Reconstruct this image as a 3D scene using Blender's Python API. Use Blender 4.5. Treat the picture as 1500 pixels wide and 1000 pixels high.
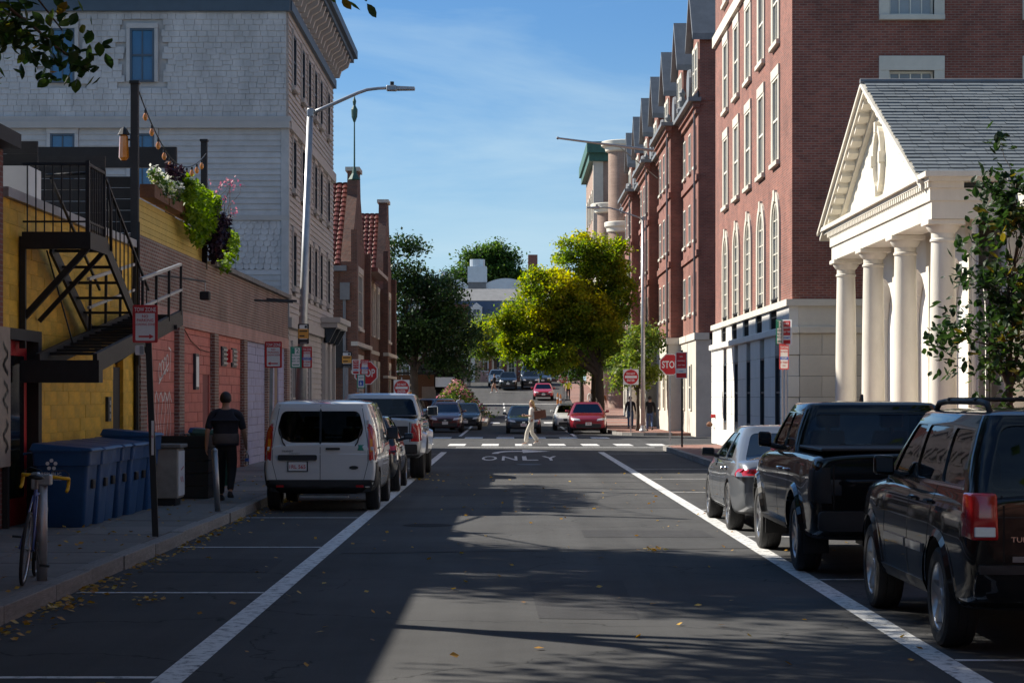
import bpy, bmesh, math, random
from mathutils import Vector, Matrix, noise
R = math.radians; PI = math.pi
random.seed(7)
S = bpy.context.scene
for o in list(bpy.data.objects): bpy.data.objects.remove(o)
COL = S.collection
# ---------------------------------------------------------------- camera, sky, sun, exposure
cam = bpy.data.cameras.new('camera'); camo = bpy.data.objects.new('camera', cam); COL.objects.link(camo)
camo.location = (0, 0, 1.85); camo.rotation_euler = (R(90), 0, 0)
cam.sensor_width = 36; cam.lens = 72; cam.shift_y = 0.054; cam.shift_x = 0.0013
cam.clip_start = 0.3; cam.clip_end = 6000
S.camera = camo
TO_SUN = Vector((-1, 0.54, 0.80)).normalized()
W = bpy.data.worlds.new('World'); S.world = W; W.use_nodes = True
nt = W.node_tree; nt.nodes.clear()
wo = nt.nodes.new('ShaderNodeOutputWorld'); bg = nt.nodes.new('ShaderNodeBackground')
sky = nt.nodes.new('ShaderNodeTexSky'); sky.sky_type = 'NISHITA'; sky.sun_disc = False
sky.sun_elevation = math.asin(TO_SUN.z); sky.sun_rotation = math.atan2(TO_SUN.x, TO_SUN.y)
sky.air_density = 1.0; sky.dust_density = 0.0; sky.ozone_density = 3.5; sky.altitude = 10
tc = nt.nodes.new('ShaderNodeTexCoord'); mp = nt.nodes.new('ShaderNodeMapping')
mp.inputs['Scale'].default_value = (1.2, 1.2, 7.0); mp.inputs['Rotation'].default_value = (0.12, 0.2, 0.4)
nz = nt.nodes.new('ShaderNodeTexNoise'); nz.inputs['Scale'].default_value = 2.6; nz.inputs['Detail'].default_value = 7
nz.inputs['Roughness'].default_value = 0.58; nz.inputs['Distortion'].default_value = 0.5
cr = nt.nodes.new('ShaderNodeValToRGB'); cr.color_ramp.elements[0].position = 0.44; cr.color_ramp.elements[1].position = 0.80
cr.color_ramp.elements[0].color = (0.0, 0.0, 0.0, 1); cr.color_ramp.elements[1].color = (0.7, 0.7, 0.7, 1)
mx = nt.nodes.new('ShaderNodeMixRGB'); mx.inputs[2].default_value = (9.6, 8.9, 8.0, 1)
L = nt.links.new
L(tc.outputs['Generated'], mp.inputs['Vector']); L(mp.outputs[0], nz.inputs['Vector']); L(nz.outputs['Fac'], cr.inputs[0])
sz_ = nt.nodes.new('ShaderNodeSeparateXYZ'); L(tc.outputs['Generated'], sz_.inputs[0])
hz_ = nt.nodes.new('ShaderNodeMapRange'); hz_.interpolation_type = 'SMOOTHSTEP'; hz_.inputs[1].default_value = 0.0; hz_.inputs[2].default_value = 0.19; hz_.inputs[3].default_value = 0.62; hz_.inputs[4].default_value = 0.0
L(sz_.outputs[2], hz_.inputs[0])
sm = nt.nodes.new('ShaderNodeMath'); sm.operation = 'ADD'; sm.use_clamp = True; L(cr.outputs[0], sm.inputs[0]); L(hz_.outputs[0], sm.inputs[1])
L(sm.outputs[0], mx.inputs[0]); L(sky.outputs[0], mx.inputs[1]); tn = nt.nodes.new('ShaderNodeMixRGB'); tn.blend_type = 'MULTIPLY'; tn.inputs[0].default_value = 1; tn.inputs[2].default_value = (0.70, 1.0, 1.28, 1)
L(mx.outputs[0], tn.inputs[1]); L(tn.outputs[0], bg.inputs[0]); L(bg.outputs[0], wo.inputs[0])
bg.inputs[1].default_value = 0.050
sun = bpy.data.lights.new('sun', 'SUN'); sun.energy = 5.0; sun.angle = R(0.53); sun.color = (1.0, 0.93, 0.82)
suno = bpy.data.objects.new('sun', sun); COL.objects.link(suno)
suno.rotation_euler = (-TO_SUN).to_track_quat('-Z', 'Y').to_euler(); suno.location = TO_SUN * 60
S.view_settings.view_transform = 'Standard'; S.view_settings.look = 'None'
S.view_settings.exposure = 0.8; S.view_settings.gamma = 1.0; S.view_settings.use_curve_mapping = False
S.render.engine = 'CYCLES'
# ---------------------------------------------------------------- helpers
def gz(y):
    if y <= 110: return 0.0
    if y <= 193: return 0.000346 * (y - 110) ** 2
    z = 0.000346 * 83 ** 2
    t = min(y - 193, 40.0); return z + 0.0574 * t - 0.0574 * t * t / 80
def ground_z(x, y):
    return gz(y)
WL = {}
def wloc(o):
    v = Vector((0, 0, 0))
    while o is not None:
        v = v + Vector(WL.get(o.name, (0, 0, 0))); o = o.parent
    return v
class MB:
    def __init__(s): s.v = []; s.f = []; s.mi = []
    def add(s, vs, fs, mi=0):
        b = len(s.v); s.v += [tuple(p) for p in vs]
        for f in fs: s.f.append(tuple(i + b for i in f)); s.mi.append(mi)
        return s
    def box(s, x0, x1, y0, y1, z0, z1, mi=0):
        return s.add([(x0,y0,z0),(x1,y0,z0),(x1,y1,z0),(x0,y1,z0),(x0,y0,z1),(x1,y0,z1),(x1,y1,z1),(x0,y1,z1)],
              [(0,3,2,1),(4,5,6,7),(0,1,5,4),(1,2,6,5),(2,3,7,6),(3,0,4,7)], mi)
    def hexa(s, P, mi=0):
        return s.add(P, [(0,3,2,1),(4,5,6,7),(0,1,5,4),(1,2,6,5),(2,3,7,6),(3,0,4,7)], mi)
    def poly(s, pts, mi=0): return s.add(pts, [tuple(range(len(pts)))], mi)
    def tube(s, pts, r, n=8, mi=0, caps=True):
        pts = [Vector(p) for p in pts]; k = len(pts)
        rs = r if isinstance(r, (list, tuple)) else [r] * k
        vs = []; up = None
        for i, p in enumerate(pts):
            d = (pts[min(i+1, k-1)] - pts[max(i-1, 0)])
            if d.length < 1e-9: d = Vector((0,0,1))
            d.normalize()
            if up is None:
                a = Vector((0,0,1)) if abs(d.z) < 0.9 else Vector((1,0,0))
                u = d.cross(a).normalized()
            else:
                u = (up - d * up.dot(d))
                u = u.normalized() if u.length > 1e-6 else d.orthogonal().normalized()
            up = u; w = d.cross(u)
            for j in range(n):
                t = 2*PI*j/n; vs.append(p + (u*math.cos(t) + w*math.sin(t)) * rs[i])
        fs = []
        for i in range(k-1):
            for j in range(n):
                a = i*n+j; b = i*n+(j+1) % n
                fs.append((a, b, b+n, a+n))
        if caps: fs.append(tuple(reversed(range(n)))); fs.append(tuple(range((k-1)*n, k*n)))
        return s.add(vs, fs, mi)
    def lathe(s, prof, c=(0,0,0), n=24, axis='z', mi=0, a0=0, a1=2*PI):
        full = abs(a1-a0-2*PI) < 1e-6; m = n if full else n+1
        vs = []
        for (r, h) in prof:
            for j in range(m):
                t = a0 + (a1-a0)*j/n; x, y = r*math.cos(t), r*math.sin(t)
                if axis == 'z': q = (x, y, h)
                elif axis == 'x': q = (h, x, y)
                else: q = (x, h, y)
                vs.append((q[0]+c[0], q[1]+c[1], q[2]+c[2]))
        fs = []
        for i in range(len(prof)-1):
            for j in range(n):
                a = i*m+j; b = i*m+(j+1) % m
                fs.append((a, b, b+m, a+m) if axis != 'y' else (a, a+m, b+m, b))
        return s.add(vs, fs, mi)
    def prism(s, pts, ext, mi=0):
        """pts: 3d polygon, ext: extrusion vector"""
        n = len(pts); e = Vector(ext); a = [Vector(p) for p in pts]; b = [p + e for p in a]
        fs = [tuple(reversed(range(n))), tuple(range(n, 2*n))] + [(i, (i+1) % n, n+(i+1) % n, n+i) for i in range(n)]
        return s.add(a+b, fs, mi)
    def build(s, name, mat, parent=None, smooth=False, bevel=0, seg=1, kind=None, world=True, angle=None):
        me = bpy.data.meshes.new(name)
        off = wloc(parent) if (world and parent is not None) else Vector((0,0,0))
        me.from_pydata([(p[0]-off.x, p[1]-off.y, p[2]-off.z) for p in s.v], [], s.f)
        mats = mat if isinstance(mat, (list, tuple)) else [mat]
        for m in mats: me.materials.append(M[m] if isinstance(m, str) else m)
        if len(mats) > 1: me.polygons.foreach_set('material_index', s.mi)
        bm = bmesh.new(); bm.from_mesh(me)
        bmesh.ops.recalc_face_normals(bm, faces=bm.faces)
        if bevel:
            bmesh.ops.bevel(bm, geom=bm.edges[:], offset=bevel, segments=seg, affect='EDGES', profile=0.5, clamp_overlap=True)
        bm.to_mesh(me); bm.free()
        if smooth:
            me.polygons.foreach_set('use_smooth', [True]*len(me.polygons))
            if angle is not None: me.set_sharp_from_angle(angle=R(angle))
        o = bpy.data.objects.new(name, me); COL.objects.link(o)
        if parent is not None: o.parent = parent
        if kind: o['kind'] = kind
        return o
def tag(o, label, cat, group=None):
    o['label'] = label; o['category'] = cat
    if group: o['group'] = group
    return o
def thing(name, loc, label, cat, group=None, rz=0):
    o = bpy.data.objects.new(name, None); COL.objects.link(o); o.location = loc; o.rotation_euler = (0, 0, rz)
    o.empty_display_size = 0.3
    WL[o.name] = tuple(loc); return tag(o, label, cat, group)
def struct(o): o['kind'] = 'structure'; return o
def copy_tree(o, parent=None):
    c = o.copy(); COL.objects.link(c); c.parent = parent
    if o.name in WL: WL[c.name] = WL[o.name]
    for ch in o.children: copy_tree(ch, c)
    return c
TMP = bpy.data.scenes.new('workbench')
def ev_mesh(o, name):
    """evaluate one object's modifiers in a small scene of its own"""
    obs = [o]+[m.object for m in o.modifiers if m.type == 'BOOLEAN']
    for q in obs: TMP.collection.objects.link(q)
    vl = TMP.view_layers[0]; vl.update(); dg = vl.depsgraph
    me = bpy.data.meshes.new_from_object(o.evaluated_get(dg)); me.name = name
    for q in obs: TMP.collection.objects.unlink(q)
    return me
UNIT = {}
def piece(name, mat, x0, x1, y0, y1, z0, z1, parent, bev=0.06):
    """a small block sharing one bevelled unit mesh per material"""
    key = (mat, bev)
    if key not in UNIT:
        b = MB().box(-.5,.5,-.5,.5,-.5,.5); o = b.build('block', mat, bevel=bev); UNIT[key] = o.data; bpy.data.objects.remove(o)
    o = bpy.data.objects.new(name, UNIT[key]); COL.objects.link(o); o.parent = parent
    w = wloc(parent)
    o.location = ((x0+x1)/2-w.x, (y0+y1)/2-w.y, (z0+z1)/2-w.z); o.scale = (x1-x0, y1-y0, z1-z0)
    return o
# ---------------------------------------------------------------- materials
M = {}
def nodes(name):
    m = bpy.data.materials.new(name); m.use_nodes = True; M[name] = m
    t = m.node_tree; return m, t, t.nodes['Principled BSDF']
def mk(name, col, rough=0.6, var=0.18, scale=3.0, bump=0.0, bscale=None, metal=0.0, coat=0.0, spec=0.5, rnd=0.0, stain=0.0, stretch=(1,1,1)):
    m, t, p = nodes(name); n = t.nodes.new; l = t.links.new
    p.inputs['Roughness'].default_value = rough; p.inputs['Metallic'].default_value = metal
    p.inputs['Coat Weight'].default_value = coat; p.inputs['Coat Roughness'].default_value = 0.03
    p.inputs['Specular IOR Level'].default_value = spec
    c = n('ShaderNodeTexCoord'); mp = n('ShaderNodeMapping'); mp.inputs['Scale'].default_value = stretch
    l(c.outputs['Object'], mp.inputs[0])
    src = None
    if var > 0:
        z = n('ShaderNodeTexNoise'); z.inputs['Scale'].default_value = scale; z.inputs['Detail'].default_value = 6; z.inputs['Roughness'].default_value = 0.65
        l(mp.outputs[0], z.inputs['Vector'])
        mr = n('ShaderNodeMapRange'); mr.inputs[1].default_value = 0.25; mr.inputs[2].default_value = 0.75
        mr.inputs[3].default_value = 1-var; mr.inputs[4].default_value = 1+var; l(z.outputs['Fac'], mr.inputs[0])
        src = mr.outputs[0]
    if rnd > 0:
        oi = n('ShaderNodeObjectInfo'); m2 = n('ShaderNodeMapRange'); m2.inputs[3].default_value = 1-rnd; m2.inputs[4].default_value = 1+rnd
        l(oi.outputs['Random'], m2.inputs[0])
        if src is None: src = m2.outputs[0]
        else:
            mu = n('ShaderNodeMath'); mu.operation = 'MULTIPLY'; l(src, mu.inputs[0]); l(m2.outputs[0], mu.inputs[1]); src = mu.outputs[0]
    if stain > 0:
        z2 = n('ShaderNodeTexNoise'); z2.inputs['Scale'].default_value = scale*0.22; z2.inputs['Detail'].default_value = 8; z2.inputs['Roughness'].default_value = 0.75
        l(mp.outputs[0], z2.inputs['Vector'])
        m3 = n('ShaderNodeMapRange'); m3.inputs[1].default_value = 0.42; m3.inputs[2].default_value = 0.66; m3.inputs[3].default_value = 1; m3.inputs[4].default_value = 1-stain
        l(z2.outputs['Fac'], m3.inputs[0])
        if src is None: src = m3.outputs[0]
        else:
            mu = n('ShaderNodeMath'); mu.operation = 'MULTIPLY'; l(src, mu.inputs[0]); l(m3.outputs[0], mu.inputs[1]); src = mu.outputs[0]
    if src is not None:
        vm = n('ShaderNodeVectorMath'); vm.operation = 'SCALE'; vm.inputs[0].default_value = col[:3]; l(src, vm.inputs['Scale'])
        l(vm.outputs[0], p.inputs['Base Color'])
    else: p.inputs['Base Color'].default_value = (*col[:3], 1)
    if bump > 0:
        z3 = n('ShaderNodeTexNoise'); z3.inputs['Scale'].default_value = bscale or scale*6; z3.inputs['Detail'].default_value = 5
        l(mp.outputs[0], z3.inputs['Vector'])
        b = n('ShaderNodeBump'); b.inputs['Strength'].default_value = bump; b.inputs['Distance'].default_value = 0.02; l(z3.outputs['Fac'], b.inputs['Height'])
        l(b.outputs[0], p.inputs['Normal'])
    return m
def brickmat(name, c1, c2, mortar, bw=0.21, bh=0.067, ms=0.010, rough=0.85, var=0.25):
    m, t, p = nodes(name); n = t.nodes.new; l = t.links.new
    p.inputs['Roughness'].default_value = rough
    c = n('ShaderNodeTexCoord'); sx = n('ShaderNodeSeparateXYZ'); l(c.outputs['Object'], sx.inputs[0])
    ad = n('ShaderNodeMath'); l(sx.outputs[0], ad.inputs[0]); l(sx.outputs[1], ad.inputs[1])
    cb = n('ShaderNodeCombineXYZ'); l(ad.outputs[0], cb.inputs[0]); l(sx.outputs[2], cb.inputs[1])
    b = n('ShaderNodeTexBrick'); l(cb.outputs[0], b.inputs['Vector']); b.inputs['Scale'].default_value = 1.0
    b.inputs['Color1'].default_value = (*c1, 1); b.inputs['Color2'].default_value = (*c2, 1); b.inputs['Mortar'].default_value = (*mortar, 1)
    b.inputs['Mortar Size'].default_value = ms; b.inputs['Brick Width'].default_value = bw; b.inputs['Row Height'].default_value = bh
    b.inputs['Mortar Smooth'].default_value = 0.15; b.inputs['Bias'].default_value = -0.1
    z = n('ShaderNodeTexNoise'); z.inputs['Scale'].default_value = 0.7; z.inputs['Detail'].default_value = 9; z.inputs['Roughness'].default_value = 0.7; l(c.outputs['Object'], z.inputs['Vector'])
    mr = n('ShaderNodeMapRange'); mr.inputs[1].default_value = 0.3; mr.inputs[2].default_value = 0.7; mr.inputs[3].default_value = 1-var; mr.inputs[4].default_value = 1+var; l(z.outputs['Fac'], mr.inputs[0])
    vm = n('ShaderNodeVectorMath'); vm.operation = 'SCALE'; l(b.outputs['Color'], vm.inputs[0]); l(mr.outputs[0], vm.inputs['Scale']); l(vm.outputs[0], p.inputs['Base Color'])
    bp = n('ShaderNodeBump'); bp.invert = True; bp.inputs['Strength'].default_value = 0.6; bp.inputs['Distance'].default_value = 0.01; l(b.outputs['Fac'], bp.inputs['Height']); l(bp.outputs[0], p.inputs['Normal'])
    return m
def glassmat(name, tint, rough=0.02, ior=1.5):
    m = bpy.data.materials.new(name); m.use_nodes = True; M[name] = m; t = m.node_tree; t.nodes.clear(); n = t.nodes.new; l = t.links.new
    o = n('ShaderNodeOutputMaterial'); mx = n('ShaderNodeMixShader'); tr = n('ShaderNodeBsdfTransparent'); gl = n('ShaderNodeBsdfGlossy'); fr = n('ShaderNodeFresnel')
    tr.inputs[0].default_value = (*tint, 1); gl.inputs['Roughness'].default_value = rough; gl.inputs[0].default_value = (0.95, 0.97, 1, 1); fr.inputs[0].default_value = ior
    l(fr.outputs[0], mx.inputs[0]); l(tr.outputs[0], mx.inputs[1]); l(gl.outputs[0], mx.inputs[2]); l(mx.outputs[0], o.inputs[0])
    return m
def leafmat(name, ramp, trans=0.45, rough=0.55):
    m = bpy.data.materials.new(name); m.use_nodes = True; M[name] = m; t = m.node_tree; t.nodes.clear(); n = t.nodes.new; l = t.links.new
    o = n('ShaderNodeOutputMaterial'); at = n('ShaderNodeAttribute'); at.attribute_name = 'rnd'
    oi = n('ShaderNodeObjectInfo'); ad = n('ShaderNodeMath'); ad.operation = 'ADD'
    cr = n('ShaderNodeValToRGB'); e = cr.color_ramp.elements
    e[0].position = ramp[0][0]; e[0].color = (*ramp[0][1], 1); e[1].position = ramp[-1][0]; e[1].color = (*ramp[-1][1], 1)
    for q, c in ramp[1:-1]:
        k = e.new(q); k.color = (*c, 1)
    l(at.outputs['Fac'], cr.inputs[0])
    pb = n('ShaderNodeBsdfPrincipled'); pb.inputs['Roughness'].default_value = rough; pb.inputs['Specular IOR Level'].default_value = 0.35
    ts = n('ShaderNodeBsdfTranslucent'); mx = n('ShaderNodeMixShader'); mx.inputs[0].default_value = trans
    hs = n('ShaderNodeHueSaturation'); hs.inputs['Value'].default_value = 1.5; hs.inputs['Saturation'].default_value = 1.1
    l(cr.outputs[0], pb.inputs['Base Color']); l(cr.outputs[0], hs.inputs['Color']); l(hs.outputs[0], ts.inputs[0])
    l(pb.outputs[0], mx.inputs[1]); l(ts.outputs[0], mx.inputs[2]); l(mx.outputs[0], o.inputs[0])
    return m
# asphalt with cracks, patches and tyre-polished tracks
def asphalt(name, base):
    m, t, p = nodes(name); n = t.nodes.new; l = t.links.new
    p.inputs['Roughness'].default_value = 0.85; p.inputs['Specular IOR Level'].default_value = 0.08
    c = n('ShaderNodeTexCoord')
    def nz(s, d=6, r=0.6, st=None):
        z = n('ShaderNodeTexNoise'); z.inputs['Scale'].default_value = s; z.inputs['Detail'].default_value = d; z.inputs['Roughness'].default_value = r
        if st:
            q = n('ShaderNodeMapping'); q.inputs['Scale'].default_value = st; l(c.outputs['Object'], q.inputs[0]); l(q.outputs[0], z.inputs['Vector'])
        else: l(c.outputs['Object'], z.inputs['Vector'])
        return z
    def rng(s, a, b, lo, hi):
        q = n('ShaderNodeMapRange'); q.inputs[1].default_value = a; q.inputs[2].default_value = b; q.inputs[3].default_value = lo; q.inputs[4].default_value = hi; l(s, q.inputs[0]); return q.outputs[0]
    def mul(a, b):
        q = n('ShaderNodeMath'); q.operation = 'MULTIPLY'; l(a, q.inputs[0]); l(b, q.inputs[1]); return q.outputs[0]
    f = rng(nz(0.35, 8, 0.7).outputs['Fac'], 0.3, 0.7, 0.8, 1.2)
    f = mul(f, rng(nz(90, 3, 0.8).outputs['Fac'], 0.3, 0.7, 0.72, 1.3))
    f = mul(f, rng(nz(0.6, 5, 0.6, (2.2, 0.05, 1)).outputs['Fac'], 0.35, 0.65, 0.88, 1.12))
    vo = n('ShaderNodeTexVoronoi'); vo.feature = 'DISTANCE_TO_EDGE'; vo.inputs['Scale'].default_value = 0.22
    wz = nz(0.9, 4, 0.6); wv = n('ShaderNodeVectorMath'); wv.operation = 'MULTIPLY_ADD'; wv.inputs[1].default_value = (1.6, 1.6, 0)
    l(wz.outputs['Color'], wv.inputs[0]); l(c.outputs['Object'], wv.inputs[2]); l(wv.outputs[0], vo.inputs['Vector'])
    f = mul(f, rng(vo.outputs['Distance'], 0.0, 0.0035, 0.45, 1.0))
    vm = n('ShaderNodeVectorMath'); vm.operation = 'SCALE'; vm.inputs[0].default_value = base; l(f, vm.inputs['Scale']); l(vm.outputs[0], p.inputs['Base Color'])
    b = n('ShaderNodeBump'); b.inputs['Strength'].default_value = 0.5; b.inputs['Distance'].default_value = 0.006; l(nz(140, 3, 0.7).outputs['Fac'], b.inputs['Height']); l(b.outputs[0], p.inputs['Normal'])
asphalt('asphalt', (0.080, 0.080, 0.080)); asphalt('asphalt_patch', (0.064, 0.064, 0.066)); asphalt('tar', (0.03, 0.03, 0.031))
# worn road paint
def paintmat(name, col):
    m, t, p = nodes(name); n = t.nodes.new; l = t.links.new
    p.inputs['Roughness'].default_value = 0.7
    c = n('ShaderNodeTexCoord'); z = n('ShaderNodeTexNoise'); z.inputs['Scale'].default_value = 9; z.inputs['Detail'].default_value = 9; z.inputs['Roughness'].default_value = 0.75; l(c.outputs['Object'], z.inputs['Vector'])
    cr = n('ShaderNodeValToRGB'); cr.color_ramp.elements[0].position = 0.36; cr.color_ramp.elements[1].position = 0.50
    cr.color_ramp.elements[0].color = (0.10, 0.10, 0.10, 1); cr.color_ramp.elements[1].color = (*col, 1); l(z.outputs['Fac'], cr.inputs[0]); l(cr.outputs[0], p.inputs['Base Color'])
paintmat('road_paint', (0.70, 0.70, 0.68))
mk('concrete', (0.20, 0.19, 0.175), 0.85, 0.2, 2.5, 0.3, 60, rnd=0.12, stain=0.35)
mk('granite', (0.27, 0.255, 0.235), 0.8, 0.28, 14, 0.5, 40, rnd=0.15, stain=0.3)
mk('earth', (0.13, 0.11, 0.07), 0.95, 0.3, 0.6, 0.3)
mk('limestone', (0.60, 0.56, 0.48), 0.8, 0.10, 1.8, 0.15, 40, rnd=0.06, stain=0.12)
mk('whitestone', (0.74, 0.72, 0.67), 0.75, 0.07, 1.5, 0.1, 40, rnd=0.04, stain=0.1)
mk('cream_paint', (0.71, 0.665, 0.57), 0.6, 0.08, 3.0, 0.12, 30, stain=0.16, stretch=(1, 1, 0.35))
mk('cream_trim', (0.74, 0.70, 0.60), 0.6, 0.06, 2.0)
mk('white_paint', (0.74, 0.74, 0.72), 0.6, 0.06, 4)
brickmat('brick_hall', (0.26, 0.078, 0.052), (0.16, 0.048, 0.036), (0.25, 0.17, 0.135), var=0.35)
brickmat('brick_row', (0.26, 0.085, 0.058), (0.18, 0.060, 0.043), (0.24, 0.15, 0.12), var=0.3); brickmat('brick_tan', (0.34, 0.22, 0.17), (0.27, 0.17, 0.13), (0.34, 0.28, 0.23))
brickmat('brick_old', (0.24, 0.105, 0.07), (0.15, 0.07, 0.052), (0.30, 0.26, 0.22), ms=0.014, var=0.4)
brickmat('brick_tudor', (0.20, 0.075, 0.045), (0.10, 0.040, 0.028), (0.15, 0.105, 0.08), ms=0.013, var=0.3)
brickmat('brick_pink', (0.46, 0.25, 0.20), (0.40, 0.21, 0.17), (0.42, 0.30, 0.26))
brickmat('brick_paving', (0.26, 0.12, 0.09), (0.20, 0.09, 0.07), (0.2, 0.17, 0.15), bw=0.2, bh=0.1)
mk('shingle', (0.50, 0.495, 0.49), 0.75, 0.22, 2.2, 0.3, 30, stain=0.22, stretch=(1, 1, 0.5))
mk('clapboard', (0.47, 0.465, 0.46), 0.65, 0.12, 3, 0.15, 40, rnd=0.06, stain=0.15)
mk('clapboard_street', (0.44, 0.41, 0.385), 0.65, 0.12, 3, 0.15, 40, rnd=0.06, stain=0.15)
mk('grey_trim', (0.40, 0.38, 0.36), 0.6, 0.08, 3)
mk('slate_blue_trim', (0.055, 0.085, 0.12), 0.5, 0.15, 3)
mk('dark_frame', (0.02, 0.03, 0.042), 0.45, 0.1, 3)
mk('pane', (0.05, 0.07, 0.09), 0.04, 0.3, 0.5, spec=1.0, rnd=0.75)
mk('pane_sky_tint', (0.02, 0.11, 0.24), 0.05, 0.25, 0.8, spec=0.8, rnd=0.2); mk('pane_blind', (0.20, 0.20, 0.19), 0.1, 0.25, 0.9, spec=0.8, rnd=0.6)  # blue base colour stands in for the sky mirrored in the near-wall panes
mk('pane_dark', (0.012, 0.014, 0.018), 0.06, 0.2, 1, spec=0.8)
mk('yellow_block', (0.90, 0.50, 0.032), 0.6, 0.2, 3.5, 0.35, 50, rnd=0.12, stain=0.35)
mk('pink_block', (0.56, 0.16, 0.125), 0.6, 0.12, 2.5, 0.25, 50, rnd=0.08, stain=0.22)
mk('lilac_block', (0.36, 0.36, 0.52), 0.6, 0.12, 2.5, 0.25, 50, rnd=0.08, stain=0.2)
mk('mortar', (0.28, 0.2, 0.14), 0.9, 0.15, 4)
mk('pink_mortar', (0.25, 0.09, 0.08), 0.9, 0.15, 4)
mk('yellow_mortar', (0.66, 0.35, 0.025), 0.9, 0.15, 4)
mk('yellow_board', (0.60, 0.42, 0.10), 0.65, 0.15, 3, 0.2, rnd=0.1)
mk('black_iron', (0.016, 0.016, 0.017), 0.55, 0.35, 6, 0.2, 80, spec=0.4)
mk('black_wood', (0.022, 0.020, 0.020), 0.7, 0.3, 5, 0.2, rnd=0.2)
mk('steel', (0.36, 0.37, 0.38), 0.42, 0.12, 8, metal=0.85)
mk('galv', (0.42, 0.43, 0.44), 0.45, 0.15, 8, metal=0.7, stain=0.2)
mk('rust', (0.16, 0.07, 0.035), 0.8, 0.4, 12)
mk('slate', (0.16, 0.18, 0.19), 0.55, 0.32, 1.1, 0.2, 30, stretch=(0.5, 3, 3))
mk('lead', (0.17, 0.175, 0.18), 0.5, 0.2, 2)
mk('clay_tile', (0.17, 0.045, 0.028), 0.38, 0.4, 2.5, 0.1)
mk('copper', (0.035, 0.11, 0.085), 0.6, 0.25, 3)
mk('blue_slate', (0.07, 0.10, 0.155), 0.6, 0.2, 2)
mk('grey_roof', (0.22, 0.22, 0.22), 0.8, 0.2, 1.5)
mk('silver', (0.55, 0.57, 0.6), 0.35, 0.1, 2, metal=0.6)
mk('bark', (0.085, 0.065, 0.05), 0.9, 0.35, 8, 0.7, 25, stretch=(1,1,0.3))
mk('sign_white', (0.78, 0.78, 0.76), 0.45, 0.05, 6)
mk('sign_red', (0.55, 0.02, 0.025), 0.4, 0.06, 6)
mk('sign_blue', (0.03, 0.12, 0.50), 0.4, 0.06, 6)
mk('sign_green', (0.02, 0.25, 0.16), 0.4, 0.06, 6)
mk('sign_orange', (0.75, 0.36, 0.06), 0.4, 0.06, 6)
mk('sign_black', (0.02, 0.02, 0.022), 0.4, 0.06, 6)
mk('sign_back', (0.35, 0.34, 0.32), 0.5, 0.1, 6, metal=0.4)
mk('sign_wood', (0.40, 0.31, 0.23), 0.8, 0.2, 3)
glassmat('car_glass', (0.30, 0.33, 0.34)); glassmat('car_glass_clear', (0.72, 0.75, 0.74)); glassmat('car_glass_dark', (0.05, 0.055, 0.06)); glassmat('bottle_glass', (0.85, 0.92, 0.95))
mk('tyre', (0.018, 0.018, 0.019), 0.75, 0.25, 20, 0.3, 60)
mk('alloy', (0.55, 0.56, 0.58), 0.28, 0.05, 5, metal=0.9)
mk('hub_dark', (0.03, 0.03, 0.032), 0.5, 0.1, 5, metal=0.5)
mk('car_plastic', (0.022, 0.022, 0.024), 0.55, 0.15, 8)
mk('seam', (0.006, 0.006, 0.006), 0.8, 0)
mk('interior', (0.035, 0.033, 0.031), 0.8, 0.1, 5)
mk('seat_fabric', (0.055, 0.05, 0.047), 0.85, 0.1, 5)
mk('chrome', (0.72, 0.73, 0.75), 0.12, 0.0, 5, metal=1.0)
mk('lamp_red', (0.45, 0.012, 0.015), 0.12, 0.15, 12, coat=1)
mk('lamp_clear', (0.62, 0.63, 0.65), 0.12, 0.1, 20, coat=1)
mk('lamp_amber', (0.65, 0.22, 0.02), 0.15, 0.1, 12, coat=1)
mk('plate_white', (0.72, 0.72, 0.70), 0.4, 0.04, 5)
def paint(name, col, metal=0.0, rough=0.35): return mk(name, col, rough, 0.04, 1.2, metal=metal, coat=1.0, spec=(0.05 if max(col) < 0.03 else 0.4))
paint('paint_black', (0.006, 0.006, 0.0065)); paint('paint_grey', (0.20, 0.215, 0.235), 0.55); paint('paint_white', (0.66, 0.66, 0.64))
paint('paint_silver', (0.50, 0.51, 0.52), 0.5); paint('paint_maroon', (0.11, 0.018, 0.022), 0.3); paint('paint_navy', (0.022, 0.034, 0.05), 0.4)
paint('paint_red', (0.30, 0.012, 0.028), 0.4); paint('paint_mazda', (0.45, 0.015, 0.03), 0.2); paint('paint_blue', (0.03, 0.06, 0.11), 0.3); paint('paint_dark', (0.02, 0.022, 0.026), 0.3)
# ================================================================ SETTING
TXT = {}
def text2d(s, bold=0.0):
    """flat triangulated text, unit cap height, origin lower left; returns (verts, faces, width)"""
    k = (s, bold)
    if k in TXT: return TXT[k]
    c = bpy.data.curves.new('t', 'FONT'); c.body = s; c.size = 1.0; c.offset = bold; c.resolution_u = 3
    o = bpy.data.objects.new('t', c); COL.objects.link(o)
    me = ev_mesh(o, 't'); vs = [(v.co.x, v.co.y) for v in me.vertices]; fs = [tuple(p.vertices) for p in me.polygons]
    bpy.data.objects.remove(o); bpy.data.meshes.remove(me)
    x0 = min(v[0] for v in vs); x1 = max(v[0] for v in vs); y0 = min(v[1] for v in vs); y1 = max(v[1] for v in vs)
    h = y1-y0 or 1
    vs = [((v[0]-x0)/h, (v[1]-y0)/h) for v in vs]
    TXT[k] = (vs, fs, (x1-x0)/h); return TXT[k]
def ground_quad(mb, pts, dz):
    mb.poly([(p[0], p[1], gz(p[1])+dz) for p in pts])
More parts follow.
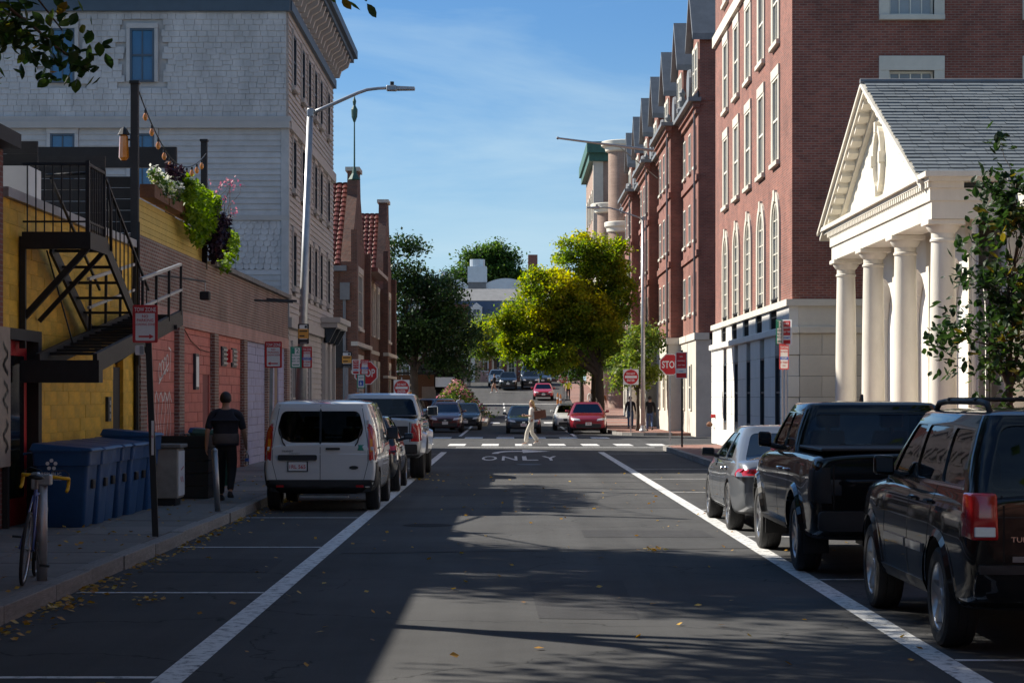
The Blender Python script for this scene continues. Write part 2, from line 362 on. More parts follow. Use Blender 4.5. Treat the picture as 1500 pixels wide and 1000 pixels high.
# ground sheet
ys = [-80, 0, 60, 108] + [110+i*5 for i in range(27)] + [260, 400, 800, 3000]
g = MB()
xs = [-1500, -60, -20, 20, 60, 1500]
vs = [(x, y, gz(y)-0.03) for y in ys for x in xs]; n = len(xs)
g.add(vs, [(i*n+j, i*n+j+1, (i+1)*n+j+1, (i+1)*n+j) for i in range(len(ys)-1) for j in range(n-1)])
struct(g.build('ground', 'earth'))
r = MB(); xs = [-45, -12, 0, 12, 45]; ys = [-15, 20, 60, 108] + [110+i*4 for i in range(33)]; n = len(xs)
r.add([(x, y, gz(y)) for y in ys for x in xs], [(i*n+j, i*n+j+1, (i+1)*n+j+1, (i+1)*n+j) for i in range(len(ys)-1) for j in range(n-1)])
road = struct(r.build('road', 'asphalt', smooth=True))
def mark(name, pts, dz=0.004):
    b = MB(); ground_quad(b, pts, dz); return b.build(name, 'road_paint', road)
def strip(name, x0, x1, y0, y1):
    n = max(1, int((y1-y0)/3)) if y1 > 108 else 1
    b = MB()
    for i in range(n):
        a = y0+(y1-y0)*i/n; c = y0+(y1-y0)*(i+1)/n; ground_quad(b, [(x0,a),(x1,a),(x1,c),(x0,c)], 0.004)
    return b.build(name, 'road_paint', road)
strip('lane_line', -2.33, -2.13, 8, 68.5); strip('lane_line', 2.92, 3.12, 8, 68.5)
for k in range(7): strip('stall_line', 3.125, 5.28, 14.33+k*6.35, 14.43+k*6.35)
strip('stall_line', 3.125, 5.28, 66.4, 66.5)
for y in (13.45, 19.3, 25.15, 31.3, 53, 59.2, 66.4): strip('stall_line', -4.1, -2.335, y, y+0.1)
strip('stop_line', -2.0, 5.25, 74.6, 75.0)
for k in range(9): strip('crosswalk_bar', -4.95+k*1.28, -4.3+k*1.28, 77.3, 80.6)
for k in range(7): strip('crosswalk_bar', -4.9+k*1.42, -4.1+k*1.42, 91.0, 93.8)
strip('stop_line', -0.6, 2.8, 97.0, 97.4)
strip('lane_line', -2.45, -2.3, 96, 125); strip('lane_line', 2.95, 3.1, 96, 125)
for k in range(8): strip('crosswalk_bar', -3.6+k*1.15, -3.0+k*1.15, 131, 134)
for k in range(6): strip('centre_dash', -0.35-0.5*(k*0.12), -0.22-0.5*(k*0.12), 138+k*6, 141.5+k*6)
strip('stop_line', -4, 4.5, 170, 170.5)
vs, fs, w = text2d('O', 0.012)
tx = -0.87
for ch in 'ONLY':
    vs, fs, w = text2d(ch, 0.012); b = MB(); sx = 0.46/w if w > 0.5 else 0.46/0.75
    b.add([(tx+p[0]*sx, 59.6+p[1]*4.2, 0.004) for p in vs], fs); b.build('road_letter', 'road_paint', road); tx += 0.61
b = MB()
arc = [(-0.62+0.72*(1-math.cos(t)), 66.6+3.6*math.sin(t)) for t in [PI/2*i/10 for i in range(11)]]
out = [(a[0]-0.0, a[1]) for a in arc]
inn = [(-0.40+0.50*(1-math.cos(t)), 66.6+2.4*math.sin(t)) for t in [PI/2*i/10 for i in range(11)]]
for i in range(10): ground_quad(b, [out[i], out[i+1], inn[i+1], inn[i]], 0.004)
ground_quad(b, [(0.1, 70.2), (0.4, 70.2), (0.4, 69.0), (0.1, 69.0)], 0.004)
ground_quad(b, [(0.4, 71.6), (1.35, 69.6), (0.4, 67.6)], 0.004)
b.build('turn_arrow', 'road_paint', road)
# drain cover, asphalt seams
rp = random.Random(19)
for (x0, x1, y0, y1) in ((-1.9, 0.3, 38.2, 41.0), (1.0, 2.7, 27.0, 28.4), (-0.4, 2.8, 47.0, 48.1), (-3.9, -2.6, 21.6, 23.4), (0.2, 1.1, 17.0, 20.6)):
    b = MB(); b.poly([(x0+rp.uniform(-.06, .06), y0+rp.uniform(-.1, .1), .003), (x1+rp.uniform(-.06, .06), y0+rp.uniform(-.1, .1), .003), (x1+rp.uniform(-.06, .06), y1+rp.uniform(-.1, .1), .003), (x0+rp.uniform(-.06, .06), y1+rp.uniform(-.1, .1), .003)]); b.build('asphalt_patch', 'asphalt_patch', road)
for (p, q) in (((-4.1, 33.6), (5.2, 34.4)), ((-4.1, 44.9), (5.2, 44.2)), ((-2.0, 24.2), (3.0, 25.0))):
    n_ = 40; b = MB(); pr = None
    for i in range(n_+1):
        t = i/n_; c = Vector((p[0]+(q[0]-p[0])*t, p[1]+(q[1]-p[1])*t)); d = Vector((q[0]-p[0], q[1]-p[1])).normalized(); nn = Vector((-d.y, d.x)); c += nn*.09*noise.noise(Vector((c.x*.9, c.y*.5, 7))); w = .018+.014*rp.random(); A, B = c+nn*w, c-nn*w
        if pr: b.poly([(pr[0].x, pr[0].y, .0035), (A.x, A.y, .0035), (B.x, B.y, .0035), (pr[1].x, pr[1].y, .0035)])
        pr = (A, B)
    b.build('tar_seam', 'tar', road)
b = MB(); b.lathe([(0, 0.006), (0.34, 0.006), (0.36, 0.003)], (-1.2, 29.5, 0), 20); b.build('manhole_cover', 'tar', road)
b = MB(); b.lathe([(0, 0.006), (0.34, 0.006), (0.36, 0.003)], (0.5, 56, 0), 20); b.build('manhole_cover', 'hub_dark', road)

def rounded_outline(x0, x1, y0, y1, corners, rad, n=8):
    """corners: dict of which of 'nw','ne','sw','se' are rounded"""
    pts = []
    for key, cx, cy, a0 in (('se', x1-rad, y0+rad, -90), ('ne', x1-rad, y1-rad, 0), ('nw', x0+rad, y1-rad, 90), ('sw', x0+rad, y0+rad, 180)):
        if key in corners:
            for i in range(n+1):
                t = R(a0+90*i/n); pts.append((cx+rad*math.cos(t), cy+rad*math.sin(t)))
        else:
            pts.append({'se': (x1,y0), 'ne': (x1,y1), 'nw': (x0,y1), 'sw': (x0,y0)}[key])
    return pts
def sidewalk(name, x0, x1, y0, y1, corners, rad, mat, h=0.13, sub=False):
    pts = rounded_outline(x0, x1, y0, y1, corners, rad)
    b = MB()
    if y1 > 112:
        # follow the rising ground
        ys = [y0+(y1-y0)*i/20 for i in range(21)]
        for i in range(20):
            a, c = ys[i], ys[i+1]
            b.hexa([(x0,a,gz(a)-.3),(x1,a,gz(a)-.3),(x1,c,gz(c)-.3),(x0,c,gz(c)-.3),(x0,a,gz(a)+h),(x1,a,gz(a)+h),(x1,c,gz(c)+h),(x0,c,gz(c)+h)])
    else: b.prism([(p[0], p[1], -0.1) for p in pts], (0, 0, h+0.1))
    return struct(b.build(name, mat))
swl = sidewalk('sidewalk_left', -7.2, -4.30, -12, 74.4, ('ne',), 2.6, 'concrete')
swr = sidewalk('sidewalk_right', 5.46, 40, -12, 74.2, ('nw',), 3.0, 'brick_paving')
swlf = sidewalk('sidewalk_left_far', -40, -5.0, 96.5, 109, ('se',), 2.5, 'concrete')
swlf2 = sidewalk('sidewalk_left_beyond', -40, -5.6, 109, 236, (), 0, 'concrete')
swrf = sidewalk('sidewalk_right_far', 5.2, 40, 97.5, 109, ('sw',), 2.5, 'brick_paving')
swrf2 = sidewalk('sidewalk_right_beyond', 5.2, 40, 109, 236, (), 0, 'brick_paving')
# granite kerb stones
rk = random.Random(3)
def kerb(parent, x0, x1, y0, y1, step=1.9, z=0.0):
    y = y0
    while y < y1-0.3:
        l = min(step*rk.uniform(0.8, 1.2), y1-y); dx = rk.uniform(-0.012, 0.012); dz = rk.uniform(-0.01, 0.006)
        piece('kerb_stone', 'granite', x0+dx, x1+dx, y+0.008, y+l-0.008, gz(y)-0.08, gz(y+l/2)+0.15+dz, parent, 0.03); y += l
kerb(swl, -4.302, -4.13, 6, 71.7); kerb(swr, 5.29, 5.462, 10, 71.1)
def kerb_arc(parent, cx, cy, rad, a0, a1, n=6):
    for i in range(n):
        t0 = R(a0+(a1-a0)*(i+0.02)/n); t1 = R(a0+(a1-a0)*(i+0.98)/n); b = MB()
        def q(r, t, z): return (cx+r*math.cos(t), cy+r*math.sin(t), z)
        ri, ro = rad-0.01, rad+0.17
        b.hexa([q(ri,t0,-.08), q(ro,t0,-.08), q(ro,t1,-.08), q(ri,t1,-.08), q(ri,t0,.15), q(ro,t0,.15), q(ro,t1,.15), q(ri,t1,.15)])
        b.build('kerb_stone', 'granite', parent)
kerb_arc(swl, -6.9, 71.8, 2.6, 0, 90); kerb_arc(swr, 8.46, 71.2, 3.0, 90, 180)
kerb_arc(swlf, -7.5, 99.0, 2.5, -90, 0); kerb_arc(swrf, 7.7, 100.0, 2.5, 180, 270)
kerb(swlf, -5.0, -4.83, 99.2, 108, 2.5); kerb(swrf, 5.03, 5.2, 100.2, 108.8, 2.5)
# paving slabs of the left pavement
y = 8.0
while y < 72:
    l = rk.uniform(1.35, 1.6)
    for (a, c) in ((-5.42, -4.315), (-6.58, -5.435)):
        piece('paving_slab', 'concrete', a, c, y+0.008, y+l-0.008, 0.08, 0.147+rk.uniform(-0.004, 0.004), swl, 0.012)
    y += l

# ================================================================ WALL TOOLS
class Wall:
    def __init__(s, ox, oy, d, nrm): s.o = Vector((ox, oy, 0)); s.d = Vector((d[0], d[1], 0)); s.n = Vector((nrm[0], nrm[1], 0))
    def P(s, u, z, d=0.0):
        p = s.o + s.d*u + s.n*d; return (p.x, p.y, z)
    def box(s, mb, u0, u1, z0, z1, d0, d1, mi=0):
        P = s.P; mb.hexa([P(u0,z0,d0), P(u1,z0,d0), P(u1,z0,d1), P(u0,z0,d1), P(u0,z1,d0), P(u1,z1,d0), P(u1,z1,d1), P(u0,z1,d1)], mi)
def facade(mb, wl, U0, U1, Z0, Z1, ops, depth=0.2, mi=0):
    us = sorted(set([U0, U1] + [u for o in ops for u in o[:2]])); zs = sorted(set([Z0, Z1] + [z for o in ops for z in o[2:4]]))
    us = [u for u in us if U0-1e-6 <= u <= U1+1e-6]; zs = [z for z in zs if Z0-1e-6 <= z <= Z1+1e-6]
    for j in range(len(zs)-1):
        run = None
        for i in range(len(us)-1):
            cu, cz = (us[i]+us[i+1])/2, (zs[j]+zs[j+1])/2
            inside = any(o[0] < cu < o[1] and o[2] < cz < o[3] for o in ops)
            if inside:
                if run is not None: mb.poly([wl.P(run,zs[j]), wl.P(us[i],zs[j]), wl.P(us[i],zs[j+1]), wl.P(run,zs[j+1])], mi); run = None
            elif run is None: run = us[i]
        if run is not None: mb.poly([wl.P(run,zs[j]), wl.P(us[-1],zs[j]), wl.P(us[-1],zs[j+1]), wl.P(run,zs[j+1])], mi)
    for o in ops:
        a, b, c, d = o[:4]
        if len(o) > 4 and o[4] == 'arch':
            r = (b-a)/2; zc = d-r; n = 10
            pl = [(a+r-r*math.cos(PI*i/n), zc+r*math.sin(PI*i/n)) for i in range(n+1)]
            mb.poly([wl.P(a, d)] + [wl.P(*q) for q in reversed(pl[:n//2+1])], mi)
            mb.poly([wl.P(b, d)] + [wl.P(*q) for q in pl[n//2:]][::1], mi)
            for i in range(n): mb.poly([wl.P(*pl[i]), wl.P(*pl[i+1]), wl.P(*pl[i+1], -depth), wl.P(*pl[i], -depth)], mi)
            mb.poly([wl.P(a,c), wl.P(a,zc), wl.P(a,zc,-depth), wl.P(a,c,-depth)], mi); mb.poly([wl.P(b,c), wl.P(b,zc), wl.P(b,zc,-depth), wl.P(b,c,-depth)], mi)
            mb.poly([wl.P(a,c), wl.P(b,c), wl.P(b,c,-depth), wl.P(a,c,-depth)], mi)
        else:
            for (p, q) in (((a,c),(b,c)), ((b,c),(b,d)), ((b,d),(a,d)), ((a,d),(a,c))):
                mb.poly([wl.P(*p), wl.P(*q), wl.P(*q,-depth), wl.P(*p,-depth)], mi)
def window(parent, wl, u0, u1, z0, z1, depth=0.16, fr=0.07, nx=2, nz=2, frame='dark_frame', pane='pane', sill=None, sur=None, surw=0.15, surd=0.04, head=None):
    """sash window set in an opening: window (frame and bars) > pane, sill, surround"""
    b = MB(); d0, d1 = -depth, -depth+0.07
    wl.box(b, u0, u0+fr, z0, z1, d0, d1); wl.box(b, u1-fr, u1, z0, z1, d0, d1)
    wl.box(b, u0+fr, u1-fr, z0, z0+fr, d0, d1-0.003); wl.box(b, u0+fr, u1-fr, z1-fr, z1, d0, d1-0.003)
    for i in range(1, nx): c = u0+(u1-u0)*i/nx; wl.box(b, c-0.017, c+0.017, z0+fr, z1-fr, d0, d1-0.03)
    for i in range(1, nz):
        c = z0+(z1-z0)*i/nz; t = 0.03 if nz == 2 else 0.017; wl.box(b, u0+fr, u1-fr, c-t, c+t, d0, d1-0.02)
    w = b.build('window', frame, parent)
    b = MB(); b.poly([wl.P(u0+fr/2,z0+fr/2,d0+0.012), wl.P(u1-fr/2,z0+fr/2,d0+0.012), wl.P(u1-fr/2,z1-fr/2,d0+0.012), wl.P(u0+fr/2,z1-fr/2,d0+0.012)])
    b.build('pane', pane, w)
    if sill: b = MB(); wl.box(b, u0-surw, u1+surw, z0-0.14, z0, -depth, surd+0.07); b.build('sill', sill, w, bevel=0.008)
    if sur:
        b = MB(); wl.box(b, u0-surw, u0, z0, z1, -depth, surd); wl.box(b, u1, u1+surw, z0, z1, -depth, surd); wl.box(b, u0-surw, u1+surw, z1, z1+surw*1.4, -depth, surd+0.012)
        b.build('surround', sur, w, bevel=0.008)
    return w
def part(name, mat, parent, *boxes, **k):
    b = MB()
    for q in boxes: b.box(*q)
    return b.build(name, mat, parent, **k)

# ================================================================ LEFT: white timber building
WX = -6.6
wb = thing('timber_building', (-13.3, 68, 0.0), 'tall pale grey timber building with shingled upper floors and bracketed cornice', 'building')
wn = Wall(-6.6, 60.4, (-1, 0), (0, -1)); ws = Wall(-6.6, 60.4, (0, 1), (1, 0))
part('wall', 'clapboard', wb, (-20, -6.66, 60.46, 75.9, -0.05, 14.2))
part('roof', 'grey_roof', wb, (-20.2, -6.3, 60.1, 76.2, 14.25, 14.6))
def board(wl, u0, u1, z0, z1, mat, parent, t0=0.045, t1=0.012):
    b = MB(); P = wl.P
    b.hexa([P(u0,z0,-.1), P(u1,z0,-.1), P(u1,z0,t0), P(u0,z0,t0), P(u0,z1,-.1), P(u1,z1,-.1), P(u1,z1,t1), P(u0,z1,t1)])
    return b.build('clapboard', mat, parent)
nearw = [(3.9, 4.62, 11.12, 12.7), (6.25, 6.97, 11.1, 12.7), (3.9, 4.62, 7.95, 9.6), (6.25, 6.97, 7.95, 9.6)]
def rows(wl, U0, U1, Z0, Z1, step, mat, parent, holes):
    z = Z0
    while z < Z1-0.01:
        z1 = min(z+step, Z1); cuts = sorted([(h[0]-0.12, h[1]+0.12) for h in holes if h[2]-0.12 < z1 and h[3]+0.12 > z])
        u = U0
        for c in cuts:
            if c[0] > u: board(wl, u, c[0], z, z1, mat, parent)
            u = max(u, c[1])
        if u < U1: board(wl, u, U1, z, z1, mat, parent)
        z = z1
rows(wn, 0.16, 9.0, 7.2, 9.75, 0.17, 'clapboard', wb, nearw)
def shingles(wl, U0, U1, Z0, Z1, h, w, wavy, holes, seed, round_=False):
    rr = random.Random(seed); b = MB(); z = Z0; k = 0
    while z < Z1-0.02:
        u = U0-rr.random()*w
        while u < U1:
            ww = w*rr.uniform(0.8, 1.25); a, c = max(u+0.004, U0), min(u+ww-0.004, U1); u += ww
            if c-a < 0.03: continue
            if any(q[0]-0.12 < c and q[1]+0.12 > a and q[2]-0.12 < z+h and q[3]+0.12 > z for q in holes): continue
            lo = z-(rr.choice([0, 0.0, 0.05]) if wavy else rr.uniform(0, 0.012)); t = 0.03+rr.uniform(0, 0.012); z1 = min(z+h+0.03, Z1)
            if round_:
                m = (a+c)/2; pts = [wl.P(a, z1, 0.008), wl.P(a, lo+0.05, t-.006), wl.P(a+(c-a)*.2, lo+0.012, t), wl.P(m, lo-0.01, t), wl.P(c-(c-a)*.2, lo+0.012, t), wl.P(c, lo+0.05, t-.006), wl.P(c, z1, 0.008)]
                b.prism(pts, tuple(-wl.n*0.02))
            else:
                b.hexa([wl.P(a,lo,-.02), wl.P(c,lo,-.02), wl.P(c,lo,t), wl.P(a,lo,t), wl.P(a,z1,-.02), wl.P(c,z1,-.02), wl.P(c,z1,.008), wl.P(a,z1,.008)])
        z += h; k += 1
    return b.build('shingles', 'shingle', wb, kind='stuff')
shingles(wn, 0.02, 9.0, 10.1, 10.95, 0.17, 0.27, False, nearw, 1)
shingles(wn, 0.02, 9.0, 10.95, 12.3, 0.17, 0.27, True, nearw, 2)
shingles(wn, 0.02, 9.0, 12.3, 13.2, 0.17, 0.27, False, nearw, 4)
shingles(wn, 0.16, 9.0, 5.6, 7.05, 0.17, 0.2, False, [], 5, True)
rows(wn, 0.16, 9.0, 4.6, 5.6, 0.17, 'clapboard', wb, [])
part('belt_course', 'grey_trim', wb, (-15.6, -6.5, 60.2, 60.46, 9.75, 9.95), (-15.6, -6.46, 60.26, 60.46, 9.95, 10.1), (-6.66, -6.46, 60.46, 75.9, 9.75, 10.08))
part('belt_course', 'grey_trim', wb, (-15.6, -6.52, 60.33, 60.46, 7.05, 7.2))
part('corner_board', 'clapboard', wb, (-6.76, -6.535, 60.335, 60.46, 4.6, 7.05), (-6.76, -6.535, 60.335, 60.46, 7.2, 9.75), (-6.66, -6.537, 60.46, 60.6, 4.2, 9.75))
# frieze and bracketed cornice
part('frieze', 'slate_blue_trim', wb, (-15.6, -6.5, 60.25, 60.46, 13.2, 14.2), (-6.66, -6.45, 60.46, 75.9, 13.25, 13.55))
part('frieze', 'grey_trim', wb, (-6.66, -6.5, 60.46, 75.9, 13.55, 14.25))
part('cornice', 'slate_blue_trim', wb, (-20, -5.85, 59.65, 76.5, 14.3, 14.46), (-20, -5.72, 59.55, 76.6, 14.46, 14.75))
for k in range(17):
    y = 60.8+k*0.92; b = MB(); P = lambda d, z: (-6.5+d, y, z)
    b.prism([P(0,13.6), P(0.18,13.62), P(0.25,13.85), P(0.5,14.0), P(0.6,14.3), P(0,14.3)], (0, 0.2, 0)); b.build('bracket', 'grey_trim', wb)
for k in range(10):
    x = -6.8-k*0.92; b = MB(); b.prism([(x,60.25,13.6), (x,60.05,13.62), (x,59.95,13.85), (x,59.75,14.3), (x,60.25,14.3)], (-0.2, 0, 0)); b.build('bracket', 'slate_blue_trim', wb)
for h in nearw: window(wb, wn, *h, depth=-0.0, fr=0.06, nx=2, nz=2, frame='slate_blue_trim', pane='pane_sky_tint', sur='clapboard', surw=0.11, surd=0.075)
stw = []
for y in (61.6, 64.2, 66.2, 68.3, 70.3, 73.2):
    for (a, c) in ((5.15, 6.8), (8.1, 9.62), (11.2, 12.75)): stw.append((y-60.4, y-60.4+0.85, a, c))
for h in stw: window(wb, ws, *h, depth=-0.0, fr=0.07, nx=1, nz=2, frame='dark_frame', pane='pane_dark', sur='clapboard_street', surw=0.11, surd=0.08, sill='grey_trim')
rows(ws, 0.2, 15.5, 4.2, 9.75, 0.175, 'clapboard_street', wb, stw)
rows(ws, 0.2, 15.5, 10.08, 13.25, 0.175, 'clapboard_street', wb, stw)
part('belt_course', 'grey_trim', wb, (-6.66, -6.46, 60.46, 75.9, 3.9, 4.2))
rows(ws, 0.2, 15.5, 0.2, 3.9, 0.175, 'clapboard_street', wb, [(1, 2.6, 0, 3.4), (4.3, 5, 0.3, 3.1), (6.1, 6.8, 0.3, 3.1), (10.8, 14.4, 0, 3.9)])
for (a, c, z0, z1) in ((1.0, 2.6, 0.2, 3.4), (4.3, 5.0, 0.4, 3.0), (6.1, 6.8, 0.4, 3.0), (11.0, 12.4, 0.6, 3.6), (12.7, 14.2, 0.6, 3.6)):
    window(wb, ws, a, c, z0, z1, depth=-0.0, fr=0.09, nx=2, nz=2, frame='grey_trim', pane='pane_dark', sur='grey_trim', surw=0.1, surd=0.08)
part('entrance_hood', 'grey_trim', wb, (-6.6, -6.0, 70.9, 75.2, 4.25, 4.42), (-6.6, -5.88, 70.8, 75.3, 4.42, 4.6))
for y in (71.1, 72.9, 74.9):
    part('pilaster', 'grey_trim', wb, (-6.6, -6.42, y, y+0.22, 0.15, 4.0)); b = MB(); b.prism([(-6.5, y, 3.7), (-6.3, y, 3.75), (-6.05, y, 4.25), (-6.5, y, 4.25)], (0, 0.2, 0)); b.build('bracket', 'dark_frame', wb)

# ================================================================ LEFT: low brick shop row
sr = thing('brick_shop_row', (-10, 48, 0.0), 'low brick shop row with pink and lilac painted block bays', 'building')
sw = Wall(-6.6, 36.0, (0, 1), (1, 0))
part('wall', 'mortar', sr, (-15.5, -6.75, 36.0, 60.3, -0.05, 4.55))
part('parapet_wall', 'brick_old', sr, (-6.9, -6.56, 36.0, 60.3, 3.55, 4.72))
part('painted_band', 'brick_pink', sr, (-6.9, -6.535, 36.0, 60.3, 3.25, 3.55))
part('coping', 'concrete', sr, (-7.0, -6.45, 45.0, 60.3, 4.722, 4.83)); part('roof', 'grey_roof', sr, (-15.4, -6.9, 36.1, 60.2, 4.55, 4.6))
for y in (36.0, 40.2, 45.0, 50.0, 54.9, 59.6):
    part('pilaster', 'brick_old', sr, (-6.75, -6.5, y, y+0.62, 0.0, 3.25))
bays = [(36.62, 40.2, 'pink_block'), (40.82, 45.0, 'pink_block'), (45.62, 50.0, 'pink_block'), (50.62, 54.9, 'lilac_block'), (55.52, 59.6, 'lilac_block')]
doors = [(43.9, 44.85, 2.3), (50.65, 51.25, 3.0), (57.2, 58.2, 2.6)]
cnt = 0
for bi, (a, c, m) in enumerate(bays):
    far = MB(); z = 0.13; k = 0
    part('bay_backing', 'pink_mortar' if bi < 3 else 'mortar', sr, (-6.76, -6.632, a, c, 0, 3.25))
    while z < 3.24:
        z1 = min(z+0.2, 3.25); y = a-(0.4 if k % 2 else 0)
        while y < c:
            p, q = max(y, a)+0.004, min(y+0.8, c)-0.004; y += 0.8
            for d in doors:
                if z < d[2]:
                    if d[0] <= p and q <= d[1]: p = q
                    elif p < d[0] < q and q <= d[1]: q = d[0]
                    elif d[0] <= p < d[1] < q: p = d[1]
            if q-p < 0.03: continue
            if bi < 3: piece('block', m, -6.70, -6.60+random.uniform(-0.003, 0.003), p, q, z+0.004, z1-0.004, sr, 0.03)
            else: far.box(-6.70, -6.60+random.uniform(-0.003, 0.003), p, q, z+0.004, z1-0.004)
        z = z1; k += 1
    if far.v: far.build('blockwork', m, sr, kind='stuff')
for (a, c, h) in doors:
    d = part('door', 'black_wood', sr, (-6.72, -6.655, a, c, 0.13, h)); part('handle', 'steel', d, (-6.655, -6.60, c-0.14, c-0.10, 1.0, 1.15))
part('notice_frame', 'dark_frame', sr, (-6.6, -6.54, 42.55, 43.0, 2.0, 2.75)); part('notice', 'sign_white', sr, (-6.56, -6.535, 42.6, 42.95, 2.06, 2.69))
for y in (46.6, 48.3):
    v = part('vent', 'dark_frame', sr, (-6.6, -6.56, y, y+0.75, 2.55, 3.0))
    for j in range(4): part('louvre', 'galv', v, (-6.58, -6.53, y+0.05, y+0.70, 2.6+j*0.1, 2.645+j*0.1))
part('alarm_box', 'sign_red', sr, (-6.6, -6.5, 47.55, 47.85, 2.65, 2.95))
b = MB(); b.tube([(-6.56, 41.2, 3.2), (-6.56, 42.0, 3.0), (-6.56, 43.2, 2.85), (-6.56, 44.6, 2.82)], 0.012, 5); b.build('conduit', 'rust', sr)
b = MB(); b.tube([(-6.5, 52.0, 4.3), (-5.6, 52.6, 4.28)], 0.03, 6); b.build('sign_bracket', 'black_iron', sr)
b = MB(); b.tube([(-6.5, 54.5, 4.45), (-5.7, 54.6, 4.4)], 0.03, 6); b.build('sign_bracket', 'black_iron', sr)
# painted scrawl on the first pink bay (flat print, two thin strokes of white paint)
def strokes(name, mat, lines, parent, X, r=0.016):
    b = MB()
    for ln in lines:
        for i in range(len(ln)-1):
            p, q = Vector((ln[i][0], ln[i][1])), Vector((ln[i+1][0], ln[i+1][1])); d = q-p
            if d.length < 1e-5: continue
            nn = Vector((-d.y, d.x)).normalized()*r; e = d.normalized()*r*0.6
            b.poly([(X, *(p-nn-e)), (X, *(q-nn+e)), (X, *(q+nn+e)), (X, *(p+nn-e))])
    return b.build(name, mat, parent)
rg = random.Random(11); L_ = []
for k in range(6):
    y = 38.05+k*0.32; L_.append([(y+0.10*math.sin(i*0.9+k), 0.95+i*0.13) for i in range(8)])
L_.append([(38.0+i*0.13, 1.85+0.10*math.sin(i*1.7)) for i in range(15)])
for k in range(4): L_.append([(38.5+k*0.28+0.13*math.cos(t), 2.32+0.06*k+0.16*math.sin(t)) for t in [j*0.7 for j in range(9)]])
L_.append([(38.4, 2.1), (39.5, 2.5)]); L_.append([(39.6, 2.2), (39.75, 2.75), (39.5, 2.8)])
strokes('graffiti', 'sign_white', L_, sr, -6.594, 0.017)
# roof deck fence over the first bays
part('deck_base', 'black_wood', sr, (-9.5, -6.75, 36.0, 44.9, 4.6, 4.72))
for k in range(6): part('fence_board', 'yellow_board', sr, (-6.70+k*0.002, -6.655+k*0.002, 36.4, 44.9, 4.73+k*0.112, 4.835+k*0.112))
for k in range(6): part('fence_board', 'yellow_board', sr, (-9.4, -6.66, 44.86+k*0.002, 44.90+k*0.002, 4.73+k*0.112, 4.835+k*0.112))

# ================================================================ LEFT: yellow block building
yb = thing('yellow_block_building', (-10, 31, 0.0), 'yellow painted concrete block building behind the fire escape', 'building')
part('wall', 'yellow_mortar', yb, (-15.5, -6.73, 26.6, 35.98, -0.05, 4.45))
ydoors = [(26.75, 28.35, 2.62), (34.0, 34.9, 2.35), (26.6, 27.45, 9.0)]
z = 0.13; k = 0
while z < 4.42:
    z1 = min(z+0.2, 4.45); y = 26.6-(0.4 if k % 2 else 0)
    while y < 35.98:
        p, q = max(y, 26.6)+0.004, min(y+0.8, 35.98)-0.004; y += 0.8
        for d in ydoors[:2]:
            if z < d[2]:
                if d[0] <= p and q <= d[1]: p = q
                elif p < d[0] < q and q <= d[1]: q = d[0]
                elif d[0] <= p < d[1] < q: p = d[1]
        if q-p > 0.03: piece('block', 'yellow_block', -6.70, -6.60+random.uniform(-0.002, 0.002), p, q, z+0.001, z1-0.001, yb, 0.02)
    z = z1; k += 1
part('coping', 'grey_trim', yb, (-6.95, -6.52, 26.6, 35.98, 4.452, 4.58)); part('roof', 'grey_roof', yb, (-15.4, -6.95, 26.7, 35.9, 4.45, 4.5))
d = part('door', 'black_wood', yb, (-6.74, -6.66, 34.0, 34.9, 0.13, 2.35)); part('handle', 'steel', d, (-6.66, -6.60, 34.1, 34.14, 1.0, 1.15))
part('door_frame', 'black_wood', yb, (-6.7, -6.5, 28.2, 28.4, 0.13, 2.75), (-6.7, -6.5, 26.6, 28.2, 2.6, 2.75))
d = part('door', 'sign_red', yb, (-6.72, -6.64, 26.9, 28.1, 0.13, 2.6)); part('pane', 'pane_dark', d, (-6.66, -6.63, 27.1, 27.9, 0.5, 2.4))
part('letter_box', 'dark_frame', yb, (-6.6, -6.55, 33.35, 33.6, 1.45, 1.85)); 
for j in range(3): part('bell_push', 'galv', yb, (-6.552, -6.54, 33.42, 33.53, 1.5+j*0.11, 1.57+j*0.11))
b = MB(); b.tube([(-6.55, 35.85, 0.2), (-6.55, 35.85, 4.45)], 0.05, 8); b.tube([(-6.5, 35.75, 2.4), (-6.5, 35.75, 4.9)], 0.03, 6); b.build('drainpipe', 'black_iron', yb)
# red brick neighbour and its cap at the picture's edge
nb = thing('red_corner_building', (-11, 14, 0.0), 'dark red brick building with a flat dark cap next to the yellow blocks', 'building')
part('wall', 'brick_hall', nb, (-16, -6.58, 2, 25.2, -0.05, 4.2)); part('roof_cap', 'black_wood', nb, (-16.2, -6.4, 1.8, 25.2, 4.21, 4.4)); part('end_bay', 'brick_hall', nb, (-16, -6.58, 25.21, 26.55, -0.05, 5.05)); part('end_cap', 'black_wood', nb, (-16.2, -6.35, 25.1, 26.58, 5.06, 5.25))
bd = thing('shop_board', (-6.42, 26.3, 0.14), 'tall pale board with black brush lettering beside the red door', 'sign'); part('panel', 'sign_wood', bd, (-6.57, -6.50, 25.9, 26.62, 0.95, 2.75))
strokes('lettering', 'sign_black', [[(26.35+0.12*math.sin(i*1.3+j), 1.15+j*0.5+i*0.055) for i in range(8)] for j in range(3)], bd, -6.495, 0.03)
for y in (25.95, 26.47): part('foot', 'black_wood', bd, (-6.57, -6.50, y, y+0.1, 0.14, 0.95))
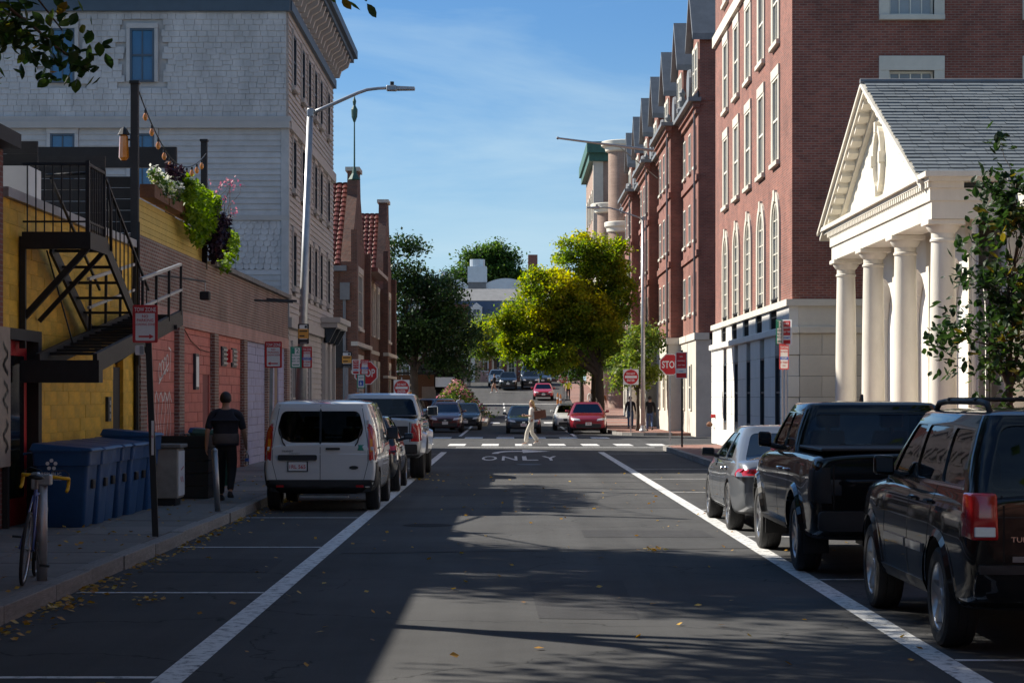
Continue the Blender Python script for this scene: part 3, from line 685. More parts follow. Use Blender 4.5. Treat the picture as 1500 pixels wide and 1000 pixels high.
# ================================================================ RIGHT: tall brick hall
ha = thing('brick_hall', (16, 66, 0.0), 'tall red brick hall with arched stone windows and pale stone base', 'building')
hs = Wall(7.6, 55.3, (0, 1), (-1, 0)); hn = Wall(7.6, 55.3, (1, 0), (0, -1))
ops = []
for k in range(5):
    c = 3.3+k*3.4; ops.append((c-0.72, c+0.72, 4.5, 7.45, 'arch'))
    for (a, d) in ((8.55, 10.95), (11.95, 14.3), (15.75, 18.2)): ops.append((c-0.62, c+0.62, a, d))
nops = [(2.62, 3.83, 8.6, 10.65), (6.5, 7.7, 8.6, 10.65), (2.62, 3.83, 12.15, 14.3), (6.5, 7.7, 12.15, 14.3), (10.4, 11.6, 8.6, 10.65), (10.4, 11.6, 12.15, 14.3)]
b = MB(); facade(b, hs, 0, 20.7, 4.42, 19, ops, 0.28); facade(b, hn, 0, 18, 4.42, 19, nops, 0.28); b.build('wall', 'brick_hall', ha)
part('inner_wall', 'black_wood', ha, (7.9, 25.4, 55.6, 75.95, 0.1, 18.9)); part('roof', 'grey_roof', ha, (7.5, 25.7, 55.2, 76.1, 19.0, 19.4))
part('rear_wall', 'brick_hall', ha, (7.62, 25.5, 75.96, 76.0, 0, 19)); part('side_wall', 'brick_hall', ha, (25.42, 25.6, 55.32, 75.95, 0, 19))
part('belt_course', 'limestone', ha, (7.48, 7.66, 55.3, 76.05, 14.75, 15.15)); part('belt_course', 'limestone', ha, (7.66, 25.6, 55.18, 55.36, 14.75, 15.15))
for o in ops:
    if len(o) == 4: window(ha, hs, *o, depth=0.03, fr=0.06, nx=2, nz=2, frame='cream_trim', pane='pane_blind', sill='limestone', sur='limestone', surw=0.22, surd=0.05)
    else:
        a, c, z0, z1 = o[:4]; r = (c-a)/2; zc = z1-r; n = 12
        b = MB(); pl = [(a+r-r*math.cos(PI*i/n), zc+r*math.sin(PI*i/n)) for i in range(n+1)]
        def ring(ro, ri, d0, d1):
            P = hs.P
            for i in range(n):
                t0, t1 = PI*i/n, PI*(i+1)/n; q = lambda rr, t: (a+r-rr*math.cos(t), zc+rr*math.sin(t))
                b.hexa([P(*q(ri,t0),d0), P(*q(ro,t0),d0), P(*q(ro,t1),d0), P(*q(ri,t1),d0), P(*q(ri,t0),d1), P(*q(ro,t0),d1), P(*q(ro,t1),d1), P(*q(ri,t1),d1)])
        ring(r, r-0.09, -0.05, 0.02)
        hs.box(b, a, a+0.09, z0, zc, -0.05, 0.02); hs.box(b, c-0.09, c, z0, zc, -0.05, 0.02); hs.box(b, a+r-0.04, a+r+0.04, z0, z1-0.05, -0.05, 0.012)
        for j in range(1, 6): hs.box(b, a+0.09, c-0.09, z0+j*0.48-0.015, z0+j*0.48+0.015, -0.05, 0.0)
        w = b.build('arched_window', 'cream_trim', ha)
        b = MB(); b.poly([hs.P(a, z0, -0.04), hs.P(c, z0, -0.04)] + [hs.P(*q, -0.04) for q in reversed(pl)]); b.build('pane', 'pane_blind', w)
        b = MB(); ring(r+0.26, r, -0.2, 0.06); hs.box(b, a-0.26, a, z0, zc, -0.2, 0.06); hs.box(b, c, c+0.26, z0, zc, -0.2, 0.06); b.build('surround', 'limestone', w)
        b = MB(); hs.box(b, a+r-0.16, a+r+0.16, z1-0.02, z1+0.30, -0.1, 0.09); b.build('keystone', 'limestone', w)
for o in nops: window(ha, hn, *o, depth=0.2, fr=0.06, nx=4, nz=2, frame='cream_trim', pane='pane_blind', sill='limestone', sur='limestone', surw=0.28, surd=0.05)
# stone base built of ashlar blocks
base_ops = []
for k in range(5):
    c = 2.0+k*3.5; base_ops.append((c-0.55, c+0.55, 0.95, 3.0))
b = MB()
for wl, U1 in ((hs, 20.8), (hn, 18.0)):
    z = 0.13; k = 0
    while z < 3.55:
        z1 = min(z+0.57, 3.55); u = -0.1-(0.7 if k % 2 else 0)
        while u < U1:
            p, q = max(u, -0.14 if wl is hs else 0.0)+0.004, min(u+1.4, U1)-0.004; u += 1.4
            segs = [(p, q)]
            if wl is hs:
                for o in base_ops:
                    if z1 > o[2] and z < o[3]:
                        ns = []
                        for (s0, s1) in segs:
                            if s1 <= o[0] or s0 >= o[1]: ns.append((s0, s1))
                            else:
                                if s0 < o[0]: ns.append((s0, o[0]))
                                if s1 > o[1]: ns.append((o[1], s1))
                        segs = ns
            for (s0, s1) in segs:
                if s1-s0 < 0.05: continue
                if wl is hs: piece('ashlar', 'whitestone', 7.46, 7.78, 55.3+s0, 55.3+s1, z+0.004, z1-0.004, ha, 0.015)
                else: piece('ashlar', 'limestone', 7.785+s0, 7.785+s1, 55.16, 55.5, z+0.004, z1-0.004, ha, 0.015)
        z = z1; k += 1
part('base_core', 'mortar', ha, (7.5, 7.7, 75.2, 76.0, 0, 3.5))
part('base_course', 'whitestone', ha, (7.36, 7.75, 55.06, 76.06, 3.555, 3.75), bevel=0.02); part('base_course', 'limestone', ha, (7.75, 25, 55.06, 55.4, 3.555, 3.75), bevel=0.02)
part('base_upper', 'limestone', ha, (7.752, 25, 55.2, 55.4, 3.752, 4.3)); part('base_cap', 'limestone', ha, (7.42, 7.7, 55.12, 76.05, 4.3, 4.48), (7.7, 25, 55.12, 55.4, 4.3, 4.48))
for k in range(6):
    u0 = [0.0, 4.15, 7.55, 10.95, 14.35, 17.75][k]-0.0; u1 = [2.45, 5.85, 9.25, 12.65, 16.05, 20.75][k]
    part('base_panel', 'whitestone', ha, (7.5, 7.75, 55.2+u0, 55.3+u1, 3.752, 4.3))
for k in range(5):
    c = 3.3+k*3.4; b = MB()
    for j in range(8): hs.box(b, c-0.8+j*0.22, c-0.77+j*0.22, 3.76, 4.62, 0.02, 0.05)
    hs.box(b, c-0.82, c+0.82, 4.62, 4.66, 0.0, 0.06); hs.box(b, c-0.82, c+0.82, 4.1, 4.13, 0.01, 0.055); b.build('window_grille', 'black_iron', ha); 
    part('grille_backing', 'black_iron', ha, (7.62, 7.7, 55.3+c-0.85, 55.3+c+0.85, 3.752, 4.3))
for o in base_ops: window(ha, hs, *o, depth=-0.06, fr=0.07, nx=2, nz=2, frame='dark_frame', pane='pane_dark')
b = MB()
for o in base_ops: hs.box(b, o[0]-0.02, o[1]+0.02, o[2]-0.02, o[3]+0.02, -0.12, -0.07)
b.build('window_backing', 'black_wood', ha, kind='stuff')
b = MB(); b.tube([(7.46, 74.6, 1.15), (7.3, 74.6, 1.15)], 0.07, 8); b.build('standpipe', 'sign_red', ha); b = MB(); b.lathe([(0, 0), (0.1, 0.02), (0.12, 0.1), (0.06, 0.18), (0, 0.2)], (7.3, 75.2, 0.75), 12); b.build('standpipe_cap', 'rust', ha)

# ================================================================ RIGHT: portico building
te = thing('portico_building', (12, 45.7, 0.0), 'cream temple fronted building with four columns and a slate roof', 'building')
XC = 8.4; CY = [51.3, 47.45, 43.6, 39.8]; YC = 46.2; HW = 6.5
for cy in CY:
    b = MB(); r = 0.27
    b.lathe([(0, .14), (r*1.45, .14), (r*1.45, .3), (r*1.3, .32), (r*1.35, .4), (r*1.15, .48), (r*1.02, .5)] + [(r*(1.0-0.16*t*t), 0.5+4.35*t) for t in [i/10 for i in range(11)]] +
            [(r*.93, 4.86), (r*.93, 4.9), (r*.84, 4.92), (r*.84, 5.02), (r*1.0, 5.06), (r*1.18, 5.13), (r*1.2, 5.17), (0, 5.17)], (XC, cy, 0), 32)
    c = b.build('column', 'cream_paint', te, smooth=True, angle=40)
    part('abacus', 'cream_paint', c, (XC-.36, XC+.36, cy-.36, cy+.36, 5.17, 5.27), bevel=0.01); part('plinth', 'cream_paint', c, (XC-.42, XC+.42, cy-.42, cy+.42, 0.0, 0.14))
    part('pilaster', 'cream_paint', te, (8.9, 9.0, cy-.3, cy+.3, 0.4, 5.27))
part('podium', 'limestone', te, (7.9, 12, 39.2, 52.0, -0.05, 0.02))
part('architrave', 'cream_paint', te, (8.1, 8.7, 39.4, 51.7, 5.272, 5.62), (8.7, 11.2, 39.4, 40.0, 5.272, 5.62), (8.7, 11.2, 51.1, 51.7, 5.272, 5.62))
part('frieze', 'cream_paint', te, (8.06, 8.7, 39.36, 51.74, 5.62, 5.86), (8.7, 11.2, 39.36, 40.0, 5.62, 5.86))
part('cornice', 'cream_paint', te, (8.0, 11.2, 39.2, 52.4, 5.98, 6.06), (7.92, 11.2, 39.1, 52.6, 6.06, 6.16)); part('ceiling', 'cream_paint', te, (8.7, 11.2, 40, 51.1, 5.55, 5.6))
part('bed_mould', 'cream_paint', te, (8.08, 8.7, 39.3, 52.0, 5.86, 5.98))
for k in range(58): piece('dentil', 'cream_paint', 8.01, 8.08, 39.3+k*0.218, 39.42+k*0.218, 5.87, 5.975, te, 0.02)
# tympanum and raking cornice
b = MB(); b.prism([(8.35, YC-HW+0.2, 6.16), (8.35, YC+HW-0.2, 6.16), (8.35, YC, 8.62)], (0.3, 0, 0)); b.build('tympanum', 'cream_paint', te)
sl = 2.85/HW; ang = math.atan(sl)
for sgn in (-1, 1):
    def rk_box(mb, t0, t1, h0, h1, x0, x1):
        """box along the rake: t = metres from the apex along y, h = height above the rake line"""
        ya, yb2 = YC+sgn*t0, YC+sgn*t1; za, zb = 8.72-t0*sl, 8.72-t1*sl
        mb.hexa([(x0,ya,za+h0), (x1,ya,za+h0), (x1,yb2,zb+h0), (x0,yb2,zb+h0), (x0,ya,za+h1), (x1,ya,za+h1), (x1,yb2,zb+h1), (x0,yb2,zb+h1)])
    b = MB(); rk_box(b, 0, HW, -0.02, 0.12, 7.95, 8.5); rk_box(b, 0, HW+0.02, 0.12, 0.20, 7.88, 8.5); b.build('raking_cornice', 'cream_paint', te)
    b = MB(); rk_box(b, 0.05, HW-0.4, -0.2, -0.02, 8.24, 8.4); b.build('raking_bed_mould', 'cream_paint', te)
    for k in range(12):
        t = 0.25+k*0.5; b = MB(); rk_box(b, t, t+0.24, -0.13, -0.021, 8.0, 8.24); b.build('modillion', 'cream_paint', te)
# oval window in the tympanum
b = MB(); n = 28
def oval(ry, rz, t): return (YC+ry*math.cos(t), 7.2+rz*math.sin(t))
for i in range(n):
    t0, t1 = 2*PI*i/n, 2*PI*(i+1)/n
    P = [(8.36,*oval(.42,.62,t0)), (8.36,*oval(.55,.76,t0)), (8.36,*oval(.55,.76,t1)), (8.36,*oval(.42,.62,t1))]
    b.hexa(P + [(8.24, p[1], p[2]) for p in P])
ow = b.build('oval_window', 'cream_paint', te)
for t in (0, PI/2, PI, 3*PI/2):
    y, z = oval(.5, .72, t); part('keystone', 'cream_paint', ow, (8.2, 8.35, y-.09, y+.09, z-.12, z+.12))
b = MB(); b.poly([(8.34, *oval(.45,.65,2*PI*i/n)) for i in range(n)]); b.build('pane', 'cream_trim', ow)
# slate roof, near slope built slate by slate
b = MB(); b.hexa([(8.5, YC, 8.6), (24, YC, 8.6), (24, YC-HW, 5.85), (8.5, YC-HW, 5.85), (8.5, YC, 8.86), (24, YC, 8.86), (24, YC-HW-.1, 5.97), (8.5, YC-HW-.1, 5.97)])
b.hexa([(8.5, YC, 8.6), (24, YC, 8.6), (24, YC+HW, 5.85), (8.5, YC+HW, 5.85), (8.5, YC, 8.86), (24, YC, 8.86), (24, YC+HW+.1, 5.97), (8.5, YC+HW+.1, 5.97)])
b.build('roof', 'slate', te)
b = MB(); rr = random.Random(5); rows_n = 30; tl = math.hypot(HW, 2.87)
for k in range(rows_n):
    t0 = tl*k/rows_n; t1 = t0+tl/rows_n*1.25; x = 7.9+rr.random()*0.05
    def rp(t, lift): return (YC-HW-0.12+t*math.cos(ang)-lift*math.sin(ang), 6.03+t*math.sin(ang)+lift*math.cos(ang))
    while x < 18:
        w = rr.uniform(0.2, 0.36); l = 0.035+rr.uniform(0, 0.012); ya, za = rp(t0+rr.uniform(-.012, .012), l); yc, zc = rp(t1, 0.012); yd, zd = rp(t0, 0.0)
        b.add([(x+.003,ya,za), (x+w-.003,ya,za), (x+w-.003,yc,zc), (x+.003,yc,zc), (x+.003,yd,zd), (x+w-.003,yd,zd)], [(0,1,2,3), (4,5,1,0)]); x += w
b.build('slates', 'slate', te, kind='stuff')
b = MB(); b.tube([(7.88, YC, 8.95), (18, YC, 8.95)], 0.07, 8); b.build('ridge_cap', 'lead', te)
for x in (10.75, 11.15, 11.6, 12.0): 
    b = MB(); b.box(x, x+0.09, YC-5.45, YC-5.2, 6.45, 6.75); b.build('snow_guard_bracket', 'rust', te)
b = MB()
for j in range(3): b.tube([(10.5, YC-5.45+j*.09, 6.58+j*0.06), (12.3, YC-5.45+j*.09, 6.58+j*0.06)], 0.018, 5)
b.build('snow_guard_rail', 'rust', te, kind='stuff')
# back wall of the porch with arched recesses, main body behind
pw = Wall(9.0, 39.4, (0, 1), (-1, 0)); aops = [(0.95+k*3.87, 3.65+k*3.87, 0.4, 4.7, 'arch') for k in range(3)]
b = MB(); facade(b, pw, 0, 12.3, 0, 5.6, aops, 0.35); b.build('porch_wall', 'whitestone', te)
for a in aops:
    part('recess_wall', 'whitestone', te, (9.36, 9.42, 39.4+a[0], 39.4+a[1], 0.3, 4.8)); part('impost', 'whitestone', te, (8.92, 9.0, 39.4+a[0]-.35, 39.4+a[0]+.03, 3.0, 3.3))
    part('impost', 'whitestone', te, (8.92, 9.0, 39.4+a[1]-.03, 39.4+a[1]+.35, 3.0, 3.3))
part('body_wall', 'limestone', te, (9.45, 26, 38.96, 52.4, -0.05, 6.1)); part('side_wing', 'cream_paint', te, (9.9, 26, 33.2, 38.55, -0.05, 5.4))
part('side_wing_cornice', 'cream_paint', te, (9.6, 26, 32.9, 38.94, 5.4, 5.8), bevel=0.03)
b = MB(); b.hexa([(9.5,32.8,5.8), (26,32.8,5.8), (26,38.94,5.8), (9.5,38.94,5.8), (12.5,35.8,7.5), (26,35.8,7.5), (26,38.0,7.5), (12.5,38.0,7.5)]); b.build('side_wing_roof', 'slate', te)
sww = Wall(9.9, 33.2, (0, 1), (-1, 0))
for u in (0.9, 3.1): window(te, sww, u, u+1.2, 1.2, 4.2, depth=-0.0, fr=0.08, nx=3, nz=5, frame='white_paint', pane='pane', sur='whitestone', surw=0.2, surd=0.1, sill='whitestone')
fn = thing('iron_fence', (7.4, 34, 0.13), 'black iron railing in front of the portico building', 'fence')
for y in (30.0, 33.5, 37.0): part('post', 'black_iron', fn, (7.36, 7.44, y, y+0.08, 0.12, 1.45))
part('rail', 'black_iron', fn, (7.38, 7.42, 30, 37, 1.25, 1.29)); part('rail', 'black_iron', fn, (7.38, 7.42, 30, 37, 0.3, 0.34))
for k in range(44): piece('bar', 'black_iron', 7.39, 7.41, 30.15+k*0.155, 30.17+k*0.155, 0.2, 1.4, fn, 0.02)

# ================================================================ RIGHT, beyond the cross street: long brick row with bays
br = thing('gabled_brick_row', (14, 124, 0.0), 'long red brick residence with projecting bays and gabled dormers', 'building')
BX = 8.7; Y0, Y1 = 95.0, 153.0
bays_ = [(103.6, 111.6), (119.7, 127.7), (136.6, 144.6)]
segs = []; y = Y0
for (a, c) in bays_: segs += [(y, a, 0), (a, c, 0.62)]; y = c
segs.append((y, Y1, 0))
b = MB(); wins = []
for (a, c, p) in segs:
    wl = Wall(BX-p, a, (0, 1), (-1, 0)); L2 = c-a; o = []
    nw = 3 if L2 > 7 else 2; 
    for i in range(nw):
        u = L2*(i+0.5)/nw
        for z0 in (5.85, 9.27, 12.7): o.append((u-0.55, u+0.55, z0, z0+1.85))
    facade(b, wl, 0, L2, 4.8, 15.6, o, 0.22); wins.append((wl, o))
    if p:
        e0 = Wall(BX-p, a, (1, 0), (0, -1)); e1 = Wall(BX-p, c, (1, 0), (0, 1)); facade(b, e0, 0, p, 4.8, 15.6, []); facade(b, e1, 0, p, 4.8, 15.6, [])
facade(b, Wall(BX, Y0, (1, 0), (0, -1)), 0, 12, 4.8, 17.5, [])
b.build('wall', 'brick_row', br)
part('inner_wall', 'black_wood', br, (BX+0.3, 20.6, Y0+0.3, Y1, 0, 15.5)); part('rear_wall', 'brick_row', br, (20.7, 20.9, Y0+0.1, Y1, 0, 15.5)); part('end_wall', 'brick_row', br, (BX+0.1, 20.6, Y1+0.01, Y1+0.2, 0, 15.6))
for wl, o in wins:
    for q in o: window(br, wl, *q, depth=0.03, fr=0.06, nx=2, nz=2, frame='cream_trim', pane='pane', sill='limestone', surw=0.08)
for (a, c, p) in segs:
    x = BX-p
    part('base', 'limestone', br, (x-0.12, x+0.6, a-(0.12 if p or a == Y0 else -0.125), c+(0.12 if p else -0.125), -0.05, 4.5)); part('base_cap', 'limestone', br, (x-0.2, x+0.5, a-(0.2 if p or a == Y0 else -0.205), c+(0.2 if p else -0.205), 4.502, 4.82))
    for z in (8.4, 11.9): part('string_course', 'brick_row', br, (x-0.1, x+0.05, a-(0.1 if p or a == Y0 else -0.105), c+(0.1 if p else -0.105), z, z+0.28))
    part('cornice', 'brick_row', br, (x-0.14, x+0.05, a-(0.14 if p or a == Y0 else -0.145), c+(0.14 if p else -0.145), 15.0, 15.25), (x-0.26, x+0.05, a-(0.26 if p or a == Y0 else -0.265), c+(0.26 if p else -0.265), 15.25, 15.5))
    part('gutter', 'lead', br, (x-0.5, x+0.1, a-(0.45 if p or a == Y0 else -0.46), c+(0.45 if p else -0.46), 15.5, 15.68))
    bw = Wall(x-0.12, a, (0, 1), (-1, 0))
    for i in range(2):
        u = (c-a)*(0.28+0.44*i); window(br, bw, u-0.5, u+0.5, 1.2, 3.4, depth=-0.005, fr=0.08, nx=2, nz=2, frame='cream_trim', pane='pane_dark')
    b = MB(); b.tube([(x-0.12, a+0.6, 4.8), (x-0.12, a+0.6, 15.3)], 0.06, 6); b.build('downpipe', 'lead', br)
b = MB(); b.hexa([(BX-.4,Y0,15.6), (20.9,Y0,15.6), (20.9,Y1,15.6), (BX-.4,Y1,15.6), (BX+4,Y0+.0,20.5), (16.5,Y0+.0,20.5), (16.5,Y1,20.5), (BX+4,Y1,20.5)]); b.build('roof', 'lead', br)
for y in (94.95, 103.9, 112.8, 121.6, 130.4, 139.2, 147.8):
    x = BX+0.05; w = 3.4; pts = [(x,y,15.6), (x,y+w,15.6), (x,y+w,18.6), (x,y+w/2,20.7), (x,y,18.6)]
    b = MB(); b.prism(pts, (5.5, 0, 0)); g = b.build('dormer', 'brick_row', br)
    b = MB()
    for s in (0, 1):
        ya, yb2 = (y-0.3, y+w/2) if s == 0 else (y+w+0.3, y+w/2); za = 18.35
        b.hexa([(x-.35,ya,za), (x+5.5,ya,za), (x+5.5,yb2,20.8), (x-.35,yb2,20.8), (x-.35,ya,za+.3), (x+5.5,ya,za+.3), (x+5.5,yb2,21.1), (x-.35,yb2,21.1)])
    b.build('dormer_roof', 'lead', g)
    dw = Wall(x, y, (0, 1), (-1, 0)); window(br, dw, 0.5, 1.5, 16.2, 18.2, depth=-0.005, fr=0.07, frame='cream_trim', pane='pane', sur='limestone', surw=0.12, surd=0.06); window(br, dw, 1.9, 2.9, 16.2, 18.2, depth=-0.005, fr=0.07, frame='cream_trim', pane='pane', sur='limestone', surw=0.12, surd=0.06)
    # scrolled stone shoulder and finial between the dormers
    b = MB(); b.lathe([(0, -0.12), (0.75, -0.12), (0.8, 0), (0.75, 0.12), (0, 0.12)], (x-.05, y+w+0.9, 16.9), 16, axis='x'); b.build('scroll', 'lead', g)
    b = MB(); b.lathe([(0.28, 15.7), (0.3, 15.9), (0.16, 16.0), (0.2, 16.3), (0.1, 16.5), (0.17, 16.7), (0, 16.95)], (x-.35, y+w+1.9, 0), 10); b.build('finial', 'lead', g)
b = MB(); b.tube([(8.1, 113.0, 15.4), (2.6, 111.0, 15.85)], [0.09, 0.05], 8); b.lathe([(0, -0.1), (0.1, 0), (0, 0.1)], (2.55, 111, 15.86), 8); b.tube([(8.1, 113.0, 13.9), (6.0, 112.2, 15.5)], 0.03, 5); b.build('flagpole', 'steel', br)

# turreted building and copper topped block further along
tu = thing('turreted_building', (12, 166, gz(166)), 'pinkish brick building with round corner turrets and cream cornices', 'building')
for (cx, cy, r_, ht) in ((8.95, 160.5, 1.3, 21.5), (8.6, 175.0, 1.2, 18.0)):
    b = MB(); b.lathe([(r_, gz(cy)-.1), (r_, ht)], (cx, cy, 0), 28); tt = b.build('turret', 'brick_tan', tu, smooth=True)
    for (z, o) in ((ht, 0.55), (ht-6.3, 0.3), (ht-11.5, 0.25)):
        b = MB(); b.lathe([(r_-.02, z-.55), (r_+o*.4, z-.45), (r_+o*.5, z-.2), (r_+o, z-.05), (r_+o*1.05, z+.25), (r_+o*.9, z+.3), (0, z+.45)], (cx, cy, 0), 28); b.build('cornice', 'cream_trim', tt, smooth=True, angle=35)
part('wall', 'brick_tan', tu, (9.3, 22, 156, 182, 0, 19.5)); part('roof', 'grey_roof', tu, (9, 22.2, 155.8, 182.2, 19.5, 20))
for y in (163.6, 166.4, 169.2):
    for z in (8, 12, 16):
        window(tu, Wall(9.3, y, (0, 1), (-1, 0)), 0, 1.3, z, z+2.3, depth=-0.005, fr=0.1, frame='cream_trim', pane='pane', sur='cream_trim', surw=0.2, surd=0.1)
for (x, y, z) in ((10.2, 166, 20), (11.6, 170, 20), (13, 164, 20)): part('chimney', 'brick_row', tu, (x, x+.9, y, y+.9, z, z+2.4), (x-.1, x+1, y-.1, y+1, z+2.4, z+2.6))
cp = thing('copper_topped_building', (14, 196, gz(190)), 'tall brick block with a green copper cornice', 'building')
part('wall', 'brick_tan', cp, (7.6, 24, 186, 206, 2, 23.2)); part('quoin_strip', 'limestone', cp, (7.5, 8.4, 185.9, 186.8, 2, 23.2)); part('cornice', 'copper', cp, (6.9, 24.5, 185, 207, 23.9, 24.9), (7.1, 24.2, 185.5, 206.5, 23.2, 23.9))
for y in (189, 193, 197, 201):
    for z in (6, 10, 14, 18.2): window(cp, Wall(7.6, y, (0, 1), (-1, 0)), 0, 1.3, z, z+2.4, depth=-0.005, fr=0.1, frame='cream_trim', pane='pane', sur='limestone', surw=0.2, surd=0.1)

# ================================================================ LEFT, beyond the cross street: tudor brick building
td = thing('tile_roofed_brick_building', (-12, 112, 0.0), 'old brown brick building with red clay tile roof and stepped gables', 'building')
TX = -7.5
def gable(y0, y1, zt):
    m = (y0+y1)/2; X = TX
    b = MB(); b.prism([(X-.5,y0,-.05), (X-.5,y1,-.05), (X-.5,y1,8.2), (X-.5,m+1.2,zt-1.2), (X-.5,m+.8,zt), (X-.5,m-.8,zt), (X-.5,m-1.2,zt-1.2), (X-.5,y0,8.2)], (.5, 0, 0)); g = b.build('gable', 'brick_tudor', td)
    part('gable_cap', 'limestone', g, (X-.6, X+.1, m-.95, m+.95, zt+.005, zt+.2))
    part('buttress', 'brick_tudor', g, (X, X+.28, y0+.0, y0+.9, 0, zt-3.2)); part('buttress', 'brick_tudor', g, (X, X+.28, y1-.9, y1, 0, 9.2))
    gw = Wall(X, y0, (0, 1), (1, 0)); L2 = y1-y0
    for (z0, z1) in ((5.2, 7.9), (1.5, 3.6)):
        w = window(td, gw, L2/2-1.5, L2/2+1.5, z0, z1, depth=-0.005, fr=0.12, nx=4, nz=3, frame='limestone', pane='pane_dark', sur='limestone', surw=0.22, surd=0.1, sill='limestone')
    part('string_course', 'limestone', g, (X, X+.33, y0-.02, y1+.02, 4.25, 4.45)); part('string_course', 'limestone', g, (X, X+.3, y0-.02, y1+.02, 2.95, 3.1))
    return m
def tiles(x0, x1, ya, za, yb2, zb, name='tile_course', nrow=17):
    b = MB(); d = Vector((0, yb2-ya, zb-za)); nrm = Vector((0, -(zb-za), (yb2-ya))).normalized()
    if nrm.z < 0: nrm = -nrm
    b.poly([(x0,ya,za), (x1,ya,za), (x1,yb2,zb), (x0,yb2,zb)])
    rr = random.Random(9)
    for k in range(nrow):
        p = Vector((0, ya, za))+d*(k/nrow); q = Vector((0, ya, za))+d*((k+1.15)/nrow); x = x0
        while x < x1-.1:
            w = 0.3; l = 0.06+rr.uniform(0, .015)
            for i in range(4):
                a0, a1 = PI*i/4, PI*(i+1)/4; xa, xb = x+w/2-w/2*math.cos(a0), x+w/2-w/2*math.cos(a1); ha_, hb = nrm*(l+.07*math.sin(a0)), nrm*(l+.07*math.sin(a1)); h2, h3 = nrm*(.02+.06*math.sin(a0)), nrm*(.02+.06*math.sin(a1))
                b.poly([Vector((xa,0,0))+p+ha_, Vector((xb,0,0))+p+hb, Vector((xb,0,0))+q+h3, Vector((xa,0,0))+q+h2])
            x += w
    return b.build(name, 'clay_tile', td, kind='stuff')
m1 = gable(96.2, 106.2, 12.9); m2 = gable(120.5, 129.5, 13.6)
part('wall', 'brick_tudor', td, (-16, TX-.5, 96.4, 129.3, -.05, 8.2)); part('street_wall', 'brick_tudor', td, (TX-1.5, TX-.25, 106.2, 120.5, 0, 8.4))
part('stone_band', 'limestone', td, (TX-.3, TX-.2, 106.2, 120.5, 4.25, 4.45))
tw = Wall(TX-.25, 106.2, (0, 1), (1, 0))
for u in (1.2, 4.8, 8.4, 12): 
    window(td, tw, u, u+1.5, 5.2, 7.9, depth=-0.005, fr=0.1, nx=3, nz=3, frame='limestone', pane='pane_dark', sur='limestone', surw=0.2, surd=0.1); window(td, tw, u, u+1.5, 1.4, 3.6, depth=-0.005, fr=0.1, nx=2, nz=3, frame='limestone', pane='pane_dark', sur='limestone', surw=0.2, surd=0.1)
tiles(-14, TX-.45, 96.1, 8.0, m1, 12.3); tiles(-14, TX-.45, 106.4, 8.0, m1, 12.3, nrow=8); tiles(-14, TX-.45, 120.2, 8.0, m2, 12.9); tiles(-14, TX-.45, 129.7, 8.0, m2, 12.9, nrow=8)
b = MB(); b.hexa([(TX-.2,106,8.2), (TX-.2,120.5,8.2), (-14,120.5,8.2), (-14,106,8.2), (TX-4,106,12), (TX-4,120.5,12), (-12,120.5,12), (-12,106,12)]); b.build('main_roof', 'clay_tile', td)
part('awning_roof', 'clay_tile', td, (TX-.3, TX+.5, 108, 117, 8.45, 8.65)); part('gutter', 'lead', td, (TX-.9, TX-.2, 95.9, 96.15, 7.75, 8.0)); part('hopper', 'lead', td, (-8.0, -7.55, 95.95, 96.18, 6.4, 7.2))
b = MB(); b.tube([(-7.8, 96.1, 0.1), (-7.8, 96.1, 6.5)], 0.08, 6); b.build('downpipe', 'lead', td)
b = MB(); b.tube([(-7.6, 99.6, 12.6), (-7.6, 99.6, 15.3)], [0.045, 0.03], 8); b.lathe([(0.3, 12.4), (0.12, 12.7), (0.07, 13), (0, 13)], (-7.6, 99.6, 0), 10); b.lathe([(0.05, 15.2), (0.14, 15.45), (0.16, 15.8), (0.06, 16.0), (0.09, 16.2), (0, 16.5)], (-7.6, 99.6, 0), 10); b.build('weather_vane', 'copper', td)
for (x, y) in ((-7.62, 97.0),): part('window_guard', 'black_iron', td, (-9.0, -7.7, 96.1, 96.18, 3.2, 4.6))

# ================================================================ BACKGROUND
ms = thing('mansard_building', (-5, 266, gz(266)), 'distant building with blue slate mansard roof and white dormers', 'building')
Y = 258; part('wall', 'brick_pink', ms, (-14, 6, Y, Y+16, 3, 10.4)); part('eaves', 'white_paint', ms, (-14.3, 6.3, Y-.4, Y+16, 10.1, 10.7))
b = MB(); b.hexa([(-14.2,Y-.2,10.7), (6.2,Y-.2,10.7), (6.2,Y+16,10.7), (-14.2,Y+16,10.7), (-13.2,Y+.9,14), (5.4,Y+.9,14), (5.4,Y+15,14), (-13.2,Y+15,14)]); b.build('mansard', 'blue_slate', ms)
b = MB(); b.hexa([(-13.3,Y+.8,14), (5.5,Y+.8,14), (5.5,Y+15,14), (-13.3,Y+15,14), (-12.6,Y+5,15.7), (4.8,Y+5,15.7), (4.8,Y+11,15.7), (-12.6,Y+11,15.7)]); b.build('upper_roof', 'grey_roof', ms)
mwl = Wall(-14, Y-.1, (1, 0), (0, -1))
for u in (1.6, 5.4, 9.2, 13.0):
    b = MB(); mwl.box(b, u-.2, u+1.2, 11.2, 13.1, -1.2, 0.1); mb_p = mwl.P; b.prism([mb_p(u-.3, 13.1, .15), mb_p(u+1.3, 13.1, .15), mb_p(u+.5, 13.7, .15)], (0, 1.2, 0)); dm = b.build('dormer', 'white_paint', ms)
    window(ms, mwl, u, u+1.0, 11.4, 12.95, depth=-0.11, fr=0.1, frame='white_paint', pane='pane_dark')
for u in (1, 4, 7, 10, 13, 16): window(ms, Wall(-14, Y, (1, 0), (0, -1)), u, u+1.2, 5, 7.6, depth=-0.005, fr=0.1, frame='white_paint', pane='pane_dark')
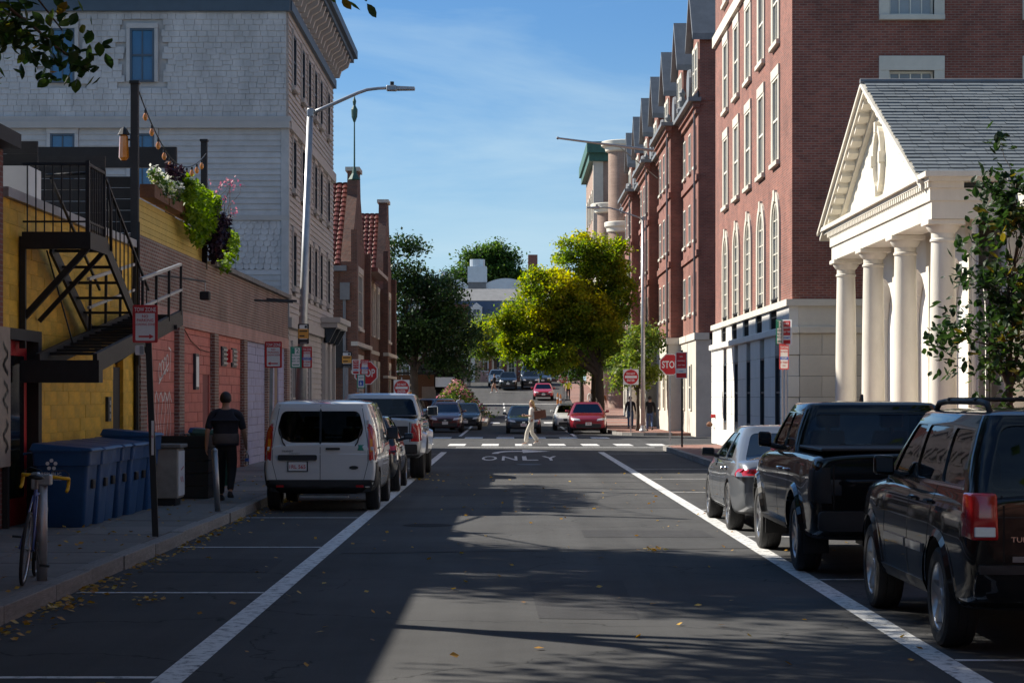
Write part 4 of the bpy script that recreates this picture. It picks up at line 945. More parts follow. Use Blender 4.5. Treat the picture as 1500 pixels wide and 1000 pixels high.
part('chimney', 'brick_row', ms, (-7.1, -5.4, Y-.3, Y+1, 10.7, 13.3), (-7.2, -5.3, Y-.4, Y+1.1, 13.3, 13.5))
sh = thing('silver_roofed_hall', (-4, 310, 3.4), 'far hall with curved silver roof and rooftop cooling unit', 'building')
part('wall', 'grey_trim', sh, (-14, 4, 300, 318, 3.2, 17.2))
for (x0, x1, zt) in ((-11, -5.5, 1.9), (-5.4, 4, 2.0)):
    b = MB(); pts = [(x0+(x1-x0)*i/14, 300, 17.2+zt*math.sin(PI*i/14)**0.8 if 0 < i < 14 else 17.2) for i in range(15)]; b.prism(pts, (0, 18, 0)); b.build('curved_roof', 'silver', sh, smooth=True, angle=40)
cu = part('cooling_unit', 'silver', sh, (-6.3, -3.5, 299.4, 303, 18.6, 20.9)); b = MB(); b.lathe([(1.1, 20.9), (1.1, 22.0), (0.95, 22.0), (0.9, 21.6), (0, 21.6)], (-4.9, 301, 0), 20); b.build('fan_cowl', 'silver', cu)
part('support', 'lead', cu, (-6.2, -3.6, 299.5, 302.9, 17.2, 18.6)); part('vent_stack', 'silver', sh, (-10.2, -9.3, 300, 301, 17.2, 20.2)); part('vent_stack', 'silver', sh, (-9.0, -8.4, 300, 301, 17.2, 19.8))
part('chimney', 'brick_row', sh, (2.6, 4.0, 305, 307, 17, 23))
fb = thing('far_brick_terrace', (1, 236, gz(236)), 'shaded red brick terrace with tall pale windows at the end of the street', 'building')
part('wall', 'brick_row', fb, (-2.5, 8, 233, 243, 3, 9)); part('roof', 'lead', fb, (-2.7, 8.2, 232.8, 243.2, 9, 9.5))
fbw = Wall(-2.5, 233, (1, 0), (0, -1))
for u in (0.5, 2.2, 3.9, 5.6, 7.3, 9.0): window(fb, fbw, u, u+0.8, 3.9, 6.3, depth=-0.005, fr=0.1, frame='cream_trim', pane='pane', sur='limestone', surw=0.14, surd=0.08)
lo = thing('ochre_terrace', (-11, 226, gz(226)), 'ochre rendered terrace with white pilasters behind the dark trees', 'building')
part('wall', 'sign_wood', lo, (-20, -3.4, 224, 232, 3, 8.2)); part('roof', 'lead', lo, (-20, -3.2, 223.8, 232, 8.2, 8.7))
for k in range(8): part('pilaster', 'white_paint', lo, (-19+k*2.1, -18.6+k*2.1, 223.85, 224.0, 3, 8.2))
for k in range(7): window(lo, Wall(-18.2+k*2.1, 224, (1, 0), (0, -1)), 0, 0.9, 4, 6.6, depth=-0.005, fr=0.1, frame='white_paint', pane='pane_dark')
bw_ = thing('brown_boundary_wall', (-10, 150, gz(150)), 'brown timber boundary wall below the dark trees', 'wall')
for k in range(8): part('panel', 'rust', bw_, (-16+k*1.3, -14.72+k*1.3, 150, 150.2, gz(150)-.1, gz(150)+2.9+0.02*(k % 3)))
part('coping', 'black_wood', bw_, (-16.1, -5.5, 149.9, 150.3, gz(150)+2.95, gz(150)+3.1))
kz = gz(168); ki = thing('kiosk', (-5.6, 169, kz), 'black framed kiosk with bright windows by the plaza', 'kiosk')
part('frame', 'black_iron', ki, (-7.6, -7.35, 168, 170.5, kz+.1, kz+3), (-4.1, -3.85, 168, 170.5, kz+.1, kz+3), (-7.7, -3.75, 167.9, 170.6, kz+3, kz+3.5)); part('back_panel', 'black_wood', ki, (-7.35, -4.1, 170.2, 170.4, kz+.1, kz+3)); part('counter', 'black_wood', ki, (-7.35, -4.1, 168.1, 168.5, kz+.1, kz+1.0)); part('menu_panel', 'sign_white', ki, (-6.2, -4.6, 168.6, 168.66, kz+1.5, kz+2.3)); part('pane', 'pane', ki, (-7.34, -6.4, 168.3, 168.33, kz+1.0, kz+2.9))
# ================================================================ TREES
leafmat('leaf_dark', [(0.0, (0.013, 0.030, 0.010)), (0.5, (0.036, 0.075, 0.019)), (1.0, (0.09, 0.16, 0.035))], 0.35)
leafmat('leaf_yellow', [(0.0, (0.06, 0.11, 0.016)), (0.4, (0.16, 0.24, 0.025)), (0.7, (0.32, 0.34, 0.028)), (1.0, (0.52, 0.45, 0.03))], 0.58)
leafmat('leaf_mid', [(0.0, (0.022, 0.055, 0.012)), (0.55, (0.08, 0.15, 0.028)), (1.0, (0.24, 0.28, 0.045))], 0.45)
leafmat('leaf_street', [(0.0, (0.014, 0.032, 0.010)), (0.6, (0.035, 0.075, 0.016)), (0.92, (0.10, 0.15, 0.02)), (1.0, (0.25, 0.10, 0.02))], 0.35)
leafmat('leaf_lime', [(0.0, (0.06, 0.13, 0.01)), (1.0, (0.26, 0.36, 0.03))], 0.45)
leafmat('leaf_purple', [(0.0, (0.012, 0.006, 0.012)), (1.0, (0.04, 0.015, 0.03))], 0.2)
leafmat('flower_pink', [(0.0, (0.35, 0.06, 0.14)), (1.0, (0.62, 0.30, 0.34))], 0.3)
leafmat('flower_white', [(0.0, (0.55, 0.55, 0.45)), (1.0, (0.8, 0.8, 0.72))], 0.3)
leafmat('fallen', [(0.0, (0.28, 0.13, 0.02)), (0.6, (0.55, 0.30, 0.03)), (1.0, (0.60, 0.42, 0.10))], 0.2)
def leaf_mesh(name, mat, pts, size, rr, parent, kind='stuff', vals=None, flat=0.0, long=1.35, fine=False):
    """many bent leaf-shaped faces around the points; attribute rnd carries each leaf's own tone"""
    vs = []; fs = []; at = []
    for i, p in enumerate(pts):
        s = size*rr.uniform(0.65, 1.3)
        th = rr.uniform(0, 2*PI); ph = rr.gauss(0, 0.7) if not flat else rr.gauss(0, flat)
        a = Vector((math.cos(th)*math.cos(ph), math.sin(th)*math.cos(ph), math.sin(ph)-(0.25 if not flat else 0))).normalized()
        c = a.cross(Vector((rr.gauss(0, .4), rr.gauss(0, .4), 1)))
        if c.length < 1e-4: c = Vector((1, 0, 0))
        c.normalize(); nn = a.cross(c)
        P = Vector(p); b0 = len(vs); L2, w = s*long/2, s*0.42
        v = vals[i] if vals else rr.random()
        if fine:
            m0, m1, m2 = P-a*L2, P+nn*s*.02, P+a*L2-nn*s*.2
            vs += [m0, P-a*L2*.55+c*w*.72-nn*w*.2, P+c*w-nn*w*.35, P+a*L2*.5+c*w*.7-nn*w*.4, m2, P+a*L2*.5-c*w*.7-nn*w*.4, P-c*w-nn*w*.35, P-a*L2*.55-c*w*.72-nn*w*.2, m1]
            fs += [(b0, b0+1, b0+2, b0+8), (b0+8, b0+2, b0+3, b0+4), (b0+8, b0+4, b0+5, b0+6), (b0, b0+8, b0+6, b0+7)]; at += [v]*9
        else:
            vs += [P-a*L2, P+c*w-nn*w*.25-a*L2*.1, P+a*L2-nn*s*.15, P-c*w-nn*w*.25-a*L2*.1]
            fs += [(b0, b0+1, b0+2), (b0, b0+2, b0+3)]; at += [v]*4
    me = bpy.data.meshes.new(name); off = wloc(parent) if parent else Vector((0,0,0)); me.from_pydata([tuple(v-off) for v in vs], [], fs); me.materials.append(M[mat])
    A = me.attributes.new('rnd', 'FLOAT', 'POINT'); A.data.foreach_set('value', at)
    o = bpy.data.objects.new(name, me); COL.objects.link(o); o.parent = parent
    if kind: o['kind'] = kind
    return o
def limb(b, p, q, r0, r1, rr, n=5, wob=0.06):
    p, q = Vector(p), Vector(q); d = q-p; pts = []
    for i in range(n+1):
        t = i/n; k = d.length*wob*math.sin(PI*t)
        pts.append(p+d*t+Vector((rr.gauss(0, 1), rr.gauss(0, 1), rr.gauss(0, .6)))*k*0.5+Vector((0, 0, d.length*0.05*math.sin(PI*t))))
    b.tube(pts, [r0+(r1-r0)*i/n for i in range(n+1)], 6); return pts
def tree(name, loc, label, h0, rt, lobes, nleaf, lsize, mat, seed, nclump=60, val=None, group=None, lean=(0, 0), single=0, clear=0.0, fine=False):
    """lobes: (cx, cy, cz, rx, ry, rz) offsets from loc"""
    rr = random.Random(seed); root = thing(name, loc, label, 'tree', group); L0 = Vector(loc)
    b = MB(); top = L0+Vector((lean[0], lean[1], h0))
    b.tube([L0+Vector((0, 0, -0.1)), L0+Vector((0, 0, 0.15)), L0.lerp(top, .35)+Vector((.03, 0, 0)), L0.lerp(top, .7), top], [rt*1.5, rt*1.1, rt, rt*.85, rt*.75], 10)
    tr = b.build('trunk', 'bark', root, smooth=True)
    clumps = []; lb = MB(); tot = sum(q[3]*q[4]*q[5] for q in lobes)
    for q in lobes:
        k = max(3, int(nclump*q[3]*q[4]*q[5]/tot)); c = L0+Vector(q[:3]); hub = top.lerp(c, .45)
        limb(lb, top-(top-L0)*rr.uniform(0, .25), hub, rt*.6, rt*.35, rr); limb(lb, hub, c, rt*.35, rt*.15, rr)
        for i in range(k):
            while True:
                u = Vector((rr.uniform(-1, 1), rr.uniform(-1, 1), rr.uniform(-1, 1)))
                if 0.25 < u.length < 1: break
            u *= u.length**-0.35
            p = c+Vector((u.x*q[3], u.y*q[4], u.z*q[5])); clumps.append((p, u))
            if i % 2 == 0: limb(lb, hub.lerp(c, rr.random()), p, rt*.16, rt*.04, rr, 4, .12)
    lb.build('limbs', 'bark', root, smooth=True, kind='stuff')
    pts = []; vals = []; cr_ = (sum(q[3] for q in lobes)/len(lobes))*2.1/max(2.0, nclump/len(lobes))**0.42
    for i in range(nleaf):
        p, u = clumps[rr.randrange(len(clumps))]; d = Vector((rr.gauss(0, 1), rr.gauss(0, 1), rr.gauss(0, .7)))*cr_*0.42
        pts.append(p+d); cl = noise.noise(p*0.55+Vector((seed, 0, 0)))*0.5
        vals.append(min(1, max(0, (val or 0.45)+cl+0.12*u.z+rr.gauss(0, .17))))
    if clear:
        # a raised canopy: no leaves below its clear height
        kp = [i for i in range(len(pts)) if pts[i].z > clear]; pts = [pts[i] for i in kp]; vals = [vals[i] for i in kp]
    if single:
        # the leaves nearest the street are built one by one
        idx = sorted(range(len(pts)), key=lambda i: single_key(pts[i]))[:300]; s_ = set(idx)
        proto = {}
        for j in range(6):
            o = leaf_mesh('leaf', mat, [Vector((0,0,0))], lsize, random.Random(seed*10+j), None, kind=None, vals=[[.15, .3, .45, .6, .75, .95][j]], fine=True); proto[j] = o.data; bpy.data.objects.remove(o)
        for i in idx:
            o = bpy.data.objects.new('leaf', proto[rr.randrange(6)]); COL.objects.link(o); o.parent = root; o.location = pts[i]-L0; o.rotation_euler = (rr.gauss(0, .4), rr.gauss(0, .4), rr.uniform(0, 6.28))
        keep = [i for i in range(len(pts)) if i not in s_]; pts = [pts[i] for i in keep]; vals = [vals[i] for i in keep]
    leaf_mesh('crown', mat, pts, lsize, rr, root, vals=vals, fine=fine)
    return root
def in_view(p):
    if p.y < 1: return None
    return (748+3000*p.x/p.y, 581-3000*(p.z-1.85)/p.y)
def single_key(p):
    v = in_view(p)
    if v is None or not (-20 < v[0] < 1520 and -20 < v[1] < 1020): return 1e6
    return p.y
tree('golden_street_tree', (5.0, 115, gz(115)+.13), 'large street tree turning golden yellow, in front of the long brick residence', 3.6, 0.26,
     [(-1.0,0,6.2,2.0,2.4,1.7), (0.2,1,8.8,1.4,2.0,1.8), (-2.7,-.5,7.4,1.8,2.2,1.6), (-1.0,.5,9.9,1.5,1.8,1.1), (-3.9,0,5.3,1.6,2.0,1.3), (-4.7,.6,6.6,1.0,1.4,1.0), (-2.9,-1,4.0,1.6,1.8,1.0), (0.3,-.5,5.0,1.0,1.5,1.3), (-2.5,.4,8.7,.9,1.2,.8), (-5.5,0,5.5,.8,1.2,.8), (-5.2,.2,4.4,.9,1.2,.7), (1.0,0,7.4,.9,1.3,1.2), (.9,.2,9.6,.7,1.1,.8)], 66000, 0.145, 'leaf_yellow', 21, 360, 0.48)
tree('street_tree', (4.95, 121, gz(121)+.13), 'street tree with dark trunk just behind the golden tree', 3.4, 0.24, [(-.5,0,5.4,2.0,2,1.8), (.2,0,7.4,1.6,1.8,1.6), (-1.5,1,3.9,1.8,1.8,1.1)], 9000, 0.17, 'leaf_mid', 22, 50)
tree('young_street_tree', (6.45, 104, .13), 'slim pale green young tree beside the tall light pole past the crossing', 2.2, 0.09, [(-.2,0,3.4,1.0,1.0,1.0), (.2,.2,4.5,0.9,.9,.9), (-.5,0,2.6,.8,.8,.6), (.5,0,2.7,.7,.7,.7)], 5200, 0.15, 'leaf_mid', 23, 50, 0.72)
tree('shade_tree', (-7.0, 148, gz(148)), 'big dark green tree overhanging the street beyond the tile roofed building', 4, 0.35, [(0,0,7.2,3.2,3.2,2.8), (-1.0,0,10.4,2.0,2.4,2.2), (2.2,0,5.6,2.3,2.6,2.2), (3.2,0,4.2,1.5,2,1.4), (-2,0,5,2.4,2.4,2), (1.0,1,8.9,1.7,2,1.7)], 30000, 0.2, 'leaf_dark', 24, 110, 0.34)
tree('hilltop_tree', (-4.2, 342, 3.5), 'broad dense green tree rising behind the silver roofed hall', 12, 0.8, [(0,0,18.5,5.5,4,4.2), (-4.5,0,16.5,3.4,3,3), (4.6,0,17,3.6,3,3.4), (1,0,21.2,3.5,3,2.6)], 26000, 0.42, 'leaf_mid', 25, 90, 0.28)
tree('plaza_tree', (-1.6, 214, gz(214)), 'smaller yellow green tree at the end of the street before the terraces', 2.6, 0.2, [(0,0,5.0,2.4,2,1.8), (-1.6,0,4.0,1.7,1.6,1.2), (1.6,0,4.2,1.7,1.6,1.3)], 9000, 0.2, 'leaf_yellow', 26, 50, 0.42)
tree('plaza_tree', (-7.5, 205, gz(205)), 'dark leafy tree between the kiosk and the ochre terrace', 2.8, 0.22, [(0,0,5.6,3,2.4,2.0), (2.4,0,4.6,1.8,1.8,1.4), (-2,0,5,2,2,1.6)], 9000, 0.22, 'leaf_dark', 27, 50, 0.5)
tree('plaza_tree', (2.6, 222, gz(222)), 'dark tree in front of the shaded red brick terrace', 2.6, 0.2, [(0,0,4.8,2.2,2,1.8), (1.5,0,3.8,1.6,1.6,1.2)], 7000, 0.2, 'leaf_dark', 28, 40, 0.5)
tree('pavement_maple', (5.9, 140, gz(140)+.13), 'rounded green tree on the far right pavement beyond the golden tree', 3, .18, [(0,0,5.2,2.2,2,1.8), (.5,0,6.8,1.6,1.6,1.3)], 6000, .19, 'leaf_mid', 61, 40, .5)
tree('pavement_maple', (5.6, 162, gz(162)+.13), 'yellowing tree on the far right pavement near the turreted building', 3, .18, [(0,0,5.0,2.4,2,1.8), (-.6,0,6.4,1.6,1.6,1.3)], 6000, .2, 'leaf_yellow', 62, 40, .4)
tree('young_oak', (6.62, 27.2, .13), 'young broad leaved tree standing by the black parked sport utility vehicle', 2.2, 0.06,
     [(0,0,3.6,.65,.7,.8), (.1,0,4.6,.42,.45,.7), (-.35,0,2.5,.6,.6,.5), (.35,.1,2.6,.6,.6,.6), (.05,0,1.9,.5,.5,.3)], 2500, 0.095, 'leaf_street', 29, 110, 0.45, single=1, fine=True)
tree('overhanging_street_tree', (-5.2, 12.6, .13), 'leafy street tree whose branches hang over the left pavement', 3.6, 0.2,
     [(1.0,3.2,4.75,.75,1.0,.5), (0,0,6.6,2.6,2.8,1.6), (2.2,2.0,6.9,1.9,1.8,1.2), (3.4,2.6,5.75,1.0,.8,.4), (-1,2,7.4,2,2,1.4), (1,-2,7,2.4,2.2,1.6), (-.5,5.5,8.2,2.6,2.6,1.2), (1.8,5.0,8.0,2.0,2.2,1.0), (2,-6,7.2,3.2,3,1.6)], 34000, 0.11, 'leaf_street', 30, 190, 0.5, clear=6.1)
branch_tree = bpy.data.objects['overhanging_street_tree']; rr = random.Random(77); lb = MB(); proto = []
for j in range(8):
    o = leaf_mesh('leaf', 'leaf_street', [Vector((0,0,0))], .088, random.Random(700+j), None, kind=None, vals=[[.1, .25, .35, .45, .55, .7, .85, .3][j]], fine=True); proto.append(o.data); bpy.data.objects.remove(o)
for (p0, p1, n_, sx, sz) in (((-4.6, 13.6, 5.6), (-3.55, 16.2, 4.75), 110, .26, .16), ((-4.5, 14.2, 5.0), (-3.35, 16.3, 4.45), 75, .2, .10), ((-4.6, 14.4, 5.2), (-4.0, 16.0, 4.5), 60, .2, .16), ((-2.6, 14.2, 5.6), (-1.2, 15.8, 4.98), 50, .16, .05)):
    pts_ = limb(lb, p0, p1, .022, .006, rr, 7, .05)
    for i in range(n_):
        u = .3+.7*rr.random()**.7; q = Vector(p0).lerp(Vector(p1), u)+Vector((rr.gauss(0, sx*.6), rr.gauss(0, .2), rr.gauss(0, sz)-.03))
        o = bpy.data.objects.new('leaf', proto[rr.randrange(8)]); COL.objects.link(o); o.parent = branch_tree; o.location = q-wloc(branch_tree); o.rotation_euler = (rr.gauss(0, .5), rr.gauss(0, .5), rr.uniform(0, 6.28))
extra = []
for o in [q for q in branch_tree.children if q.name.split('.')[0] == 'leaf']:
    for j in range(2): extra.append(Vector(o.location)+wloc(branch_tree)+Vector((rr.gauss(-.06, .12), rr.gauss(0, .2), rr.gauss(.05, .09))))
leaf_mesh('small_leaves', 'leaf_street', extra, .08, rr, branch_tree, fine=True)
lb.build('hanging_branches', 'bark', branch_tree, smooth=True, kind='stuff')
tree('unseen_pavement_tree', (-5.5, 19.0, .13), 'left pavement tree beside the red corner building near the bicycle', 4.6, .16, [(0,0,8.2,2.3,2.2,1.1), (-2.4,.6,8.6,2.0,2.2,1.1), (1.6,.8,8.8,1.6,1.8,1.0), (-.5,-2,8.8,2.2,1.8,1.1)], 15000, .12, 'leaf_street', 55, 110, .5, clear=6.7)
tree('tall_yard_tree', (-13.0, 30.3, 0), 'tall tree in the yard behind the yellow and red buildings', 6, 0.3, [(.5,-1.5,10.4,2.6,2.6,1.6), (4.0,-2.5,10.2,2.3,2.4,1.4), (6.4,-3,10.0,1.8,2.2,1.1), (3,-4.5,11.4,2.6,2.2,1.3)], 26000, 0.16, 'leaf_mid', 31, 170, 0.4, clear=8.6)
# flowering island planter
def planter():
    z = gz(137); t = thing('flower_island', (-3.6, 138, z), 'planted traffic island with pink flowering shrubs and brick kerb', 'planter')
    b = MB(); pts = rounded_outline(-5.6, -1.45, 124, 150, ('se', 'sw'), 0.9); b.prism([(p[0], p[1], gz(p[1])-.1) for p in pts], (0, 0, 0.32)); b.build('kerb', 'granite', t)
    b = MB(); pts = rounded_outline(-5.4, -1.65, 124.3, 149.8, ('se', 'sw'), 0.8); b.prism([(p[0], p[1], gz(p[1])+.15) for p in pts], (0, 0, 0.09)); b.build('brick_top', 'brick_paving', t)
    rr = random.Random(41); P = []; Q = []
    for k in range(9000):
        x, y = rr.gauss(-3.9, .85), rr.uniform(134, 147)
        hmax = 2.0*math.exp(-((x+3.7)/1.25)**2)+.35+.4*noise.noise(Vector((x, y, 3))); h = rr.random()**.6*hmax
        (Q if h > hmax*.72 and rr.random() < .42 else P).append(Vector((x, y, gz(y)+.2+h)))
    leaf_mesh('shrub', 'leaf_mid', P, .16, rr, t); leaf_mesh('blooms', 'flower_pink', Q, .15, rr, t)
planter()
# planting hanging over the yellow roof deck fence
pl = thing('trailing_planters', (-6.4, 41.5, 4.9), 'planters spilling bright lime and purple foliage over the yellow fence', 'planter')
for k in range(5): part('box', 'rust', pl, (-6.65, -6.38, 36.7+k*1.65, 38.2+k*1.65, 5.42, 5.66))
rr = random.Random(42)
def spill(y0, y1, mat, n, zlo, zhi, size, name, out=.3):
    P = []
    for k in range(n):
        y = rr.uniform(y0, y1); e = math.sin(PI*(y-y0)/(y1-y0))**.6; zz = zhi-(zhi-zlo)*rr.random()**1.2*e
        P.append(Vector((-6.45+out*(.3+rr.random())*(1 if zz > zlo+.3 else .8)-.1, y, zz+rr.gauss(0, .05))))
    leaf_mesh(name, mat, P, size, rr, pl)
spill(39.6, 43.6, 'leaf_lime', 2600, 4.95, 6.05, .10, 'lime_foliage'); spill(43.0, 45.2, 'leaf_purple', 1500, 4.75, 5.75, .10, 'purple_foliage'); spill(44.8, 46.6, 'leaf_lime', 900, 4.6, 5.5, .09, 'lime_foliage'); spill(36.6, 39.4, 'flower_white', 500, 5.55, 5.9, .07, 'white_blooms', .2); spill(36.6, 39.6, 'leaf_mid', 600, 5.5, 5.85, .08, 'leaves', .2); spill(38.6, 40.2, 'leaf_purple', 500, 5.6, 6.2, .09, 'purple_foliage', .15)
b = MB(); Q = []
for k in range(16):
    y = rr.uniform(43.5, 46.6); p = Vector((-6.5, y, 5.5)); q = p+Vector((rr.gauss(0, .25), rr.uniform(-.3, 1.2), rr.uniform(.5, 1.3))); limb(b, p, q, .008, .004, rr, 4, .1); Q += [q+Vector((rr.gauss(0, .06), rr.gauss(0, .06), rr.gauss(0, .06))) for j in range(7)]
b.build('flower_stems', 'bark', pl, kind='stuff'); leaf_mesh('pink_blooms', 'flower_pink', Q, .05, rr, pl)
# fallen leaves along the kerb and on the road
P = []; rr = random.Random(43)
for k in range(560):
    y = 13+32*rr.random()**1.5; P.append(Vector((-4.1+abs(rr.gauss(0, .16)), y, .012)))
for k in range(260):
    y = rr.uniform(12, 50); x = rr.uniform(-4.1, 5); P.append(Vector((x, y, .012)))
for k in range(220): P.append(Vector((rr.uniform(-6.3, -4.35), rr.uniform(14, 45), .162)))
for (cx, cy) in ((-3.3, 18.5), (-3.9, 17.9), (1.75, 24.6), (-1.95, 45.3), (-4.0, 19.6)):
    for k in range(22): P.append(Vector((cx+rr.gauss(0, .09), cy+rr.gauss(0, .16), .012+rr.random()*.03)))
lf = leaf_mesh('fallen_leaves', 'fallen', P, .06, rr, None, flat=.18, long=1.1); lf['label'] = 'fallen yellow leaves gathered along the kerb and road'; lf['category'] = 'leaves'
# ================================================================ VEHICLES
from mathutils.bvhtree import BVHTree
def loft(rings, cap=True):
    b = MB(); n = len(rings[0]); vs = [p for r_ in rings for p in r_]; fs = []
    for i in range(len(rings)-1):
        for j in range(n): fs.append((i*n+j, i*n+(j+1) % n, (i+1)*n+(j+1) % n, (i+1)*n+j))
    if cap: fs.append(tuple(reversed(range(n)))); fs.append(tuple(range((len(rings)-1)*n, len(rings)*n)))
    return b.add(vs, fs)
def interp(tab, x):
    if x <= tab[0][0]: return tab[0][1]
    for (a, b) in zip(tab, tab[1:]):
        if x <= b[0]:
            t = (x-a[0])/(b[0]-a[0]); return a[1]+(b[1]-a[1])*t
    return tab[-1][1]
def boolean(o, cutters, op='DIFFERENCE'):
    for c in cutters:
        m = o.modifiers.new('b', 'BOOLEAN'); m.operation = op; m.object = c; m.solver = 'EXACT'
def finish(o, cutters, name, mats, smooth=35):
    me = ev_mesh(o, name)
    for c in cutters: bpy.data.objects.remove(c)
    bpy.data.objects.remove(o)
    me.materials.clear()
    for m in mats: me.materials.append(M[m])
    for p in me.polygons: p.material_index = 0
    me.polygons.foreach_set('use_smooth', [True]*len(me.polygons)); me.set_sharp_from_angle(angle=R(smooth))
    return me
def rrect(x, y0, y1, z, rc, n=4):
    pts = []
    for (cx, cy, a) in ((x-rc, y1-rc, 0), (-x+rc, y1-rc, 90), (-x+rc, y0+rc, 180), (x-rc, y0+rc, 270)):
        for i in range(n+1):
            t = R(a+90*i/n); pts.append((cx+rc*math.cos(t), cy+rc*math.sin(t), z))
    return pts
def poly_round(pts, r=0.05, n=3):
    out = []; k = len(pts)
    for i in range(k):
        p, q, s = Vector(pts[i-1]), Vector(pts[i]), Vector(pts[(i+1) % k])
        a, b = (p-q), (s-q); d = min(r, a.length*.4, b.length*.4); A, B = q+a.normalized()*d, q+b.normalized()*d
        for j in range(n+1):
            t = j/n; out.append((A*(1-t)**2+q*2*t*(1-t)+B*t*t))
    return [(v.x, v.y) for v in out]
class Car:
    def __init__(s, name, loc, rz, label, cat, sp, group=None):
        s.sp = sp; s.root = thing(name, loc, label, cat, group, rz); s.paint = sp['paint']; s.build()
    # ---- shell
    def build(s):
        sp = s.sp; L2 = sp['L']/2; hw = sp['hw']; zb = sp['zb']; prof = sp['prof']
        ys = [-L2, -L2+.035, -L2+.12, -L2+.3]; y = -L2+.6
        while y < L2-.75: ys.append(y); y += .4
        ys += [L2-.7, L2-.45, L2-.2, L2-.08, L2-.02]
        nose = sp.get('nose', .86); tail = sp.get('tail', .92)
        wt = [(-L2, tail-.03), (-L2+.035, tail), (-L2+.12, tail+.03), (-L2+.5, .99), (-L2+1, 1), (L2-1, 1), (L2-.5, .97), (L2-.2, nose+.05), (L2-.05, nose), (L2-.02, nose-.04)]
        rings = []
        for y in ys:
            w = hw*interp(wt, y); zt = interp(prof, y); low = interp([(-L2, .12), (-L2+.4, 0), (L2-.5, 0), (L2, .06)], y); z0 = zb+low; h = zt-z0
            half = [(0, z0), (w*.82, z0), (w*.95, z0+.04), (w*.985, z0+.16), (w, z0+.45*h), (w*.993, z0+.62*h), (w*.978, zt-.12), (w*.945, zt-.03), (w*.86, zt+.006), (w*.45, zt+.03), (0, zt+.035)]
            rings.append([(x, y, z) for x, z in half]+[(-x, y, z) for x, z in half[-2:0:-1]])
        def inset(r_, f):
            zc = sum(p[2] for p in r_)/len(r_); return [(p[0]*f, p[1], zc+(p[2]-zc)*f) for p in r_]
        rings = [inset(rings[0], .45), inset(rings[0], .9)]+rings+[inset(rings[-1], .9), inset(rings[-1], .45)]
        o = loft(rings).build('body', s.paint); m = o.modifiers.new('s', 'SUBSURF'); m.levels = 2; m.render_levels = 2
        cuts = []
        for wy in sp['wheels']:
            for sg in (-1, 1):
                c = MB().lathe([(0, -.28), (sp['arch'], -.28), (sp['arch'], .28), (0, .28)], (sg*(hw-.08), wy, sp['rt']), 28, axis='x').build('cut', 'seam'); cuts.append(c)
        boolean(o, cuts); me = finish(o, cuts, 'body', [s.paint, 'car_plastic'])
        for p in me.polygons:
            c = p.center
            for wy in sp['wheels']:
                if math.hypot(c.y-wy, c.z-sp['rt']) < sp['arch']+.004 and abs(c.x) > hw-.4: p.material_index = 1
            if c.z < zb+sp.get('sill', .06): p.material_index = 1
        s.body = bpy.data.objects.new('body', me); COL.objects.link(s.body); s.body.parent = s.root
        # cabin
        c = sp['cab']; b = MB()
        def ring(t, ins=0.0, zoff=0.0):
            x = c['hwb']+(c['hwt']-c['hwb'])*t+.022*4*t*(1-t)-ins; y0 = c['yb'][0]+(c['yt'][0]-c['yb'][0])*t+ins; y1 = c['yb'][1]+(c['yt'][1]-c['yb'][1])*t-ins
            return rrect(x, y0, y1, c['zb']+(c['zt']-c['zb'])*t+zoff, .13)
        def hull(ins, drop):
            t0 = -drop/(c['zt']-c['zb']); rs = [ring(t0, ins), ring(0, ins), ring(.25, ins), ring(.5, ins), ring(.75, ins), ring(.93, ins)]
            top = ring(1.0, ins, -ins)
            cy = (c['yt'][0]+c['yt'][1])/2
            for (f, dz) in ((.985, .02), (.93, .042), (.7, c['crown']*.85), (.3, c['crown'])): rs.append([(p[0]*f, cy+(p[1]-cy)*f, c['zt']+dz-ins*1.0) for p in top])
            return loft(rs)
        o = hull(0, .14).build('cabin', s.paint); cuts = [hull(.05, .3).build('cut', 'seam')]
        s.glass = []
        for poly in sp['side_win']:
            poly = poly_round(poly, .05); cuts.append(MB().prism([(-2, y, z) for y, z in poly], (4, 0, 0)).build('cut', 'seam')); s.glass.append(('side', poly))
        ends = sp.get('end_win', ['front', 'rear'])
        for e in ends:
            m = sp.get('end_margin', {}).get(e, (.1, .08, .09)); k = 1 if e == 'front' else 0
            def pt(t, sx): 
                x = c['hwb']+(c['hwt']-c['hwb'])*t-m[0]; return (sx*x, c['zb']+(c['zt']-c['zb'])*t)
            poly = sp.get('end_poly', {}).get(e) or [pt(m[1], -1), pt(m[1], 1), pt(1-m[2], 1), pt(1-m[2], -1)]
            poly = poly_round(poly, .09, 4); yy = (c['yb'][k]+c['yt'][k])/2; span = abs(c['yb'][k]-c['yt'][k])/2+.25
            cuts.append(MB().prism([(x, yy-span, z) for x, z in poly], (0, 2*span, 0)).build('cut', 'seam')); s.glass.append((e, poly))
        cabf = hull(0, .14); tmp = cabf.build('tmp', s.paint); bmf = bmesh.new(); bmf.from_mesh(tmp.data); bpy.data.objects.remove(tmp)
        boolean(o, cuts); me = finish(o, cuts, 'cabin', [s.paint, 'interior'])
        s.cabin = bpy.data.objects.new('cabin', me); COL.objects.link(s.cabin); s.cabin.parent = s.root
        bm = bmesh.new(); bm.from_mesh(s.body.data); tmpm = bpy.data.meshes.new('x'); bmf.to_mesh(tmpm); bm.from_mesh(tmpm); s.bvh = BVHTree.FromBMesh(bm); bm.free(); bmf.free()
        for kind, poly in s.glass:
            g = sp.get('glass', 'car_glass') if kind != 'front' else sp.get('front_glass', 'car_glass')
            if kind == 'side':
                for sg in (-1, 1): s.patch('side_window', g, 'x' if sg > 0 else '-x', poly, -.012, s.cabin, skirt=0)
            else: s.patch('windscreen' if kind == 'front' else 'rear_window', g, 'y' if kind == 'front' else '-y', poly, -.012, s.cabin, skirt=0)
